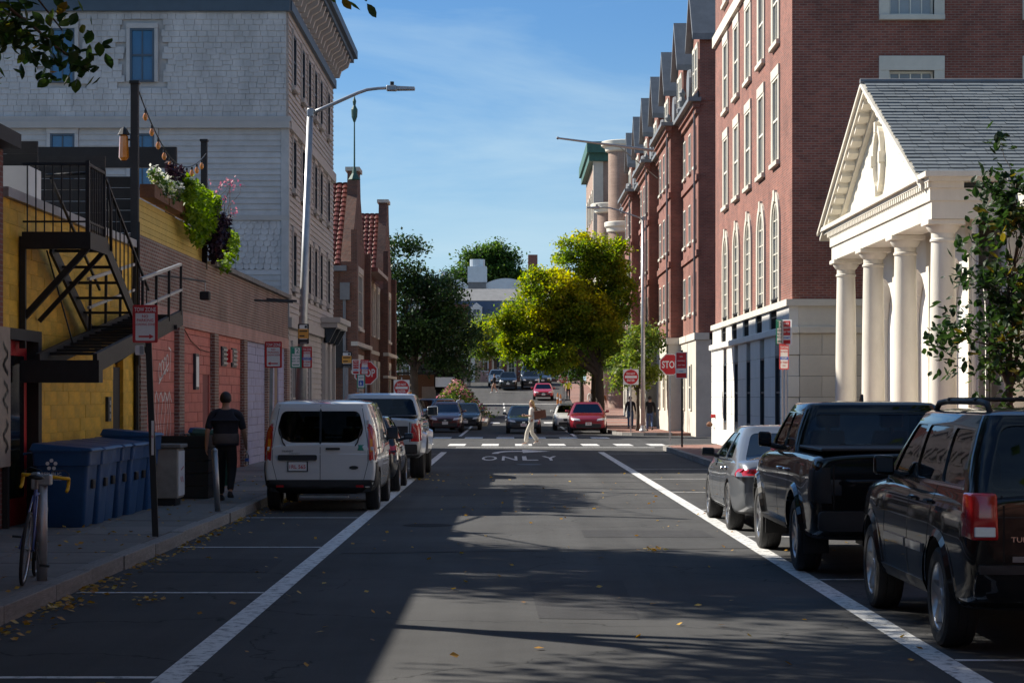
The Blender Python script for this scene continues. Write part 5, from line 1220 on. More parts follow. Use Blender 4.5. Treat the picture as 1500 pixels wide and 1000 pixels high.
        # interior tub, seats
        b = MB(); b.box(-c['hwb']+.08, c['hwb']-.08, c['yb'][0]+.12, c['yb'][1]-.1, c['zb']-.06, c['zb']+.045); b.build('interior_floor', 'interior', s.root, world=False)
        for y in sp.get('seats', []):
            for sg in (-1, 1):
                b = MB(); b.hexa([(sg*.36-.23,y,c['zb']-.05), (sg*.36+.23,y,c['zb']-.05), (sg*.36+.23,y+.12,c['zb']-.05), (sg*.36-.23,y+.12,c['zb']-.05), (sg*.36-.19,y-.1,c['zb']+.25), (sg*.36+.19,y-.1,c['zb']+.25), (sg*.36+.19,y,c['zb']+.25), (sg*.36-.19,y,c['zb']+.25)])
                st = b.build('seat', 'seat_fabric', s.root, bevel=.03, seg=2, world=False)
                b = MB(); b.box(sg*.36-.13, sg*.36+.13, y-.16, y-.06, c['zb']+.28, c['zb']+.45); b.box(sg*.36-.03, sg*.36+.03, y-.13, y-.09, c['zb']+.2, c['zb']+.3); b.build('headrest', 'seat_fabric', st, bevel=.02, world=False, kind='stuff')
        # wheels
        for wy in sp['wheels']:
            for sg in (-1, 1): s.wheel(sg*(hw-.005-sp.get('wt', .225)/2-sp.get('win', .0)), wy, sg)
        # mirrors
        mz = c['zb']+.06; my = c['yb'][1]-sp.get('mir', .55)
        for sg in (-1, 1):
            x = sg*(hw-.02); b = MB(); mw, mh = sp.get('mirror', (.2, .15))
            b.hexa([(x,my-.05,mz-.01), (x+sg*mw,my-.09,mz), (x+sg*mw*.9,my+.07,mz), (x,my+.1,mz-.01), (x,my-.05,mz+mh*.9), (x+sg*mw,my-.09,mz+mh), (x+sg*mw*.9,my+.06,mz+mh*.85), (x,my+.08,mz+mh*.9)])
            mr = b.build('mirror', sp.get('mirror_mat', s.paint), s.root, bevel=.03, seg=3, smooth=True, world=False)
            b = MB(); b.tube([(sg*(c['hwb']-.05), my, mz-.02), (x+sg*.06, my, mz+.03)], .03, 8); b.build('mirror_arm', 'car_plastic', mr, world=False)
            b = MB(); b.poly([(x+sg*.02,my-.062,mz+.02), (x+sg*(mw-.02),my-.098,mz+.025), (x+sg*(mw-.02),my-.098,mz+mh-.03), (x+sg*.02,my-.062,mz+mh-.035)]); b.build('mirror_glass', 'pane', mr, world=False)
    def wheel(s, x, y, sg):
        sp = s.sp; rt = sp['rt']; w = sp.get('wt', .225); rr_ = rt*sp.get('rimr', .68); c = (x, y, rt)
        hub = MB().lathe([(0, -.02), (rr_*.97, -.02), (rr_*.97, .03), (0, .03)], c, 20, axis='x').build('wheel', 'hub_dark', s.root, world=False)
        b = MB(); h = w/2
        b.lathe([(rr_, -h*.85), (rr_*1.08, -h*.98), (rt*.9, -h), (rt*.975, -h*.86), (rt, -h*.6), (rt*1.0, -h*.32), (rt*.985, -h*.30), (rt*.985, -h*.24), (rt, -h*.22), (rt, h*.22), (rt*.985, h*.24), (rt*.985, h*.30), (rt, h*.32), (rt, h*.6), (rt*.975, h*.86), (rt*.9, h), (rr_*1.08, h*.98), (rr_, h*.85)], c, 36, axis='x'); b.build('tyre', 'tyre', hub, smooth=True, angle=30, world=False)
        b = MB(); f = x+sg*h*.72
        b.lathe([(rr_*1.0, sg*h*.86), (rr_*1.04, sg*h*.9), (rr_*.99, sg*h*.88), (rr_*.93, sg*h*.6), (rr_*.92, -sg*h*.3)], c, 30, axis='x')
        n = sp.get('spokes', 5)
        for i in range(n):
            a = 2*PI*i/n+.3; e = Vector((0, math.cos(a), math.sin(a))); t = Vector((0, -math.sin(a), math.cos(a))); C = Vector(c)
            def q(r_, wd, xo): return C+e*r_+t*wd+Vector((xo, 0, 0))
            w0, w1 = rr_*.15*5/n+.008, rr_*.11*5/n+.012; x0, x1 = sg*h*.30, sg*h*.74
            b.hexa([q(.04,-w0,x0), q(.04,w0,x0), q(rr_*.96,w1,x0), q(rr_*.96,-w1,x0), q(.04,-w0*.9,x1), q(.04,w0*.9,x1), q(rr_*.96,w1*.8,x1+sg*.012), q(rr_*.96,-w1*.8,x1+sg*.012)])
        b.lathe([(rr_*.26, sg*h*.3), (rr_*.24, sg*h*.8), (rr_*.12, sg*h*.84), (0, sg*h*.84)], c, 16, axis='x')
        b.build('rim', sp.get('rim_mat', 'alloy'), hub, smooth=True, angle=30, world=False)
    # ---- conforming details
    def hit(s, ax, a, b):
        d = {'x': Vector((-1,0,0)), '-x': Vector((1,0,0)), 'y': Vector((0,-1,0)), '-y': Vector((0,1,0)), 'z': Vector((0,0,-1))}[ax]
        o = {'x': Vector((4,a,b)), '-x': Vector((-4,a,b)), 'y': Vector((a,6,b)), '-y': Vector((a,-6,b)), 'z': Vector((a,b,5))}[ax]
        p, nn, i, dist = s.bvh.ray_cast(o, d)
        return (p, -d) if p is not None else (None, -d)
    def patch(s, name, mat, ax, poly, off=.004, parent=None, skirt=.02, round_=0):
        if round_: poly = poly_round(poly, round_)
        # densify the outline
        out = []; k = len(poly)
        for i in range(k):
            p, q = Vector(poly[i]), Vector(poly[(i+1) % k]); m = max(1, int((q-p).length/.08))
            for j in range(m): out.append(p.lerp(q, j/m))
        c = sum(out, Vector((0, 0)))/len(out); n = len(out); fr = [1.0, .93, .7, .45, .2]; rings = []
        for f in fr:
            r_ = []
            for p in out:
                q = c+(p-c)*f; h, nn = s.hit(ax, q.x, q.y)
                r_.append(None if h is None else h+nn*off)
            good = [v for v in r_ if v is not None]
            if not good: return None
            g0 = good[0]; r_ = [v if v is not None else None for v in r_]
            last = g0
            for i in range(n):
                if r_[i] is None:
                    q = c+(out[i]-c)*f; v = last.copy()
                    if ax in ('x', '-x'): v.y, v.z = q.x, q.y
                    elif ax in ('y', '-y'): v.x, v.z = q.x, q.y
                    else: v.x, v.y = q.x, q.y
                    r_[i] = v
                last = r_[i]
            rings.append(r_)
        nn = s.hit(ax, c.x, c.y)[1]; rs = ([[v-nn*(off+skirt) for v in rings[0]]] if skirt else [])+rings
        b = MB(); vs = [v for r_ in rs for v in r_]; fs = [(i*n+j, i*n+(j+1) % n, (i+1)*n+(j+1) % n, (i+1)*n+j) for i in range(len(rs)-1) for j in range(n)]
        fs.append(tuple(range((len(rs)-1)*n, len(rs)*n))); b.add(vs, fs)
        return b.build(name, mat, parent or s.root, smooth=True, angle=40, world=False)
    def seam(s, name, ax, pts, w=.006, mat='seam', off=.0015, parent=None):
        dense = []
        for p, q in zip(pts, pts[1:]):
            p, q = Vector(p), Vector(q); m = max(1, int((q-p).length/.06))
            for j in range(m): dense.append(p.lerp(q, j/m))
        dense.append(Vector(pts[-1])); b = MB(); prev = None
        for i, p in enumerate(dense):
            d = (dense[min(i+1, len(dense)-1)]-dense[max(i-1, 0)]).normalized(); t = Vector((-d.y, d.x))*w
            A, nn = s.hit(ax, *(p+t)); B, _ = s.hit(ax, *(p-t))
            if A is None or B is None: prev = None; continue
            A, B = A+nn*off, B+nn*off
            if prev and (prev[0]-A).length < .25: b.poly([prev[0], A, B, prev[1]])
            prev = (A, B)
        if b.v: return b.build(name, mat, parent or s.body, world=False)
    def both(s, fn, name, mat, poly, **k):
        for ax in ('x', '-x'): s.patch(name, mat, ax, poly, **k)
    def seams(s, pts, w=.006):
        for ax in ('x', '-x'): s.seam('door_gap', ax, pts, w)
    def handle(s, y, z, mat=None):
        for sg, ax in ((1, 'x'), (-1, '-x')):
            h, nn = s.hit(ax, y, z)
            if h is None: continue
            b = MB(); x = h.x; b.hexa([(x-sg*.01,y-.1,z-.016), (x+sg*.035,y-.085,z-.014), (x+sg*.035,y+.085,z-.014), (x-sg*.01,y+.1,z-.016), (x-sg*.01,y-.1,z+.016), (x+sg*.035,y-.085,z+.014), (x+sg*.035,y+.085,z+.014), (x-sg*.01,y+.1,z+.016)]); b.build('door_handle', mat or s.paint, s.body, bevel=.008, world=False)
    def pair(s, name, mat, ax, poly, **k):
        s.patch(name, mat, ax, poly, **k); s.patch(name, mat, ax, [(-a, b) for a, b in reversed(poly)], **k)
    def rect(s, name, mat, ax, x0, x1, z0, z1, **k): return s.patch(name, mat, ax, [(x0,z0), (x1,z0), (x1,z1), (x0,z1)], **k)
    def text(s, body, ax, x, z, h, mat, off=.008, parent=None, bold=0.0, name='badge', wide=1.0):
        vs, fs, w = text2d(body, bold); sg = 1 if ax == '-y' else -1; out = []
        h0, nn = s.hit(ax, x, z)
        for p in vs:
            a, b_ = x+sg*p[0]*h*wide, z+p[1]*h; hp, _ = s.hit(ax, a, b_)
            out.append((hp if hp is not None else h0)+nn*off)
        b = MB(); b.add(out, fs); return b.build(name, mat, parent or s.root, world=False)
    def plate(s, ax, x, z, txt=None, w=.305, h=.155, mat='plate_white'):
        p = s.rect('number_plate', mat, ax, x-w/2, x+w/2, z-h/2, z+h/2, off=.018, skirt=.03)
        if txt and p:
            vs, fs, tw = text2d(txt, .01); sg = 1 if ax == '-y' else -1; k = min(w*.86/tw, h*.5); b = MB(); y = (max if ax == 'y' else min)(v.co.y for v in p.data.vertices)+(-.003 if ax == '-y' else .003)
            b.add([(x+sg*(q[0]*k-tw*k/2), y, z-k/2+q[1]*k) for q in vs], fs); b.build('plate_text', 'sign_red', p, world=False)
        return p
GRP = None
# ---- black sport utility vehicle, parked right
def suv():
    sp = dict(paint='paint_black', L=4.75, hw=.93, zb=.30, prof=[(-2.37, 1.12), (-2.2, 1.17), (.6, 1.18), (.95, 1.17), (1.4, 1.14), (2.0, 1.08), (2.3, .98), (2.37, .9)], wheels=(-1.40, 1.42), rt=.372, arch=.445, rimr=.66, spokes=5, wt=.24,
        cab=dict(zb=1.15, zt=1.70, yb=(-2.31, 1.0), yt=(-2.05, .24), hwb=.875, hwt=.71, crown=.07), glass='car_glass', seats=(-.15,), mirror=(.18, .17), mir=.62, tail=.95, nose=.88,
        side_win=[[(-2.04,1.22), (-1.28,1.22), (-1.26,1.62), (-1.90,1.61)], [(-1.20,1.22), (-.28,1.22), (-.30,1.63), (-1.18,1.63)], [(-.20,1.22), (.62,1.22), (.18,1.63), (-.22,1.63)]], end_margin={'rear': (.12, .1, .1), 'front': (.1, .06, .09)})
    c = Car('parked_suv', (4.09, 16.62, 0), 0, 'black boxy sport utility vehicle with roof rails and red tail lamps', 'car', sp)
    c.seams([(-.24, .42), (-.24, 1.2)]); c.seams([(.72, .42), (.78, 1.18)]); c.seams([(-1.05, .9), (-1.18, 1.2)]); c.seams([(-1.05, .9), (-.98, .5), (-.9, .42)])
    c.handle(-.42, 1.06); c.handle(-1.0-.02, 1.06)
    for a, d in ((-.88, -.28), (-.2, .68)): c.both(None, 'side_moulding', 'chrome' if 0 else 'paint_grey', [(a,.66), (d,.66), (d,.725), (a,.725)], off=.018)
    c.both(None, 'sill_trim', 'car_plastic', [(-.92,.34), (.93,.34), (.93,.44), (-.92,.44)], off=.012)
    c.both(None, 'window_trim', 'chrome', [(-2.05,1.19), (.7,1.19), (.7,1.207), (-2.05,1.207)], off=.006, skirt=.004)
    for wy in (-1.40, 1.42):
        arc = [(wy+.50*math.cos(t), .372+.50*math.sin(t)) for t in [R(-2+184*i/16) for i in range(17)]]; inn = [(wy+.448*math.cos(t), .372+.448*math.sin(t)) for t in [R(-2+184*i/16) for i in range(17)]]
        for ax in ('x', '-x'):
            b = MB(); ok = []
            for (p, q) in zip(arc, inn):
                h, nn = c.hit(ax, *p); g, _ = c.hit(ax, p[0]+(p[0]-q[0])*.6, p[1]+(p[1]-q[1])*.6); hx = h if h is not None else g
                if hx is None: ok.append(None); continue
                ok.append((Vector((hx.x, p[0], p[1]))+nn*.004, Vector((hx.x, q[0], q[1]))+nn*.03))
            for u, v in zip(ok, ok[1:]):
                if u and v: b.poly([u[0], v[0], v[1], u[1]])
            if b.v: b.build('wheel_flare', 'paint_black', c.body, smooth=True, world=False)
    for sg in (-1, 1):
        b = MB(); b.hexa([(sg*.70,-2.415,.85), (sg*.89,-2.39,.85), (sg*.925,-2.19,.87), (sg*.70,-2.19,.87), (sg*.71,-2.405,1.18), (sg*.885,-2.38,1.18), (sg*.91,-2.19,1.18), (sg*.71,-2.19,1.18)]); lp = b.build('tail_lamp', 'lamp_red', c.root, bevel=.022, seg=3, smooth=True, world=False, angle=50)
        b = MB(); b.hexa([(sg*.725,-2.42,.875), (sg*.87,-2.402,.875), (sg*.87,-2.38,.875), (sg*.725,-2.38,.875), (sg*.725,-2.417,.945), (sg*.87,-2.399,.945), (sg*.87,-2.38,.945), (sg*.725,-2.38,.945)]); b.build('reverse_lens', 'lamp_clear', lp, bevel=.006, world=False)
    c.rect('rear_bumper', 'paint_black', '-y', -.86, .86, .42, .66, off=.06, skirt=.09, round_=.08); c.rect('bumper_pad', 'car_plastic', '-y', -.84, .84, .62, .68, off=.075, skirt=.09)
    c.rect('tailgate_trim', 'paint_grey', '-y', -.6, .6, .70, .74, off=.01); c.seam('tailgate_gap', '-y', [(-.66, .7), (-.66, 1.16)]); c.seam('tailgate_gap', '-y', [(.66, .7), (.66, 1.16)])
    c.text('TURBO', '-y', -.61, .84, .036, 'chrome', wide=1.2); c.plate('-y', 0, .92, None)
    for sg in (-1, 1):
        b = MB(); x = sg*.63; b.tube([(x,-1.85,1.73), (x,-1.75,1.80), (x,-1.5,1.815), (x,-.4,1.815), (x,-.1,1.80), (x,.02,1.74)], .024, 8); b.build('roof_rail', 'black_iron', c.root, smooth=True, world=False)
    for y in (-1.45, -.55): b = MB(); b.box(-.66, .66, y-.03, y+.03, 1.815, 1.845); b.build('cross_bar', 'black_iron', c.root, bevel=.01, world=False)
    c.pair('head_lamp', 'lamp_clear', 'y', [(.5,.78), (.82,.78), (.82,.95), (.5,.95)]); c.rect('grille', 'chrome', 'y', -.45, .45, .72, .95)
suv()
# ---- black pickup, parked right
def pickup():
    sp = dict(paint='paint_black', L=5.4, hw=.955, zb=.36, prof=[(-2.7, 1.23), (-2.6, 1.26), (-.9, 1.27), (1.0, 1.24), (1.6, 1.21), (2.3, 1.12), (2.6, 1.0), (2.7, .92)], wheels=(-1.45, 1.76), rt=.392, arch=.475, rimr=.64, spokes=6, wt=.26,
        cab=dict(zb=1.22, zt=1.74, yb=(-1.02, 1.18), yt=(-.86, .38), hwb=.885, hwt=.72, crown=.065), glass='car_glass_clear', front_glass='car_glass_clear', seats=(.1,), mirror=(.16, .18), mir=.62, tail=.97, nose=.88, sill=.08,
        side_win=[[(-.88,1.30), (-.10,1.30), (-.12,1.67), (-.80,1.66)], [(-.02,1.30), (.78,1.30), (.34,1.67), (-.03,1.67)]], end_margin={'rear': (.09, .12, .16), 'front': (.1, .06, .09)})
    c = Car('parked_pickup', (3.97, 23.3, 0), 0, 'glossy black crew cab pickup with covered bed and shark fin aerial', 'truck', sp)
    c.seams([(-.05, .5), (-.05, 1.2)]); c.seams([(.95, .5), (.92, 1.18)]); c.seams([(-.92, 1.0), (-.9, 1.2)]); c.seams([(-.92, 1.0), (-.78, .52)]); c.seams([(-1.0, .5), (-1.0, 1.2)], .009)
    c.handle(-.25, 1.06, 'chrome'); c.handle(-.78, 1.06, 'chrome')
    c.both(None, 'side_step', 'chrome' if 0 else 'hub_dark', [(-.9,.42), (1.2,.42), (1.2,.48), (-.9,.48)], off=.05, skirt=.07)
    for wy in (-1.45, 1.76):
        pts = [(wy+.475*math.cos(t), .392+.475*math.sin(t)) for t in [R(8+164*i/18) for i in range(19)]]; outp = [(wy+.56*math.cos(t), .392+.55*math.sin(t)) for t in [R(8+164*i/18) for i in range(19)]]
        for sg, ax in ((1, 'x'), (-1, '-x')):
            b = MB(); prev = None
            for q, p in zip(pts, outp):
                h, nn = c.hit(ax, *p)
                if h is None: prev = None; continue
                A = h+nn*.003; Bq = Vector((h.x+sg*.04, (p[0]+q[0])/2, (p[1]+q[1])/2)); C_ = Vector((h.x+sg*.035, q[0], q[1])); D_ = Vector((h.x-sg*.05, q[0], q[1]))
                if prev: b.poly([prev[0], A, Bq, prev[1]]); b.poly([prev[1], Bq, C_, prev[2]]); b.poly([prev[2], C_, D_, prev[3]])
                prev = (A, Bq, C_, D_)
            b.build('wheel_flare', 'paint_black', c.body, smooth=True, angle=50, world=False)
    c.pair('tail_lamp', 'lamp_red' if 0 else 'hub_dark', '-y', [(.74,.78), (.92,.78), (.92,1.14), (.76,1.14)], off=.015); c.both(None, 'tail_lamp', 'hub_dark', [(-2.66,.8), (-2.54,.8), (-2.52,1.12), (-2.66,1.12)], off=.012)
    c.seam('tailgate_gap', '-y', [(-.72, .72), (-.72, 1.17)], .008); c.seam('tailgate_gap', '-y', [(.72, .72), (.72, 1.17)], .008); c.rect('tailgate_handle', 'car_plastic', '-y', -.12, .12, 1.0, 1.08, off=.012); c.rect('tailgate_panel', 'paint_black', '-y', -.6, .6, .80, .97, off=.006)
    c.rect('rear_bumper', 'car_plastic', '-y', -.88, .88, .5, .70, off=.1, skirt=.14, round_=.05); c.plate('-y', 0, .60, None)
    b = MB(); b.box(-.83, .83, -2.6, -1.0, 1.295, 1.33); b.build('bed_cover', 'car_plastic', c.root, bevel=.012, world=False)
    b = MB(); b.prism([(-.012, .0, 1.78), (-.012, -.2, 1.78), (-.012, -.18, 1.87), (-.012, -.13, 1.88)], (.024, 0, 0)); b.build('aerial_fin', 'paint_black', c.root, world=False)
    for sg in (-1, 1):
        b = MB(); b.box(sg*.78-.13, sg*.78+.13, -1.93, -1.91, .22, .62); b.build('mud_flap', 'tyre', c.root, world=False); b = MB(); b.box(sg*.78-.13, sg*.78+.13, 1.28, 1.30, .22, .6); b.build('mud_flap', 'tyre', c.root, world=False)
    b = MB(); b.box(-.3, .3, -2.3, -1.5, .3, .42); b.box(-.04, .04, -2.0, 1.8, .32, .4); b.build('chassis', 'hub_dark', c.root, world=False, kind='stuff')
pickup()
# ---- grey saloon, parked right
def sedan():
    sp = dict(paint='paint_grey', L=4.86, hw=.92, zb=.22, prof=[(-2.43, .90), (-2.3, .98), (-1.6, 1.0), (-.6, .95), (.8, .93), (1.4, .90), (2.0, .80), (2.3, .70), (2.43, .62)], wheels=(-1.38, 1.43), rt=.335, arch=.385, rimr=.74, spokes=10, wt=.22,
        cab=dict(zb=.92, zt=1.38, yb=(-2.16, 1.15), yt=(-.95, .12), hwb=.86, hwt=.62, crown=.07), glass='car_glass', seats=(-.1,), mirror=(.2, .13), mirror_mat='car_plastic', mir=.65, nose=.82, tail=.88,
        side_win=[[(-1.3,1.0), (-.52,.98), (-.5,1.34), (-.80,1.33), (-1.1,1.18)], [(-.44,.98), (.68,.97), (.12,1.33), (-.44,1.34)]])
    c = Car('parked_saloon', (3.93, 29.95, 0), 0, 'mid grey saloon with ten spoke wheels parked ahead of the black pickup', 'car', sp)
    c.seams([(-.48, .34), (-.48, .97)]); c.seams([(.62, .34), (.7, .94)]); c.seams([(-1.28, .92), (-1.0, .55), (-.95, .34)]); c.handle(-.62, .84, 'chrome'); c.handle(-1.2+.05, .86, 'chrome')
    c.pair('tail_lamp', 'lamp_red', '-y', [(.62,.80), (.82,.79), (.83,.875), (.64,.88)], off=.008); c.both(None, 'tail_lamp', 'lamp_red', [(-2.36,.78), (-2.2,.81), (-2.22,.88), (-2.36,.88)], off=.01)
    c.rect('rear_bumper', 'paint_grey', '-y', -.78, .78, .36, .58, off=.03, skirt=.06, round_=.08); c.plate('-y', 0, .72, None); c.both(None, 'sill_crease', 'paint_grey', [(-.9,.32), (1.0,.30), (1.0,.36), (-.9,.42)], off=.012)
    for sg in (-1, 1):
        b = MB(); b.tube([(sg*.87, -1.35, .985), (sg*.865, -.4, .96), (sg*.86, .7, .95)], .008, 5); b.build('window_trim', 'chrome', c.root, world=False)
sedan()
# ---- white panel van, parked left
def van():
    sp = dict(paint='paint_white', L=4.42, hw=.915, zb=.26, prof=[(-2.21, 1.06), (-2.1, 1.10), (1.0, 1.10), (1.45, 1.06), (1.9, .95), (2.15, .82), (2.21, .74)], wheels=(-1.45, 1.25), rt=.325, arch=.385, rimr=.66, spokes=7, wt=.215, rim_mat='galv',
        cab=dict(zb=1.06, zt=1.72, yb=(-2.19, 1.42), yt=(-2.08, .5), hwb=.895, hwt=.755, crown=.085), glass='car_glass_dark', seats=(.3,), mirror=(.2, .22), mirror_mat='car_plastic', mir=.65, tail=.965, sill=.1,
        side_win=[[(.12,1.14), (1.0,1.14), (.5,1.64), (.1,1.64)]], end_poly={'rear': [(-.50,1.115), (.50,1.115), (.66,1.22), (.69,1.34), (.62,1.62), (-.62,1.62), (-.69,1.34), (-.66,1.22)]})
    c = Car('panel_van', (-3.06, 35.1, 0), 0, 'white compact panel van with twin rear doors and red plate lettering', 'van', sp)
    c.seam('rear_door_gap', '-y', [(0, .52), (0, 1.78)], .005); c.rect('door_seal', 'hub_dark', '-y', -.016, .016, 1.10, 1.64, off=.003, skirt=.012); 
    for sg in (-1, 1): c.seam('rear_door_gap', '-y', [(sg*.70, .52), (sg*.77, .8), (sg*.765, 1.1), (sg*.66, 1.72)], .004)
    c.rect('rear_bumper', 'car_plastic', '-y', -.90, .90, .30, .52, off=.05, skirt=.12, round_=.09)
    for sg, ax in ((1, 'x'), (-1, '-x')):
        c.patch('bumper_side', 'car_plastic', ax, [(-2.17,.32), (-1.87,.32), (-1.85,.62), (-1.95,.80), (-2.14,.80)], off=.014)
    c.pair('tail_lamp', 'lamp_red', '-y', [(.79,.83), (.86,.83), (.85,1.30), (.77,1.42), (.765,1.2)], off=.016, skirt=.03); c.both(None, 'tail_lamp', 'lamp_red', [(-2.165,.83), (-2.07,.86), (-2.03,1.2), (-2.10,1.42), (-2.14,1.38)], off=.012)
    c.pair('indicator_lamp', 'lamp_amber', '-y', [(.80,.97), (.845,.97), (.84,1.17), (.79,1.17)], off=.022, skirt=.006)
    c.rect('plate_garnish', 'car_plastic', '-y', -.68, -.05, .83, .92, off=.03, skirt=.03, round_=.03); c.plate('-y', -.36, .735, '1RL 565', w=.33, h=.165, mat='car_plastic'); 
    p = c.rect('number_plate', 'plate_white', '-y', -.505, -.215, .665, .805, off=.024, skirt=.01); 
    vs, fs, tw = text2d('1RL 565', .012); k = .06; y = min(v.co.y for v in p.data.vertices)-.003; b = MB(); b.add([(-.36-tw*k/2+q[0]*k, y, .70+q[1]*k) for q in vs], fs); b.build('plate_text', 'sign_red', p, world=False)
    c.rect('door_handle', 'car_plastic', '-y', .09, .32, 1.0, 1.035, off=.03, skirt=.04, round_=.012)
    c.patch('maker_oval', 'sign_black', '-y', [(.54+.075*math.cos(t), .715+.03*math.sin(t)) for t in [2*PI*i/16 for i in range(16)]], off=.012)
    c.text('TRANSIT', '-y', -.62, .965, .028, 'sign_black', wide=1.25, bold=.01); c.text('CONNECT', '-y', -.50, .93, .02, 'sign_black', wide=1.25)
    c.rect('parking_sticker', 'sign_green', '-y', .60, .70, .99, 1.08, off=.004, skirt=.001)
    c.pair('reflector', 'lamp_red', '-y', [(.58,.40), (.70,.40), (.70,.435), (.58,.435)], off=.062, skirt=.03)
    c.rect('high_stop_lamp', 'lamp_red', '-y', -.16, .16, 1.745, 1.775, off=.012)
    for sg in (-1, 1):
        b = MB(); b.tube([(sg*.56, -2.2, 1.06), (sg*.60, -2.21, 1.12), (sg*.66, -2.17, 1.34)], .012, 5); b.build('wiper', 'car_plastic', c.root, world=False)
        for z in (.82, 1.02, 1.45): b = MB(); b.box(sg*(.83 if z < 1.2 else .765)-.02, sg*(.83 if z < 1.2 else .765)+.02, -2.215 if z < 1.2 else -2.165, -2.13, z-.03, z+.03); b.build('hinge', 'paint_white', c.root, bevel=.006, world=False)
        ax = 'x' if sg > 0 else '-x'; c.seam('side_door_gap', ax, [(.02, .42), (.02, 1.6)], .006); c.seam('side_door_gap', ax, [(-1.0, .8), (-1.05, 1.6)], .006); c.seam('slide_rail', ax, [(-1.95, 1.02), (-1.02, 1.02)], .012); c.seam('side_door_gap', ax, [(1.0, .42), (1.08, 1.05)], .006)
    b = MB(); b.box(-.35, .45, -2.1, -1.9, .22, .27); b.build('exhaust_box', 'galv', c.root, world=False, bevel=.01)
van()
# ---- small dark hatchback, parked left ahead of the van
def hatch(name, loc, rz, label, paintm, L=4.2, H=1.5, front=True, group=None, plate=None, lamps='lamp_clear', kind='hatch', hw=.89):
    f = H/1.5; l = L/4.2
    sp = dict(paint=paintm, L=L, hw=hw, zb=.22, prof=[(-L/2, .86*f), (-L/2+.15, .95*f), (-.8*l, .96*f), (.7*l, .95*f), (1.2*l, .92*f), (1.7*l, .84*f), (L/2-.1, .70*f), (L/2, .6*f)], wheels=(-1.28*l, 1.3*l), rt=.325, arch=.38, rimr=.70, spokes=5, wt=.21,
        cab=dict(zb=.93*f, zt=1.42*f, yb=(-1.98*l, 1.1*l), yt=(-1.5*l, .15*l), hwb=hw-.06, hwt=.63, crown=.07), glass='car_glass_dark', seats=(-.05,), mirror=(.19, .13), mir=.6, nose=.84, tail=.88,
        side_win=[[(-1.5*l,1.0*f), (-.55*l,.99*f), (-.52*l,1.37*f), (-1.25*l,1.36*f)], [(-.46*l,.99*f), (.65*l,.99*f), (.14*l,1.37*f), (-.45*l,1.37*f)]])
    c = Car(name, loc, rz, label, 'car', sp, group)
    z = f
    c.pair('tail_lamp', 'lamp_red', '-y', [(.6,.72*z), (.82,.72*z), (.82,.92*z), (.6,.92*z)], off=.012); c.both(None, 'tail_lamp', 'lamp_red', [(-L/2+.06,.75*z), (-L/2+.25,.78*z), (-L/2+.25,.92*z), (-L/2+.06,.92*z)], off=.01)
    c.pair('head_lamp', lamps, 'y', [(.40,.60*z), (.76,.64*z), (.77,.74*z), (.45,.70*z)], off=.012, round_=.03); c.both(None, 'head_lamp', lamps, [(L/2-.42,.70*z), (L/2-.14,.62*z), (L/2-.12,.7*z), (L/2-.45,.78*z)], off=.008)
    c.rect('lower_grille', 'car_plastic', 'y', -.62, .62, .30, .47*z, off=.012, round_=.06)
    if kind != 'ev':
        c.patch('grille', 'car_plastic', 'y', [(-.34,.52*z), (.34,.52*z), (.38,.66*z), (-.38,.66*z)], off=.012, round_=.04); c.patch('grille_trim', 'chrome', 'y', [(-.07,.57*z), (.07,.57*z), (.07,.63*z), (-.07,.63*z)], off=.02)
    c.plate('y', 0, .47*z, plate); c.seams([(-.5*l, .34), (-.5*l, .97*f)]); c.seams([(.58*l, .34), (.66*l, .94*f)]); c.handle(-.66*l, .85*f)
    c.seam('bonnet_gap', 'z', [(.72, .95*l), (.62, L/2-.28)], .006); c.seam('bonnet_gap', 'z', [(-.72, .95*l), (-.62, L/2-.28)], .006)
    return c
hatch('parked_hatchback', (-3.05, 41.4, 0), 0, 'dark small hatchback squeezed between the white van and silver pickup', 'paint_dark', 4.1, 1.5)
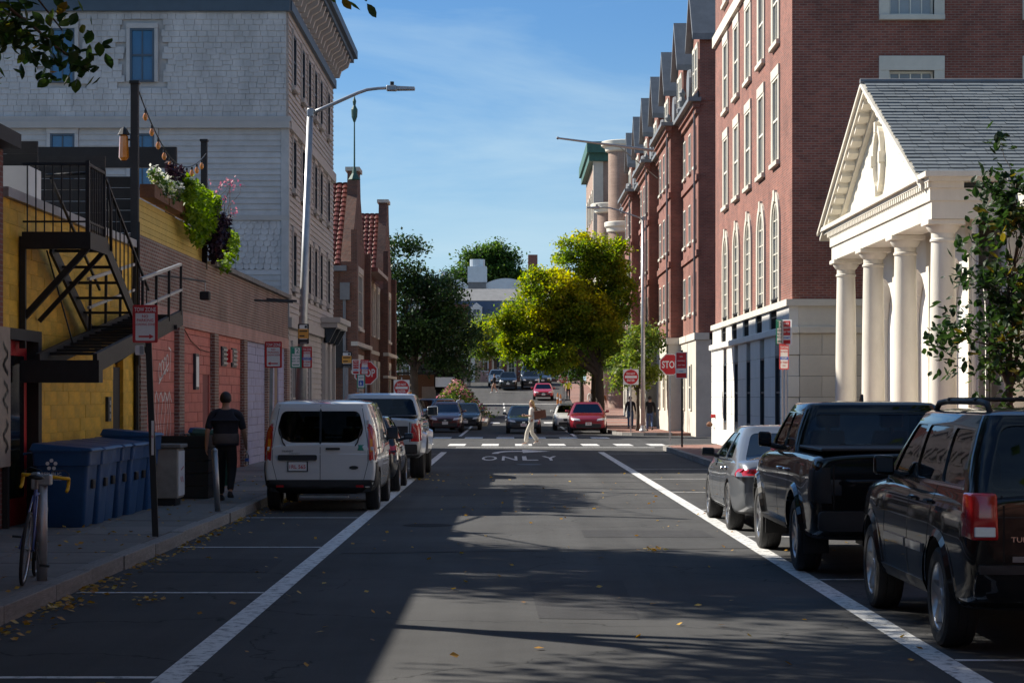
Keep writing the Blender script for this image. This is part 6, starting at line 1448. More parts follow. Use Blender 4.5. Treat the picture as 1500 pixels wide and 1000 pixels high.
# ---- silver off-road pickup, parked left
def raptor():
    sp = dict(paint='paint_silver', L=5.8, hw=1.04, zb=.46, prof=[(-2.9, 1.33), (-2.8, 1.37), (-1.0, 1.38), (1.1, 1.36), (1.7, 1.34), (2.5, 1.26), (2.8, 1.12), (2.9, 1.0)], wheels=(-1.75, 1.85), rt=.445, arch=.54, rimr=.55, spokes=6, wt=.32, rim_mat='hub_dark', win=-.03,
        cab=dict(zb=1.34, zt=1.87, yb=(-1.15, 1.35), yt=(-.95, .55), hwb=.955, hwt=.80, crown=.07), glass='car_glass_dark', seats=(.1,), mirror=(.26, .24), mir=.6, tail=.97, sill=.1,
        side_win=[[(-1.0,1.41), (-.10,1.41), (-.12,1.80), (-.9,1.79)], [(-.02,1.41), (.95,1.41), (.5,1.81), (-.03,1.81)]], end_margin={'rear': (.07, .1, .12), 'front': (.1, .06, .09)})
    c = Car('offroad_pickup', (-3.02, 48.35, 0), 0, 'tall silver off road pickup with fat tyres and red tail lamps', 'truck', sp)
    c.pair('tail_lamp', 'lamp_red', '-y', [(.80,.86), (.99,.86), (.985,1.26), (.82,1.26)], off=.015); c.both(None, 'tail_lamp', 'lamp_red', [(-2.86,.88), (-2.74,.88), (-2.7,1.24), (-2.86,1.26)], off=.012)
    c.seam('tailgate_gap', '-y', [(-.78, .85), (-.78, 1.34)], .008); c.seam('tailgate_gap', '-y', [(.78, .85), (.78, 1.34)], .008); c.rect('tailgate_panel', 'car_plastic', '-y', -.74, .74, .98, 1.2, off=.006)
    c.rect('rear_bumper', 'car_plastic', '-y', -.95, .95, .58, .80, off=.1, skirt=.14, round_=.05); c.plate('-y', 0, .70, None)
    b = MB(); b.box(-.9, .9, -2.8, -1.12, 1.405, 1.43); b.build('bed_cover', 'car_plastic', c.root, bevel=.012, world=False)
    for wy in (-1.75, 1.85):
        for sg, ax in ((1, 'x'), (-1, '-x')):
            b = MB(); prev = None
            for i in range(17):
                t = R(4+172*i/16); p = (wy+.64*math.cos(t), .445+.63*math.sin(t)); q = (wy+.54*math.cos(t), .445+.54*math.sin(t)); h, nn = c.hit(ax, *p)
                if h is None: prev = None; continue
                A = h+nn*.003; Bq = Vector((h.x+sg*.09, (p[0]+q[0])/2, (p[1]+q[1])/2)); C_ = Vector((h.x+sg*.085, *q)); D_ = Vector((h.x-sg*.05, *q))
                if prev: b.poly([prev[0], A, Bq, prev[1]]); b.poly([prev[1], Bq, C_, prev[2]]); b.poly([prev[2], C_, D_, prev[3]])
                prev = (A, Bq, C_, D_)
            b.build('wheel_flare', 'paint_silver', c.body, smooth=True, angle=50, world=False)
    c.seams([(-.05, .6), (-.05, 1.36)]); c.seams([(1.05, .6), (1.05, 1.34)]); c.handle(-.28, 1.2); c.handle(-.9, 1.2)
    for x in (-.62, .62): b = MB(); b.box(x-.05, x+.05, .3, .42, 1.925, 1.955); b.build('roof_marker', 'lamp_amber', c.root, bevel=.01, world=False)
    c.seams([(-1.15, .62), (-1.15, 1.36)], .01)
raptor()
# ---- oncoming and distant cars (facing the camera)
def on(px, Y): return (px-748)*Y/3000
Yq = 106; hatch('estate_car', (on(652, Yq), Yq+2.2, 0), PI, 'dark maroon estate car waiting at the far side of the crossing', 'paint_maroon', 4.8, 1.6)
Yq = 113; hatch('dark_hatchback', (on(681, Yq), Yq+2.6, 0), PI, 'black compact car queued behind the maroon estate', 'paint_dark', 4.2, 1.52)
Yq = 103; hatch('blue_saloon', (on(767, Yq), Yq+2.2, 0), PI, 'slate blue saloon stopped behind the walking woman', 'paint_navy', 4.6, 1.42, plate='6KX')
Yq = 102; hatch('crossover_car', (on(862, Yq), Yq+2.3, 0), PI, 'metallic crimson crossover parked under the golden tree', 'paint_red', 4.75, 1.62, kind='ev', hw=.95, plate='4TB')
Yq = 112; hatch('white_car', (on(835, Yq), Yq+2.2, 0.0), PI, 'small white car tucked behind the crimson crossover', 'paint_white', 4.2, 1.5)
Yq = 176; hatch('red_hatchback', (on(796, Yq), Yq+2, gz(Yq+2)), PI, 'bright red hatchback coming down the far street', 'paint_mazda', 4.3, 1.46)
def far_suv(px, Y, label, p, H=1.72, L=4.7): return hatch('distant_suv', (on(px, Y), Y+2.2, gz(Y+2.2)), PI, label, p, L, H)
far_suv(744, 194, 'black square fronted vehicle leading the far queue', 'paint_black'); far_suv(728, 201, 'pale silver vehicle beside the black one in the far queue', 'paint_silver'); far_suv(777, 196, 'dark grey sport utility vehicle in the far queue behind the red hatchback', 'paint_dark', 1.78)
far_suv(775, 206, 'tall blue vehicle at the back of the far queue', 'paint_blue', 1.95); far_suv(795, 204, 'low blue car at the far queue edge', 'paint_navy', 1.5)
hatch('parked_dark_suv', (-4.75, 120, gz(120)), PI*0.82, 'dark sport utility vehicle half hidden behind the do not enter sign', 'paint_blue', 4.7, 1.75)
# ================================================================ STREET FURNITURE
class Face:
    """a flat sign face at (x, y) facing -y (turned by rz), z up; u = metres right of the centre"""
    def __init__(s, parent, x, y, z, w, h, mat, name='panel', rz=0.0, border=None, shape=None, r=.02):
        s.c = Vector((x, y, z)); s.rz = rz; s.w, s.h = w, h; s.root = parent
        pts = shape or poly_round([(-w/2,-h/2), (w/2,-h/2), (w/2,h/2), (-w/2,h/2)], r)
        b = MB(); b.prism([s.P(u, v, 0) for u, v in pts], tuple(s.N()*-.006)); s.panel = b.build(name, border or mat, parent)
        if border: s.poly([(u*(1-.035/(w/2)), v*(1-.035/(h/2)*.7)) for u, v in pts], mat, .0015)
    def N(s): return Vector((math.sin(s.rz), -math.cos(s.rz), 0))
    def P(s, u, v, d): return s.c+Vector((math.cos(s.rz)*u, math.sin(s.rz)*u, v))+s.N()*d
    def poly(s, pts, mat, d=.003, name='print'):
        b = MB(); b.poly([s.P(u, v, d) for u, v in pts]); return b.build(name, mat, s.panel)
    def rect(s, u0, u1, v0, v1, mat, d=.003): return s.poly([(u0,v0), (u1,v0), (u1,v1), (u0,v1)], mat, d)
    def text(s, t, v, h, mat, wmax=None, u=0.0, d=.0045, bold=.012):
        vs, fs, w = text2d(t, bold); sx = h
        if wmax and w*h > wmax: sx = wmax/w
        b = MB(); b.add([s.P(u+(p[0]-w/2)*sx, v+p[1]*h, d) for p in vs], fs); return b.build('lettering', mat, s.panel)
def post(parent, x, y, z0, z1, mat='galv', w=.06, lean=0.0, name='post'):
    b = MB(); t = .004; sh = lean
    for (a0, a1, c0, c1) in ((-w/2, w/2, 0, .008), (-w/2, -w/2+.012, .008, .03), (w/2-.012, w/2, .008, .03)):
        b.hexa([(x+a0,y+c0,z0), (x+a1,y+c0,z0), (x+a1,y+c1,z0), (x+a0,y+c1,z0), (x+a0+sh,y+c0,z1), (x+a1+sh,y+c0,z1), (x+a1+sh,y+c1,z1), (x+a0+sh,y+c1,z1)])
    return b.build(name, mat, parent, kind=None)
def tow(root, x, y, z, rz, right):
    f = Face(root, x, y, z, .305, .46, 'sign_white', rz=rz, border='sign_red'); f.rect(-.145, .145, .13, .22, 'sign_red')
    f.text('TOW ZONE', .148, .052, 'sign_white', .26); f.text('NO', .075, .035, 'sign_red'); f.text('PARKING', .025, .036, 'sign_red', .2); f.text('LOADING ZONE', -.02, .028, 'sign_red', .24)
    s_ = 1 if right else -1; f.rect(-.08, .05*1, -.165, -.145, 'sign_red') if right else f.rect(-.05, .08, -.165, -.145, 'sign_red'); f.poly([(s_*.05, -.185), (s_*.105, -.155), (s_*.05, -.125)][::s_], 'sign_red')
t = thing('loading_zone_sign', (-4.36, 25, .15), 'red and white tow zone sign with arrow on dark leaning post by the blue bins', 'sign'); post(t, -4.34, 25.02, .1, 2.9, 'sign_black', .075, -.1); tow(t, -4.46, 24.99, 2.74, .05, True)
f = Face(t, -4.53, 25.0, 2.42, .11, .12, 'sign_white', name='small_plate'); f.rect(0, .05, -.05, .05, 'galv'); f = Face(t, -4.37, 24.99, 1.35, .03, .42, 'sign_white', name='sticker', r=.005); f.text('PUSH', 0, .03, 'sign_red', .025)
t = thing('loading_zone_sign', (-4.2, 36, .15), 'red and white tow zone sign on galvanised post beside the white van', 'sign'); post(t, -4.24, 36.02, .1, 2.78, 'galv', .06, .04); tow(t, -4.17, 35.99, 2.59, -.12, False)
def orange_sign(root, x, y, z, w=.3):
    f = Face(root, x, y, z, w, .44, 'sign_white', border='sign_black'); f.rect(-w*.46, w*.46, -.1, .11, 'sign_orange'); f.rect(-w*.46, w*.46, -.19, -.115, 'sign_black'); f.rect(-w*.36, w*.36, .045, .075, 'sign_black', .0045); f.rect(-w*.36, w*.1, -.06, -.03, 'sign_black', .0045)
    f.poly([(w*.22+.03*math.cos(i*PI/6), .155+.03*math.sin(i*PI/6)) for i in range(12)], 'sign_black')
def green_sign(root, x, y, z, rz=0, w=.3, h=.46):
    f = Face(root, x, y, z, w, h, 'sign_white', rz=rz, border='sign_green'); f.rect(-w*.46, -w*.1, h*.16, h*.44, 'sign_green'); f.text('2', h*.2, .1, 'sign_green', u=w*.15); f.text('HR PARKING', h*.04, .035, 'sign_green', w*.8); f.text('8AM - 6PM', -h*.1, .032, 'sign_green', w*.8); f.text('MON - SAT', -h*.22, .032, 'sign_green', w*.8); f.rect(-w*.3, w*.3, -h*.38, -h*.33, 'sign_green')
def red_sign(root, x, y, z, rz=0, w=.3, h=.46, full=False):
    f = Face(root, x, y, z, w, h, 'sign_red' if full else 'sign_white', rz=rz, border='sign_white' if full else 'sign_red')
    if full:
        f.text('NO', h*.3, .05, 'sign_white'); f.text('PARKING', h*.14, .045, 'sign_white', w*.8); f.text('ANY TIME', -h*.02, .04, 'sign_white', w*.8); f.rect(-w*.42, w*.42, -h*.3, -h*.12, 'sign_white'); f.text('PERMIT', -h*.25, .035, 'sign_blue', w*.7, d=.006)
    else:
        f.rect(-w*.46, w*.46, h*.28, h*.46, 'sign_red'); f.text('TOW ZONE', h*.32, .05, 'sign_white', w*.85); f.text('NO PARKING', h*.16, .04, 'sign_red', w*.8); f.rect(-w*.46, w*.46, -h*.12, h*.0, 'sign_blue'); f.text('EXCEPT', -h*.09, .035, 'sign_white', w*.7, d=.006); f.text('BY PERMIT', -h*.26, .035, 'sign_red', w*.8); f.text('ONLY', -h*.38, .03, 'sign_red', w*.6)
# left street light with its signs
def street_light(name, x, y, zt, lean, arm, label, z0=.15, mat='galv'):
    t = thing(name, (x, y, z0), label, 'street light'); s_ = 1 if arm > 0 else -1
    b = MB(); b.tube([(x,y,z0-.05), (x+lean*.5,y,zt*.5), (x+lean,y,zt)], [.115, .095, .065], 16); b.build('pole', mat, t, smooth=True); b = MB(); b.lathe([(.19, z0), (.19, z0+.06), (.13, z0+.14), (.115, z0+.3)], (x, y, 0), 16); b.build('base', mat, t)
    p = Vector((x+lean, y, zt-.12)); L2 = abs(arm); pts = [p+Vector((s_*L2*u, 0, v)) for u, v in ((0, 0), (.12, .12), (.3, .3), (.46, .46), (.55, .53), (.66, .56), (.74, .565))]
    b = MB(); b.tube(pts, [.045, .042, .04, .038, .036, .034, .033], 10); b.build('arm', mat, t, smooth=True)
    h = pts[-1]; b = MB(); b.hexa([h+Vector(q) for q in ((0,-.09,-.06), (s_*.22,-.12,-.06), (s_*.22,.12,-.06), (0,.09,-.06), (0,-.09,.05), (s_*.22,-.11,.055), (s_*.22,.11,.055), (0,.09,.05))]); hd = b.build('lamp_head', mat, t, bevel=.012)
    b = MB(); b.hexa([h+Vector(q) for q in ((s_*.22,-.11,-.05), (s_*.62,-.1,-.045), (s_*.62,.1,-.045), (s_*.22,.11,-.05), (s_*.22,-.11,.035), (s_*.62,-.1,.02), (s_*.62,.1,.02), (s_*.22,.11,.035))]); b.build('lamp_blade', mat, hd, bevel=.01); b = MB(); b.tube([h+Vector((s_*.12, 0, .05)), h+Vector((s_*.12, 0, .14))], .045, 10); b.build('sensor', 'hub_dark', hd)
    b = MB(); b.box(p.x-.07, p.x+.07, y-.07, y+.07, p.z-.06, p.z+.1); b.build('bracket', mat, t, bevel=.01)
    return t
lt = street_light('street_light', -4.66, 44.8, 8.15, .28, 2.25, 'tall grey street light with parking signs strapped to its leaning pole')
orange_sign(lt, -4.52, 44.66, 3.22, .24); green_sign(lt, -4.68, 44.62, 2.71, .1, .24); red_sign(lt, -4.44, 44.64, 2.71, -.1, .22)
street_light('street_light', 6.5, 100.6, 10.7, 0.0, -2.9, 'tall silver street light at the far corner beside the young tree')
t = thing('parking_notice', (-4.64, 58, .15), 'orange and black parking notice on a thin post in front of the timber building', 'sign'); post(t, -4.64, 58.02, .1, 3.15, 'galv', .07); orange_sign(t, -4.64, 57.98, 2.9, .29)
OCT = [(.375*math.cos(R(22.5+45*i))/math.cos(R(22.5)), .375*math.sin(R(22.5+45*i))/math.cos(R(22.5))) for i in range(8)]
def stop(name, x, y, z, label, rz=0, pm='galv'):
    t = thing(name, (x, y, .15), label, 'sign'); post(t, x, y+.02, .1, z+.4, pm, .06); f = Face(t, x, y-.01, z, .75, .75, 'sign_red', rz=rz, border='sign_white', shape=OCT); f.text('STOP', -.13, .26, 'sign_white', .58, bold=.02); return t
stop('stop_sign', -4.66, 66, 2.62, 'red octagonal stop sign partly covered by parking plates'); 
t = thing('permit_sign', (-4.75, 63, .15), 'cluster of red, white and blue parking plates in front of the left stop sign', 'sign'); post(t, -4.7, 63.02, .1, 3.0, 'galv', .06); red_sign(t, -4.76, 62.98, 2.77, 0, .24, .46, True); red_sign(t, -4.49, 62.97, 2.76, 0, .25, .46)
f = Face(t, -4.6, 62.96, 2.33, .26, .42, 'sign_white', border='sign_green', name='accessible_plate'); f.rect(-.075, .075, -.14, .02, 'sign_blue'); f.text('VAN', .08, .05, 'sign_green', .16); f.poly([(-.01+.03*math.cos(i*PI/5), -.08+.035*math.sin(i*PI/5)) for i in range(10)], 'sign_white', .006); f.rect(-.02, -.002, -.06, -.01, 'sign_white', .006)
def dne(x, y, z, label, z0=.15, sc=1.0):
    t = thing('no_entry_sign', (x, y, z0), label, 'sign'); post(t, x, y+.02, z0-.05, z+.5*sc, 'galv', .06); f = Face(t, x, y-.01, z, .76*sc, .76*sc, 'sign_white'); f.poly([(.355*sc*math.cos(i*PI/16), .355*sc*math.sin(i*PI/16)) for i in range(32)], 'sign_red'); f.rect(-.29*sc, .29*sc, -.055*sc, .055*sc, 'sign_white', .005); f.text('DO NOT', .10*sc, .115*sc, 'sign_white', .42*sc, bold=.02); f.text('ENTER', -.225*sc, .115*sc, 'sign_white', .38*sc, bold=.02); return t
dne(-5.22, 98, 2.28, 'red do not enter sign in front of the brown boundary wall'); dne(5.87, 100, 2.82, 'red do not enter sign next to the young tree past the crossing'); dne(4.3, 168, gz(168)+2.15, 'small far do not enter sign under a green street name plate', gz(168)+.0)
t = thing('street_name_sign', (4.42, 168.4, gz(168)), 'green street name plate above the far do not enter sign', 'sign'); post(t, 4.42, 168.42, gz(168)-.05, gz(168)+3.2); f = Face(t, 4.42, 168.38, gz(168)+3.05, .9, .24, 'sign_green'); f.text('BOW ST', -.06, .12, 'sign_white', .7)
stop('stop_sign', 5.68, 73, 3.0, 'red octagonal stop sign at the right corner, half behind a red parking plate')
t = thing('parking_plate', (5.86, 70, .15), 'tall red and white parking plate on dark post in front of the right stop sign', 'sign'); post(t, 5.86, 70.02, .1, 3.45, 'sign_black', .07); red_sign(t, 5.83, 69.98, 2.93, -.35, .42, .9, True)
t = thing('parking_sign_cluster', (5.62, 42, .15), 'three green, red and blue parking plates on twin posts by the brick hall', 'sign'); post(t, 5.58, 42.02, .1, 3.4, 'galv', .035); post(t, 5.65, 42.02, .1, 3.4, 'galv', .035, name='second_post'); green_sign(t, 5.51, 41.98, 3.17, .9, .26, .52); red_sign(t, 5.66, 41.97, 3.17, -.75, .24, .52, True); red_sign(t, 5.60, 41.94, 2.67, .75, .30, .52)
# plaza boards beyond the crossing
for (x, y, w, h, z, lb) in ((-6.5, 122, .95, 1.3, 1.7, 'tall pale notice board standing before the brown wall'), (-5.15, 128, .8, .75, 1.9, 'square pale notice board beside the flower island'), (-4.7, 121, .55, .55, 1.85, 'small tan board on a dark post by the crossing'), (-6.2, 132, 1.1, .6, 1.2, 'low wide tan board beside the parked dark vehicle')):
    z0 = gz(y)+.1; t = thing('notice_board', (x, y, z0), lb, 'sign'); post(t, x, y+.03, z0-.1, z0+z+h/2, 'bark', .1); Face(t, x, y, z0+z, w, h, 'sign_wood')
for (x, y, lb) in ((3.75, 163, 'orange traffic delineator post standing near the far no entry sign'), (3.9, 160, 'second orange delineator close to the far kerb')):
    z0 = gz(y); t = thing('traffic_delineator', (x, y, z0), lb, 'cone'); b = MB(); b.lathe([(.2, z0), (.2, z0+.06), (.09, z0+.08), (.085, z0+.6), (.07, z0+1.1), (.03, z0+1.2), (0, z0+1.2)], (x, y, 0), 12); b.build('body', 'lamp_amber', t, smooth=True, angle=40); b = MB(); b.lathe([(.089, z0+.7), (.086, z0+.85)], (x, y, 0), 12); b.build('reflective_band', 'sign_white', t)
t = thing('leaning_bollard', (-4.39, 30.5, .15), 'grey steel bollard leaning beside the walking man', 'bollard'); b = MB(); b.tube([(-4.36,30.5,.1), (-4.41,30.5,1.05)], .045, 12); b.build('tube', 'steel', t, smooth=True); b = MB(); b.tube([(-4.41,30.5,1.05), (-4.412,30.5,1.09)], [.05, .02], 12); b.build('cap', 'steel', t)

# ---------------------------------------------------------------- bins
mk('bin_blue', (0.009, 0.068, 0.19), 0.45, 0.15, 5, 0.1, 60, rnd=.12, stain=.25); mk('bin_green', (0.012, 0.06, 0.04), 0.5, 0.15, 5)
mk('cabinet', (0.33, 0.31, 0.27), 0.7, 0.15, 3, stain=.35)
def bin_(loc, label, mat='bin_blue', lid=None, rz=0, emblem=False, open_=False, sc=1.0):
    t = thing('wheeled_bin', loc, label, 'bin', 'blue bins along the yellow wall' if mat == 'bin_blue' else None, rz); h = 1.0*sc
    secs = [(0, .24, .27), (.03, .255, .285), (.55, .285, .325), (.80, .30, .345), (.805, .325, .375), (.98, .335, .385), (.985, .35, .40), (1.0, .35, .40)]
    rs = [[(x+.02, y, z*h) for (y, x, _) in [(q[1], q[0], 0) for q in rrect(b_, -a, a, 0, .05)]] for (z, a, b_) in secs]
    o = loft(rs).build('body', mat, t, smooth=True, angle=35, world=False)
    b = MB(); 
    if open_: b.hexa([(-.4,-.36,h), (-.44,-.36,h+.02), (-.44,.36,h+.02), (-.4,.36,h), (-.62,-.34,h-.7), (-.66,-.34,h-.7), (-.66,.34,h-.7), (-.62,.34,h-.7)])
    else: b.hexa([(-.40,-.36,h+.0), (.45,-.36,h+.0), (.45,.36,h+.0), (-.40,.36,h+.0), (-.36,-.32,h+.10), (.40,-.32,h+.035), (.40,.32,h+.035), (-.36,.32,h+.10)])
    b.build('lid', lid or mat, t, bevel=.015, seg=2, world=False)
    b = MB(); b.tube([(-.47,-.3,h-.04), (-.47,.3,h-.04)], .018, 8); b.build('handle', mat, t, world=False)
    b = MB(); b.box(.35, .385, -.07, .07, h*.50, h*.62); b.build('catch_bar', 'hub_dark', t, world=False, bevel=.008)
    for sg in (-1, 1): b = MB(); b.lathe([(0, -.03), (.12, -.03), (.125, 0), (.12, .03), (0, .03)], (-.29, sg*.30, .125), 18, axis='y'); b.build('wheel', 'tyre', t, world=False)
    if emblem:
        b = MB(); y = -.335
        for i in range(5):
            a = PI/2+2*PI*i/5; cx, cz = -.10+.055*math.cos(a), .82+.055*math.sin(a); b.prism([(cx+.026*math.cos(j*PI/4+a), y-.012, cz+.026*math.sin(j*PI/4+a)) for j in range(8)], (0, .004, 0))
        b.build('emblem', 'sign_white', t, world=False, kind='stuff')
        for (tx_, zz, hh, wd) in (('REPUBLIC', .68, .042, .26), ('SERVICES', .645, .018, .12), ("WE'LL HANDLE IT FROM HERE", .615, .016, .26)):
            vs, fs, w = text2d(tx_, .008); k = wd/w; b = MB(); b.add([(-.10+(p[0]-w/2)*k, -.347+(.0 if zz > .66 else .006), zz+p[1]*hh) for p in vs], fs); b.build('lettering', 'sign_white', t, world=False)
    return t
lbs = ['dark blue wheeled bin with white emblem, first of the row beside the bicycle', 'blue wheeled bin right behind the emblem bin', 'blue wheeled bin third along the yellow wall', 'faded blue wheeled bin fourth along the yellow wall', 'blue wheeled bin fifth along the yellow wall', 'bright blue wheeled bin sixth along the wall with scuffed side', 'tall blue wheeled bin with raised lid next to the beige cabinet']
for k in range(7): bin_((-5.88+random.uniform(-.03, .03)+k*.012, 26.98+k*.70, .147), lbs[k], rz=random.uniform(-.06, .06), emblem=(k == 0), sc=1.0 if k < 6 else 1.12)
bin_((-5.75, 39.6, .147), 'dark green wheeled bin by the lilac wall', 'bin_green', 'bin_green', .1); bin_((-5.95, 40.6, .147), 'wheeled bin with blue lid behind the dark green one', 'bin_green', 'bin_blue', .0)
t = thing('utility_cabinet', (-5.55, 32.4, .147), 'beige metal utility cabinet with red graffiti at the end of the bins', 'cabinet'); part('body', 'cabinet', t, (-6.0, -5.2, 32.0, 32.6, .26, 1.05), bevel=.015); part('door', 'sign_white', t, (-5.199, -5.185, 32.03, 32.57, .3, 1.0)); part('lid', 'concrete', t, (-6.05, -5.15, 31.95, 32.65, 1.052, 1.11), bevel=.01); part('plinth', 'hub_dark', t, (-5.95, -5.25, 32.05, 32.55, .14, .26)); strokes('scrawl', 'sign_red', [[(32.15+.05*i, .55+.05*math.sin(i*1.9)) for i in range(7)], [(32.2, .7), (32.45, .75)]], t, -5.182, .01)
t = thing('black_planter', (-5.7, 34.6, .147), 'large black metal box planter behind the beige cabinet', 'planter'); 
for k in range(5): part('plank', 'black_wood', t, (-6.25, -5.05, 34.2, 34.25, .16+k*.21, .36+k*.21))
for k in range(5): part('plank', 'black_wood', t, (-5.1, -5.05, 34.26, 35.4, .16+k*.21, .36+k*.21))
part('soil', 'earth', t, (-6.24, -5.11, 34.26, 35.4, .15, 1.1))

# ---------------------------------------------------------------- bicycle and its post
mk('bike_blue', (0.06, 0.10, 0.30), 0.3, 0.1, 5, coat=1); mk('tape_yellow', (0.75, 0.42, 0.01), 0.6, 0.08, 9); mk('saddle_black', (0.012, 0.012, 0.012), 0.5, .1, 5)
t = thing('parking_meter_post', (-4.36, 19.05, .15), 'grey steel post with bracket that the bicycle leans on', 'post'); b = MB(); b.tube([(-4.36,19.05,.1), (-4.36,19.05,1.1)], .05, 14); b.build('tube', 'galv', t, smooth=True); part('bracket', 'galv', t, (-4.42, -4.27, 18.99, 19.1, 1.03, 1.13), bevel=.01); part('head', 'steel', t, (-4.45, -4.38, 18.98, 19.08, .99, 1.15), bevel=.01)
def bicycle():
    t = thing('bicycle', (-4.46, 18.95, .15), 'blue racing bicycle with yellow handlebar tape locked to the steel post', 'bicycle', rz=.10); t.rotation_euler = (0, R(6), .12)
    r = .335
    def P(y, z, x=0): return (x, y, z)
    rear, fr, bb, seat, head = P(-.5, r), P(.52, r), P(-.06, .28), P(-.22, .86), P(.36, .84)
    for (c, nm) in ((rear, 'rear_wheel'), (fr, 'front_wheel')):
        b = MB(); b.lathe([(0, -.03), (.02, -.03), (.02, .03), (0, .03)], c, 10, axis='x'); h = b.build('wheel', 'steel', t, world=False)
        b = MB(); n = 36
        pts = [Vector(c)+Vector((0, r*.955*math.cos(2*PI*i/n), r*.955*math.sin(2*PI*i/n))) for i in range(n+1)]; b.tube(pts, .0165, 8, caps=False); b.build('tyre', 'tyre', h, smooth=True, world=False)
        b = MB(); b.tube([Vector(c)+Vector((0, r*.89*math.cos(2*PI*i/n), r*.89*math.sin(2*PI*i/n))) for i in range(n+1)], .011, 6, caps=False); b.build('rim', 'alloy', h, smooth=True, world=False)
        b = MB()
        for i in range(18): a = 2*PI*i/18; b.tube([Vector(c)+Vector((.02 if i % 2 else -.02, 0, 0)), Vector(c)+Vector((0, r*.89*math.cos(a), r*.89*math.sin(a)))], .0018, 3)
        b.build('spokes', 'steel', h, world=False, kind='stuff')
    b = MB()
    for p, q, rr_ in ((bb, seat, .016), (bb, head, .018), (P(-.215, .80), P(.355, .82), .016), (head, P(.38, .76), .02)): b.tube([p, q], rr_, 8)
    for sx in (-.06, .06): b.tube([(sx*.5, -.06, .28), (sx, -.5, r)], .010, 6); b.tube([(sx*.3, -.21, .80), (sx, -.5, r)], .009, 6)
    b.build('frame', 'bike_blue', t, smooth=True, world=False)
    b = MB(); b.tube([(0, .38, .78), (0, .40, .70)], .02, 8)
    for sx in (-.05, .05): b.tube([(0, .40, .70), (sx, .42, .66), (sx, .46, .5), (sx, .52, r)], [.014, .014, .012, .008], 6)
    b.build('fork', 'bike_blue', t, smooth=True, world=False)
    b = MB(); b.tube([(0, -.22, .86), (0, -.245, .96)], .013, 8); b.build('seat_post', 'steel', t, world=False)
    b = loft([[(x*w, y, z) for x, z in ((0,.955), (.7,.96), (1,.975), (.7,.99), (0,1.0), (-.7,.99), (-1,.975), (-.7,.96))] for y, w in ((-.40,.03), (-.38,.07), (-.30,.075), (-.2,.045), (-.12,.022), (-.1,.01))]); b.build('saddle', 'saddle_black', t, smooth=True, world=False)
    b = MB(); b.tube([(0, .36, .84), (0, .40, .94), (0, .47, .95)], .014, 8); b.build('stem', 'steel', t, world=False)
    for sx in (-1, 1):
        b = MB(); b.tube([(sx*.02,.47,.95), (sx*.10,.47,.952), (sx*.19,.47,.95), (sx*.21,.50,.95), (sx*.215,.56,.945), (sx*.215,.585,.90), (sx*.215,.56,.845), (sx*.215,.48,.83)], .017, 8); b.build('handlebar', 'tape_yellow', t, smooth=True, world=False)
        b = MB(); b.tube([(sx*.21,.58,.92), (sx*.205,.61,.99), (sx*.16,.60,1.02), (sx*.05,.55,1.0)], .006, 5); b.build('brake_cable', 'saddle_black', t, world=False)
        b = MB(); b.tube([(sx*.05,-.06,.28), (sx*.08,-.06+sx*.10,.28-sx*.13)], .011, 6); ck = b.build('crank', 'steel', t, world=False); b = MB(); b.box(sx*.08 if sx > 0 else -.17, .17 if sx > 0 else -.08, -.06+sx*.1-.03, -.06+sx*.1+.03, .27-sx*.13, .29-sx*.13); b.build('pedal', 'saddle_black', ck, world=False)
    b = MB(); b.lathe([(.02, .045), (.085, .045), (.088, .05), (.085, .055), (.02, .055)], bb, 24, axis='x'); b.build('chainring', 'hub_dark', t, world=False)
bicycle()

# ---------------------------------------------------------------- fire escape on the yellow wall
fe = thing('fire_escape', (-6.1, 29.5, 2.3), 'black iron fire escape with landing, stair and counterbalanced lower flight', 'fire escape')
def bar(name, p, q, w=.05, h=.05, mat='black_iron', parent=None):
    p, q = Vector(p), Vector(q); d = (q-p).normalized(); s_ = d.cross(Vector((0, 0, 1)))
    s_ = s_.normalized()*w/2 if s_.length > 1e-3 else Vector((w/2, 0, 0)); u = s_.cross(d).normalized()*h/2; b = MB()
    b.hexa([p-s_-u, p+s_-u, p+s_+u, p-s_+u, q-s_-u, q+s_-u, q+s_+u, q-s_+u]); return b.build(name, mat, parent or fe)
X0, X1 = -6.55, -5.68
part('landing', 'black_iron', fe, (X0, X1, 27.5, 28.6, 3.98, 4.03)); part('landing_channel', 'black_iron', fe, (X0, X1+.05, 27.44, 27.5, 3.83, 4.06)); part('landing_channel', 'black_iron', fe, (X1, X1+.05, 27.5, 28.6, 3.83, 4.06))
bar('brace', (X1, 27.5, 3.85), (-6.56, 27.55, 2.9), .08, .08); bar('brace', (X1, 28.5, 3.85), (-6.56, 28.5, 2.9), .06, .06); bar('wall_post', (-6.55, 27.5, 2.5), (-6.55, 27.5, 4.0), .08, .08)
bar('top_rail', (X0, 27.5, 4.97), (X1, 27.5, 4.97), .04, .04); bar('top_rail', (X1, 27.5, 4.97), (X1, 28.6, 4.97), .04, .04); bar('mid_rail', (X0, 27.5, 4.2), (X1, 27.5, 4.2), .025, .025); bar('mid_rail', (X1, 27.5, 4.2), (X1, 28.6, 4.2), .025, .025)
for k in range(8): bar('baluster', (X0+.06+k*.115, 27.5, 4.05), (X0+.06+k*.115, 27.5, 4.97), .016, .016)
for k in range(9): bar('baluster', (X1, 27.62+k*.12, 4.05), (X1, 27.62+k*.12, 4.97), .018, .018)
for q in ((X1, 27.5), (X1, 28.6)): bar('newel', (*q, 4.0), (*q, 5.02), .05, .05)
b = MB(); b.tube([(-6.5, 28.6, 4.94), (-5.95, 28.6, 4.97), (-5.66, 28.75, 4.9), (-5.63, 28.8, 4.5), (-5.63, 28.85, 3.9)], .022, 8); b.build('hand_rail', 'black_iron', fe, smooth=True)
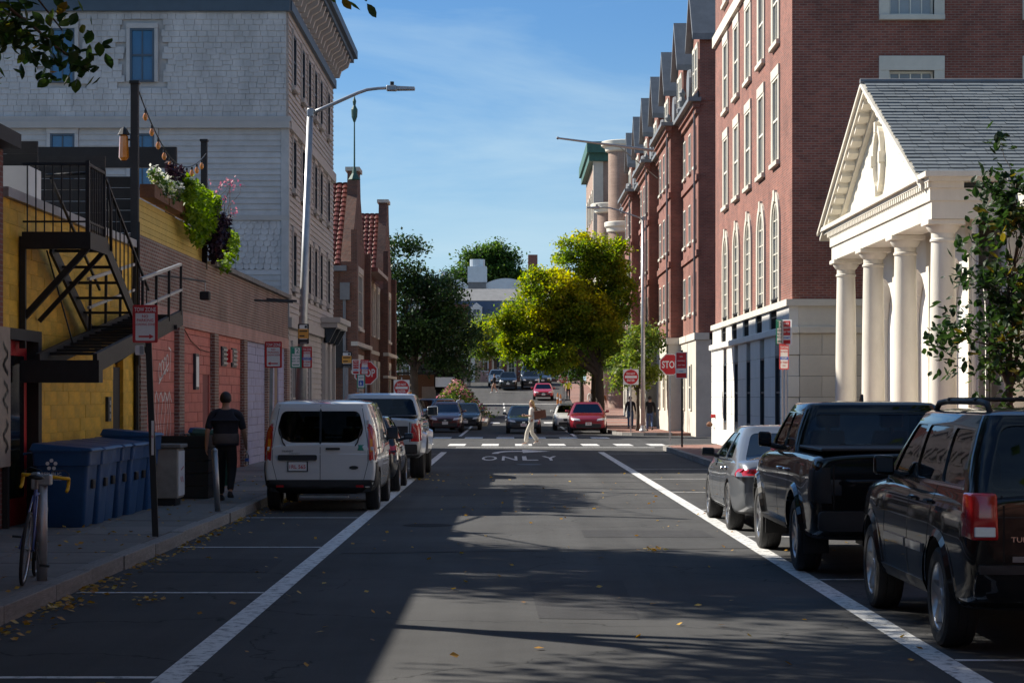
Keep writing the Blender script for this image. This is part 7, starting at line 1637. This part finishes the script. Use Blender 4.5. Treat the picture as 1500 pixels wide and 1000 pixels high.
ya, za, yb_, zb_ = 28.6, 4.0, 32.0, 2.62
for x in (-6.42, -5.66): bar('stringer', (x, ya, za-.05), (x, yb_, zb_-.05), .04, .2)
for k in range(7):
    f_ = (k+.5)/7; y = ya+(yb_-ya)*f_; z = za+(zb_-za)*f_; part('tread', 'black_iron', fe, (-6.40, -5.68, y-.11, y+.11, z-.015, z+.015))
bar('stair_rail', (-5.66, ya, za+.9), (-5.66, yb_, zb_+.9), .035, .035); bar('stair_rail', (-6.42, ya, za+.9), (-6.42, yb_, zb_+.9), .035, .035)
for k in range(11):
    f_ = (k+.5)/11; y = ya+(yb_-ya)*f_; z = za+(zb_-za)*f_; bar('baluster', (-5.66, y, z), (-5.66, y, z+.9), .016, .016)
def zz(y): return 2.36+(y-27.5)*.88/7.1
for x in (-6.35, -5.58): bar('lower_stringer', (x, 27.5, zz(27.5)-.06), (x, 34.7, zz(34.7)-.06), .06, .26)
part('counterweight', 'black_iron', fe, (-6.55, -5.5, 27.36, 27.62, 2.04, 2.34)); part('deck_end', 'black_iron', fe, (-6.35, -5.6, 27.64, 28.1, 2.26, 2.30))
for k in range(15):
    y = 28.2+k*.44; part('lower_tread', 'black_iron', fe, (-6.32, -5.61, y-.12, y+.12, zz(y)-.02, zz(y)+.015))
for x in (-6.35, -5.56):
    bar('lower_rail', (x, 30.8, zz(30.8)+.85), (x, 34.5, zz(34.5)+.85), .045, .045, 'galv'); bar('lower_rail', (x, 30.8, zz(30.8)+.42), (x, 34.6, zz(34.6)+.42), .04, .04, 'galv')
    for y in (30.9, 32.1, 33.3, 34.5): bar('rail_post', (x, y, zz(y)), (x, y+.05, zz(y)+.85), .04, .04)
bar('brace', (-6.5, 30.2, 2.15), (-5.6, 30.2, 2.6), .06, .06); bar('brace', (-6.5, 33.6, 2.4), (-5.6, 33.6, 3.0), .05, .05); bar('cross_beam', (-6.55, 33.8, 2.98), (-5.5, 33.8, 3.0), .07, .07)
bar('hanger_rod', (-6.5, 28.7, 3.9), (-6.3, 29.5, 2.6), .018, .018)
# ---------------------------------------------------------------- roof deck posts, string lights
dk = thing('roof_deck_screen', (-7.5, 40, 4.6), 'dark timber screens and pergola beam on the roof deck', 'screen')
for k in range(7): part('board', 'black_wood', dk, (-9.2, -7.15, 36.1, 36.15, 4.7+k*.2, 4.89+k*.2))
for k in range(5): part('board', 'black_wood', dk, (-7.15, -6.72, 36.2, 36.25, 4.75+k*.2, 4.94+k*.2))
part('beam', 'black_wood', dk, (-11, -7.3, 44.7, 44.85, 6.85, 7.3)); part('beam_post', 'black_wood', dk, (-7.55, -7.35, 44.7, 44.84, 4.72, 6.85)); part('white_unit', 'whitestone', dk, (-7.9, -7.2, 30.6, 31.4, 4.5, 5.3))
for k in range(6): part('board', 'black_wood', dk, (-11, -7.3, 31.6, 31.65, 4.6+k*.2, 4.79+k*.2))
pd = {}
for (y, lb) in ((36.05, 'tall dark timber post with cap carrying the string lights beside an amber lantern'), (44.2, 'shorter looking dark post at the far end of the string lights')):
    t = thing('deck_post', (-6.62, y, 4.7), lb, 'post'); part('shaft', 'black_wood', t, (-6.68, -6.55, y-.065, y+.065, 4.6, 7.35)); part('cap', 'hub_dark', t, (-6.7, -6.53, y-.085, y+.085, 7.352, 7.40)); pd[y] = t
t = thing('lantern', (-6.75, 36.0, 5.95), 'amber glass lantern on the tall deck post', 'lantern'); b = MB(); b.lathe([(.05, 6.0), (.09, 6.05), (.075, 6.42), (.05, 6.45)], (-6.80, 36.0, 0), 8); b.build('glass', 'lamp_amber', t); b = MB(); b.lathe([(.11, 6.45), (.06, 6.55), (0, 6.6)], (-6.80, 36.0, 0), 8); b.build('top', 'hub_dark', t); part('arm', 'hub_dark', t, (-6.76, -6.68, 35.98, 36.02, 6.35, 6.38))
sl_ = thing('string_lights', (-6.6, 40, 6.9), 'sagging string of amber bulbs between the two deck posts', 'lights')
pts = [Vector((-6.56, 36.1+8.05*i/24, 7.25-1.35*math.sin(PI*i/24)**.9*.55-.15*(i/24))) for i in range(25)]; b = MB(); b.tube(pts, .012, 5); b.build('cable', 'hub_dark', sl_)
for i in range(2, 24, 2):
    p = pts[i]; b = MB(); b.lathe([(.022, -.02), (.024, -.08), (.0, -.08)], p, 8); s_ = b.build('socket', 'hub_dark', sl_); b = MB(); b.lathe([(.02, -.08), (.045, -.13), (.045, -.17), (.025, -.21), (0, -.22)], p, 10); b.build('bulb', 'lamp_amber', s_, smooth=True)
t = thing('floodlight', (-6.3, 41.0, 4.05), 'small black floodlight on a pipe arm on the brick parapet', 'lamp'); b = MB(); b.tube([(-6.56,37.0,4.05), (-6.3,38.5,4.1), (-6.1,40.9,4.15)], .02, 6); b.build('arm', 'black_iron', t); b = MB(); b.tube([(-6.1,40.9,4.15), (-6.1,40.9,3.95)], .012, 5); b.build('hanger', 'steel', t); part('head', 'black_iron', t, (-6.2, -6.0, 40.8, 41.0, 3.78, 3.95), bevel=.02)
t = thing('satellite_box', (-7.2, 52, 4.6), 'small white box on the shop row roof', 'box'); part('case', 'whitestone', t, (-7.2, -6.9, 51.6, 52.4, 4.6, 4.98), bevel=.02); part('lid', 'galv', t, (-7.22, -6.88, 51.58, 52.42, 4.982, 5.02))
# ================================================================ PEOPLE
mk('skin_tan', (0.42, 0.23, 0.15), 0.55, 0.06, 8); mk('skin_dark', (0.16, 0.085, 0.055), 0.55, 0.06, 8); mk('hair_blond', (0.46, 0.30, 0.12), 0.5, 0.25, 30, stretch=(1,1,.2)); mk('hair_dark', (0.015, 0.011, 0.009), 0.6, 0.2, 30)
for nm, c in (('cloth_dark', (.018, .018, .026)), ('cloth_grey', (.10, .085, .08)), ('cloth_white', (.66, .63, .57)), ('cloth_cream', (.60, .56, .48)), ('cloth_black', (.008, .008, .010)), ('denim', (.06, .10, .20)), ('cloth_blue', (.28, .36, .46)), ('cloth_hivis', (.62, .65, .03)), ('leather', (.13, .055, .035)), ('shoe_white', (.6, .58, .54)), ('shoe_dark', (.02, .02, .022)), ('cloth_rust', (.30, .10, .04))): mk(nm, c, .85, .12, 9, .15, 60)
def skin(verts, edges, name, mat, parent, sub=2):
    me = bpy.data.meshes.new(name); bm = bmesh.new(); ly = bm.verts.layers.skin.verify(); vv = []
    for i, (p, r_) in enumerate(verts):
        v = bm.verts.new(p); v[ly].radius = (r_ if isinstance(r_, tuple) else (r_, r_)); v[ly].use_root = (i == 0); vv.append(v)
    for a, b in edges: bm.edges.new((vv[a], vv[b]))
    bm.to_mesh(me); bm.free(); o = bpy.data.objects.new(name, me); COL.objects.link(o)
    m = o.modifiers.new('k', 'SKIN'); m.use_smooth_shade = True; s_ = o.modifiers.new('s', 'SUBSURF'); s_.levels = sub; s_.render_levels = sub
    me2 = ev_mesh(o, name); bpy.data.objects.remove(o); me2.materials.clear(); me2.materials.append(M[mat]); me2.polygons.foreach_set('use_smooth', [True]*len(me2.polygons))
    o = bpy.data.objects.new(name, me2); COL.objects.link(o); o.parent = parent; return o
def person(loc, rz, label, top, legs, hair, skin_m, pose='stand', H=1.75, sleeves=True, shoes='shoe_dark', fingers=False, hair_long=False, wide=1.0, flare=0.0, lower_top=None, group=None):
    """local: faces +y"""
    t = thing('person', loc, label, 'person', group, rz); k = H/1.75; V = lambda x, y, z: Vector((x*k, y*k, z*k))
    st = {'stand': 0.0, 'walk': .24, 'stride': .20}[pose]
    hip = [V(-.09,0,.92), V(.09,0,.92)]; kn = [V(-.10,st*.75+.03,.50), V(.10,-st*.25+.04,.49)]; an = [V(-.10,st*1.1,.09), V(.10,-st*1.25,.09+st*.35)]; toe = [a+V(0,.15,-.045+(0 if i == 0 else -st*.12)) for i, a in enumerate(an)]
    sh = [V(-.185*wide,0,1.40), V(.185*wide,0,1.40)]
    if pose == 'stride' or hair_long: el = [V(-.22,.02,1.14), V(.22,.04,1.14)]; wr = [V(-.13,.22,1.16), V(.12,.25,1.15)]
    else: aw = 1+(wide-1)*.75; el = [V(-.255*aw,-.04-st*.25,1.13), V(.255*aw,-.02+st*.2,1.13)]; wr = [V(-.275*aw,.04-st*.3,.89), V(.275*aw,.08+st*.45,.90)]
    B = []; E = []
    def add(p, r_, prev=None):
        B.append((p, r_ if not isinstance(r_, tuple) else r_)); i = len(B)-1
        if prev is not None: E.append((prev, i))
        return i
    pel = add(V(0,0,.95), (.135*k*wide, .10*k)); w = add(V(0,0,1.10), (.125*k*wide, .09*k), pel); ch = add(V(0,-.005,1.30), (.15*k*wide, .105*k), w); nk0 = add(V(0,-.01,1.43), (.075*k, .07*k), ch); nk = add(V(0,.005,1.50), (.052*k, .055*k), nk0)
    h1 = add(V(0,.02,1.575), (.068*k, .078*k), nk); h2 = add(V(0,.012,1.655), (.076*k, .093*k), h1); add(V(0,.0,1.72), (.05*k, .06*k), h2)
    for i in (0, 1):
        s_ = add(sh[i], .062*k, nk0); e = add(el[i], .042*k, s_); a = add(wr[i], .028*k, e); d = (wr[i]-el[i]).normalized(); pm = add(wr[i]+d*.06*k, (.030*k, .02*k), a)
        if fingers:
            pd_ = d.cross(Vector((0, 1, 0))); side = Vector((0, 1, 0)) if abs(d.y) < .8 else Vector((0, 0, 1))
            for j, (o_, ln) in enumerate(((-.026, .062), (-.009, .075), (.009, .08), (.026, .07))):
                b0 = wr[i]+d*.095*k+side*o_*k; f1 = add(b0, .009*k, pm); inn = Vector((-1 if i else 1, 0, 0))*.012*k; f2 = add(b0+d*ln*.55*k+inn, .008*k, f1); add(b0+d*ln*.85*k+inn*2.4, .007*k, f2)
            f1 = add(wr[i]+d*.05*k+side*.042*k, .010*k, pm); add(wr[i]+d*.085*k+side*.058*k, .008*k, f1)
        else: add(wr[i]+d*.15*k, (.022*k, .014*k), pm)
        p0 = add(hip[i], .075*k, pel); q = add(kn[i], .05*k, p0); r2 = add(an[i], .036*k, q); add(toe[i], (.035*k, .022*k), r2)
    skin(B, E, 'body', skin_m, t)
    # face
    b = MB(); b.lathe([(0, -.008), (.012*k, 0), (.006*k, .022*k), (0, .028*k)], V(0,.112,1.605), 8); b.build('nose', skin_m, t, smooth=True, world=False)
    for sg in (-1, 1):
        b = MB(); b.lathe([(0, -.008*k), (.011*k, 0), (0, .008*k)], V(sg*.03,.094,1.645), 8); b.build('eye', 'sign_black', t, world=False); b = MB(); b.lathe([(0, -.03*k), (.016*k, -.01*k), (.02*k, .012*k), (0, .03*k)], V(sg*.08,.0,1.625), 8); b.build('ear', skin_m, t, smooth=True, world=False)
    b = MB(); b.box(-.022*k, .022*k, .098*k, .104*k, 1.574*k, 1.582*k); b.build('mouth', 'leather', t, world=False)
    # top
    B.clear(); E.clear(); g = 1.0; sv = .018*k
    fat = 1.22 if wide > 1.05 else 1.0; w0 = add(V(0,0,1.12), (.155*k*wide*fat, .125*k*fat)); lo_ = add(V(0,0,.93), (.168*k*wide*fat, .135*k*fat), w0); add(V(0,0,.87), (.172*k*wide*fat, .137*k*fat), lo_); c1 = add(V(0,-.005,1.30), (.178*k*wide*(1+(fat-1)*.8), .128*k*fat), w0); n0 = add(V(0,-.01,1.425), ((.12 if wide > 1.05 else .10)*k, .088*k), c1); add(V(0,-.002,1.50 if wide > 1.05 else 1.475), (.072*k, .072*k), n0)
    for i in (0, 1):
        s_ = add(sh[i], .078*k, n0); m_ = add(sh[i].lerp(el[i], .75), .064*k, s_)
        if sleeves: e = add(el[i], .058*k, m_); add(el[i].lerp(wr[i], .9), .042*k, e)
        else: add(sh[i].lerp(el[i], .95), .062*k, m_)
    o = skin(B, E, 'shirt' , top, t)
    if lower_top == 'split':
        o.data.materials.append(M[lower_top])
        for p in o.data.polygons:
            if p.center.z < (1.14+.10*noise.noise(p.center*6))*k and abs(p.center.x) < .235*k and (p.center.x < .1 or p.center.z < 1.08): p.material_index = 1
    if lower_top:
        B.clear(); E.clear(); a = add(V(0,0,1.16), (.163*k*wide*fat, .130*k*fat)); a = add(V(0,0,1.02), (.170*k*wide*fat, .138*k*fat), a); add(V(0,0,.855), (.180*k*wide*fat, .144*k*fat), a); skin(B, E, 'shirt_tail', lower_top, t)
    B.clear(); E.clear(); p0 = add(V(0,0,.94), (.15*k*wide, .115*k)); add(V(0,0,1.03), (.145*k*wide, .11*k), p0)
    for i in (0, 1):
        h_ = add(hip[i]+V(0,0,-.05), .10*k, p0); m_ = add(hip[i].lerp(kn[i], .55), .088*k*(1.12 if wide > 1.05 else 1), h_); q = add(kn[i], (.068+flare*.3)*k*(1.2 if wide > 1.05 else 1), m_); r2 = add(kn[i].lerp(an[i], .6), (.062+flare*.7)*k, q); add(an[i]+V(0,0,.01), (.056+flare)*k, r2)
    skin(B, E, 'trousers', legs, t)
    for i in (0, 1):
        d = (toe[i]-an[i]); d.z = min(d.z, -.02); z0 = min(toe[i].z, an[i].z)-.045*k
        b = loft([[(an[i].x+x*wd*k, an[i].y+y*k, (an[i].z-.09*k if i == 0 else toe[i].z-.045*k)+.0+z*k+(0 if i == 0 else max(0, (an[i].z-.09*k-(toe[i].z-.045*k)))*(1-(y+.09)/.28))) for x, z in ((0,0), (.9,0), (1,.03), (.7,hh), (0,hh+.01), (-.7,hh), (-1,.03), (-.9,0))] for y, wd, hh in ((-.09,.03,.06), (-.06,.042,.085), (.03,.045,.08), (.12,.047,.05), (.18,.03,.035))]); b.build('shoe', shoes, t, smooth=True, world=False)
    # hair
    b = MB(); n = 14; vs = []; rows_ = 8
    for a in range(rows_+1):
        ph = PI*.74*a/rows_
        for j in range(n):
            th = 2*PI*j/n; fx = math.sin(ph)*math.cos(th); fy = math.sin(ph)*math.sin(th); zz_ = math.cos(ph)
            if fy > .1 and zz_ < .5: fy, zz_ = .1+(fy-.1)*.5, max(zz_, .45)
            vs.append(tuple(V(fx*.094, .0+fy*.112-.008, 1.655+zz_*.108)))
    b.add(vs, [(a*n+j, a*n+(j+1) % n, (a+1)*n+(j+1) % n, (a+1)*n+j) for a in range(rows_) for j in range(n)]); b.build('hair', hair, t, smooth=True, world=False)
    if hair_long:
        B.clear(); E.clear(); a = add(V(0,-.05,1.66), (.075*k, .055*k)); a = add(V(0,-.085,1.55), (.088*k, .05*k), a); a = add(V(0,-.115,1.42), (.095*k, .045*k), a); a = add(V(0,-.125,1.30), (.075*k, .035*k), a); add(V(0,-.12,1.22), (.03*k, .02*k), a); skin(B, E, 'long_hair', hair, t)
    return t
man = person((-4.66, 33.5, .147), .04, 'man in dark shirt walking away on the left pavement holding a water bottle', 'cloth_dark', 'cloth_black', 'hair_dark', 'skin_tan', 'walk', 1.78, False, 'shoe_dark', True, wide=1.14, lower_top='cloth_grey')
bt = thing('water_bottle', (-4.66+.35, 33.68, .73), 'clear plastic water bottle in the walking man\'s right hand', 'bottle'); b = MB(); b.lathe([(0, 0.730), (.032, 0.730), (.034, 0.760), (.034, 0.860), (.03, 0.890), (.013, 0.920), (.013, 0.940), (0, 0.940)], (-4.345, 33.74, 0), 14); b.build('body', 'bottle_glass', bt, smooth=True, angle=50); b = MB(); b.lathe([(.015, 0.935), (.015, 0.955), (0, 0.955)], (-4.345, 33.74, 0), 10); b.build('cap', 'sign_white', bt); b = MB(); b.lathe([(.0348, 0.790), (.0348, 0.840)], (-4.345, 33.74, 0), 14); b.build('label_band', 'sign_blue', bt)
woman = person((.80, 78.2, 0), PI/2, 'woman with long fair hair in white trousers crossing the street with a bag', 'cloth_white', 'cloth_cream', 'hair_blond', 'skin_tan', 'stride', 1.72, False, 'shoe_white', True, True, .92, .045)
tb = thing('tote_bag', (1.1, 78.05, .95), 'brown leather tote bag on the crossing woman\'s shoulder', 'bag'); b = MB(); b.hexa([(.90,77.88,.98), (1.36,77.88,1.06), (1.36,78.04,1.06), (.90,78.04,.98), (.88,77.92,1.30), (1.33,77.92,1.37), (1.33,78.0,1.37), (.88,78.0,1.30)]); b.build('body', 'leather', tb, bevel=.03, seg=2, smooth=True); b = MB(); b.tube([(.95,77.96,1.30), (.92,78.0,1.42), (.88,78.02,1.47), (.97,78.0,1.46), (1.2,77.96,1.34)], .012, 6); b.build('strap', 'leather', tb, smooth=True)
ph = thing('mobile_phone', (.5, 78.2, 1.1), 'small dark phone in the crossing woman\'s hands', 'phone'); part('body', 'sign_black', ph, (.47, .49, 78.10, 78.25, 1.13, 1.20)); part('screen', 'pane', ph, (.491, .494, 78.11, 78.24, 1.135, 1.195))
def pz(y): return gz(y)+.13
person((7.0, 103, .13), 0.0, 'person in dark jacket and jeans walking past the young tree', 'cloth_black', 'denim', 'hair_dark', 'skin_tan', 'walk', 1.76)
person((6.55, 112, pz(112)), PI, 'person in dark top standing behind the sign by the tree trunks', 'cloth_dark', 'denim', 'hair_dark', 'skin_tan', 'stand', 1.75)
person((-3.25, 132, gz(132)), .2, 'man in pale blue shirt walking beside the flower island', 'cloth_blue', 'cloth_blue', 'hair_dark', 'skin_dark', 'walk', 1.78)
person((-5.5, 112.5, gz(112)+.13), PI*.7, 'person in tan jacket near the do not enter sign on the left', 'cloth_rust', 'cloth_dark', 'hair_dark', 'skin_tan', 'stand', 1.72)
person((-1.5, 190, gz(190)), 1.2, 'person in black crossing in front of the far queue', 'cloth_black', 'skin_tan', 'hair_dark', 'skin_tan', 'stride', 1.75, shoes='shoe_white')
person((-5.2, 200, pz(200)), .4, 'person in blue jeans standing beyond the kiosk', 'cloth_grey', 'denim', 'hair_dark', 'skin_tan', 'stand', 1.72)
person((-4.1, 201, pz(201)), -.4, 'person in dark coat standing beyond the kiosk', 'cloth_black', 'cloth_dark', 'hair_dark', 'skin_tan', 'stand', 1.75)
person((5.0, 178, gz(178)), 0, 'person in bright yellow high visibility vest near the red hatchback', 'cloth_hivis', 'cloth_dark', 'hair_dark', 'skin_tan', 'stand', 1.8)
person((5.9, 150, pz(150)), PI, 'person in pale top on the right pavement behind the crossover', 'cloth_white', 'denim', 'hair_dark', 'skin_tan', 'walk', 1.7)
person((6.4, 143, pz(143)), 0, 'person in rust coloured top on the right pavement', 'cloth_rust', 'cloth_black', 'hair_dark', 'skin_dark', 'walk', 1.74)
person((6.9, 158, pz(158)), .3, 'person in grey walking up the right pavement', 'cloth_grey', 'cloth_dark', 'hair_dark', 'skin_tan', 'walk', 1.74)
# ================================================================ unseen buildings and trees added behind and beside the camera to block sky light
rb = thing('sky_blocking_residence', (16, -8, 0), 'unseen dark brick residence added beside the right pavement to block sky light', 'building'); part('wall', 'brick_hall', rb, (11.5, 24, -45, 24, -.05, 12.5)); part('roof', 'grey_roof', rb, (11.3, 24.2, -45.2, 24.2, 12.5, 13))
for k in range(12):
    for z in (1.4, 5, 8.6): window(rb, Wall(11.5, -40+k*5.2, (0, 1), (-1, 0)), 0, 1.3, z, z+2.1, depth=-0.005, fr=.08, frame='cream_trim', pane='pane', sur='limestone', surw=.15, surd=.06)
lb_ = thing('sky_blocking_brick_block', (-12, -20, 0), 'unseen tall brick block added on the left to block sky light', 'building'); part('wall', 'brick_old', lb_, (-18, -6.7, -45, 1.6, -.05, 12)); part('roof', 'grey_roof', lb_, (-18.2, -6.5, -45.2, 1.7, 12, 12.5))
for k in range(8):
    for z in (1.4, 5, 8.6): window(lb_, Wall(-6.7, -40+k*5.2, (0, 1), (1, 0)), 0, 1.3, z, z+2.1, depth=-0.005, fr=.08, frame='cream_trim', pane='pane', sur='limestone', surw=.15, surd=.06)
for (x, y, lb2, sd) in ((7.0, 6, 'unseen right pavement tree added to block sky light', 51), (7.2, -6, 'second unseen right pavement tree added to block sky light', 52), (-5.3, -4, 'unseen left pavement tree added to block sky light', 53), (8.6, 16.5, 'unseen bushy tree added by the residence to block sky light', 54)):
    tree('unseen_pavement_tree', (x, y, .13), lb2, 3.4, .17, [(0,0,6.0,2.3,2.3,1.8), (.4,.3,7.8,1.7,1.7,1.4), (-.3,-.6,5.2,2,2,1.2)], 4500, .2, 'leaf_mid', sd, 60)

bpy.data.scenes.remove(TMP)
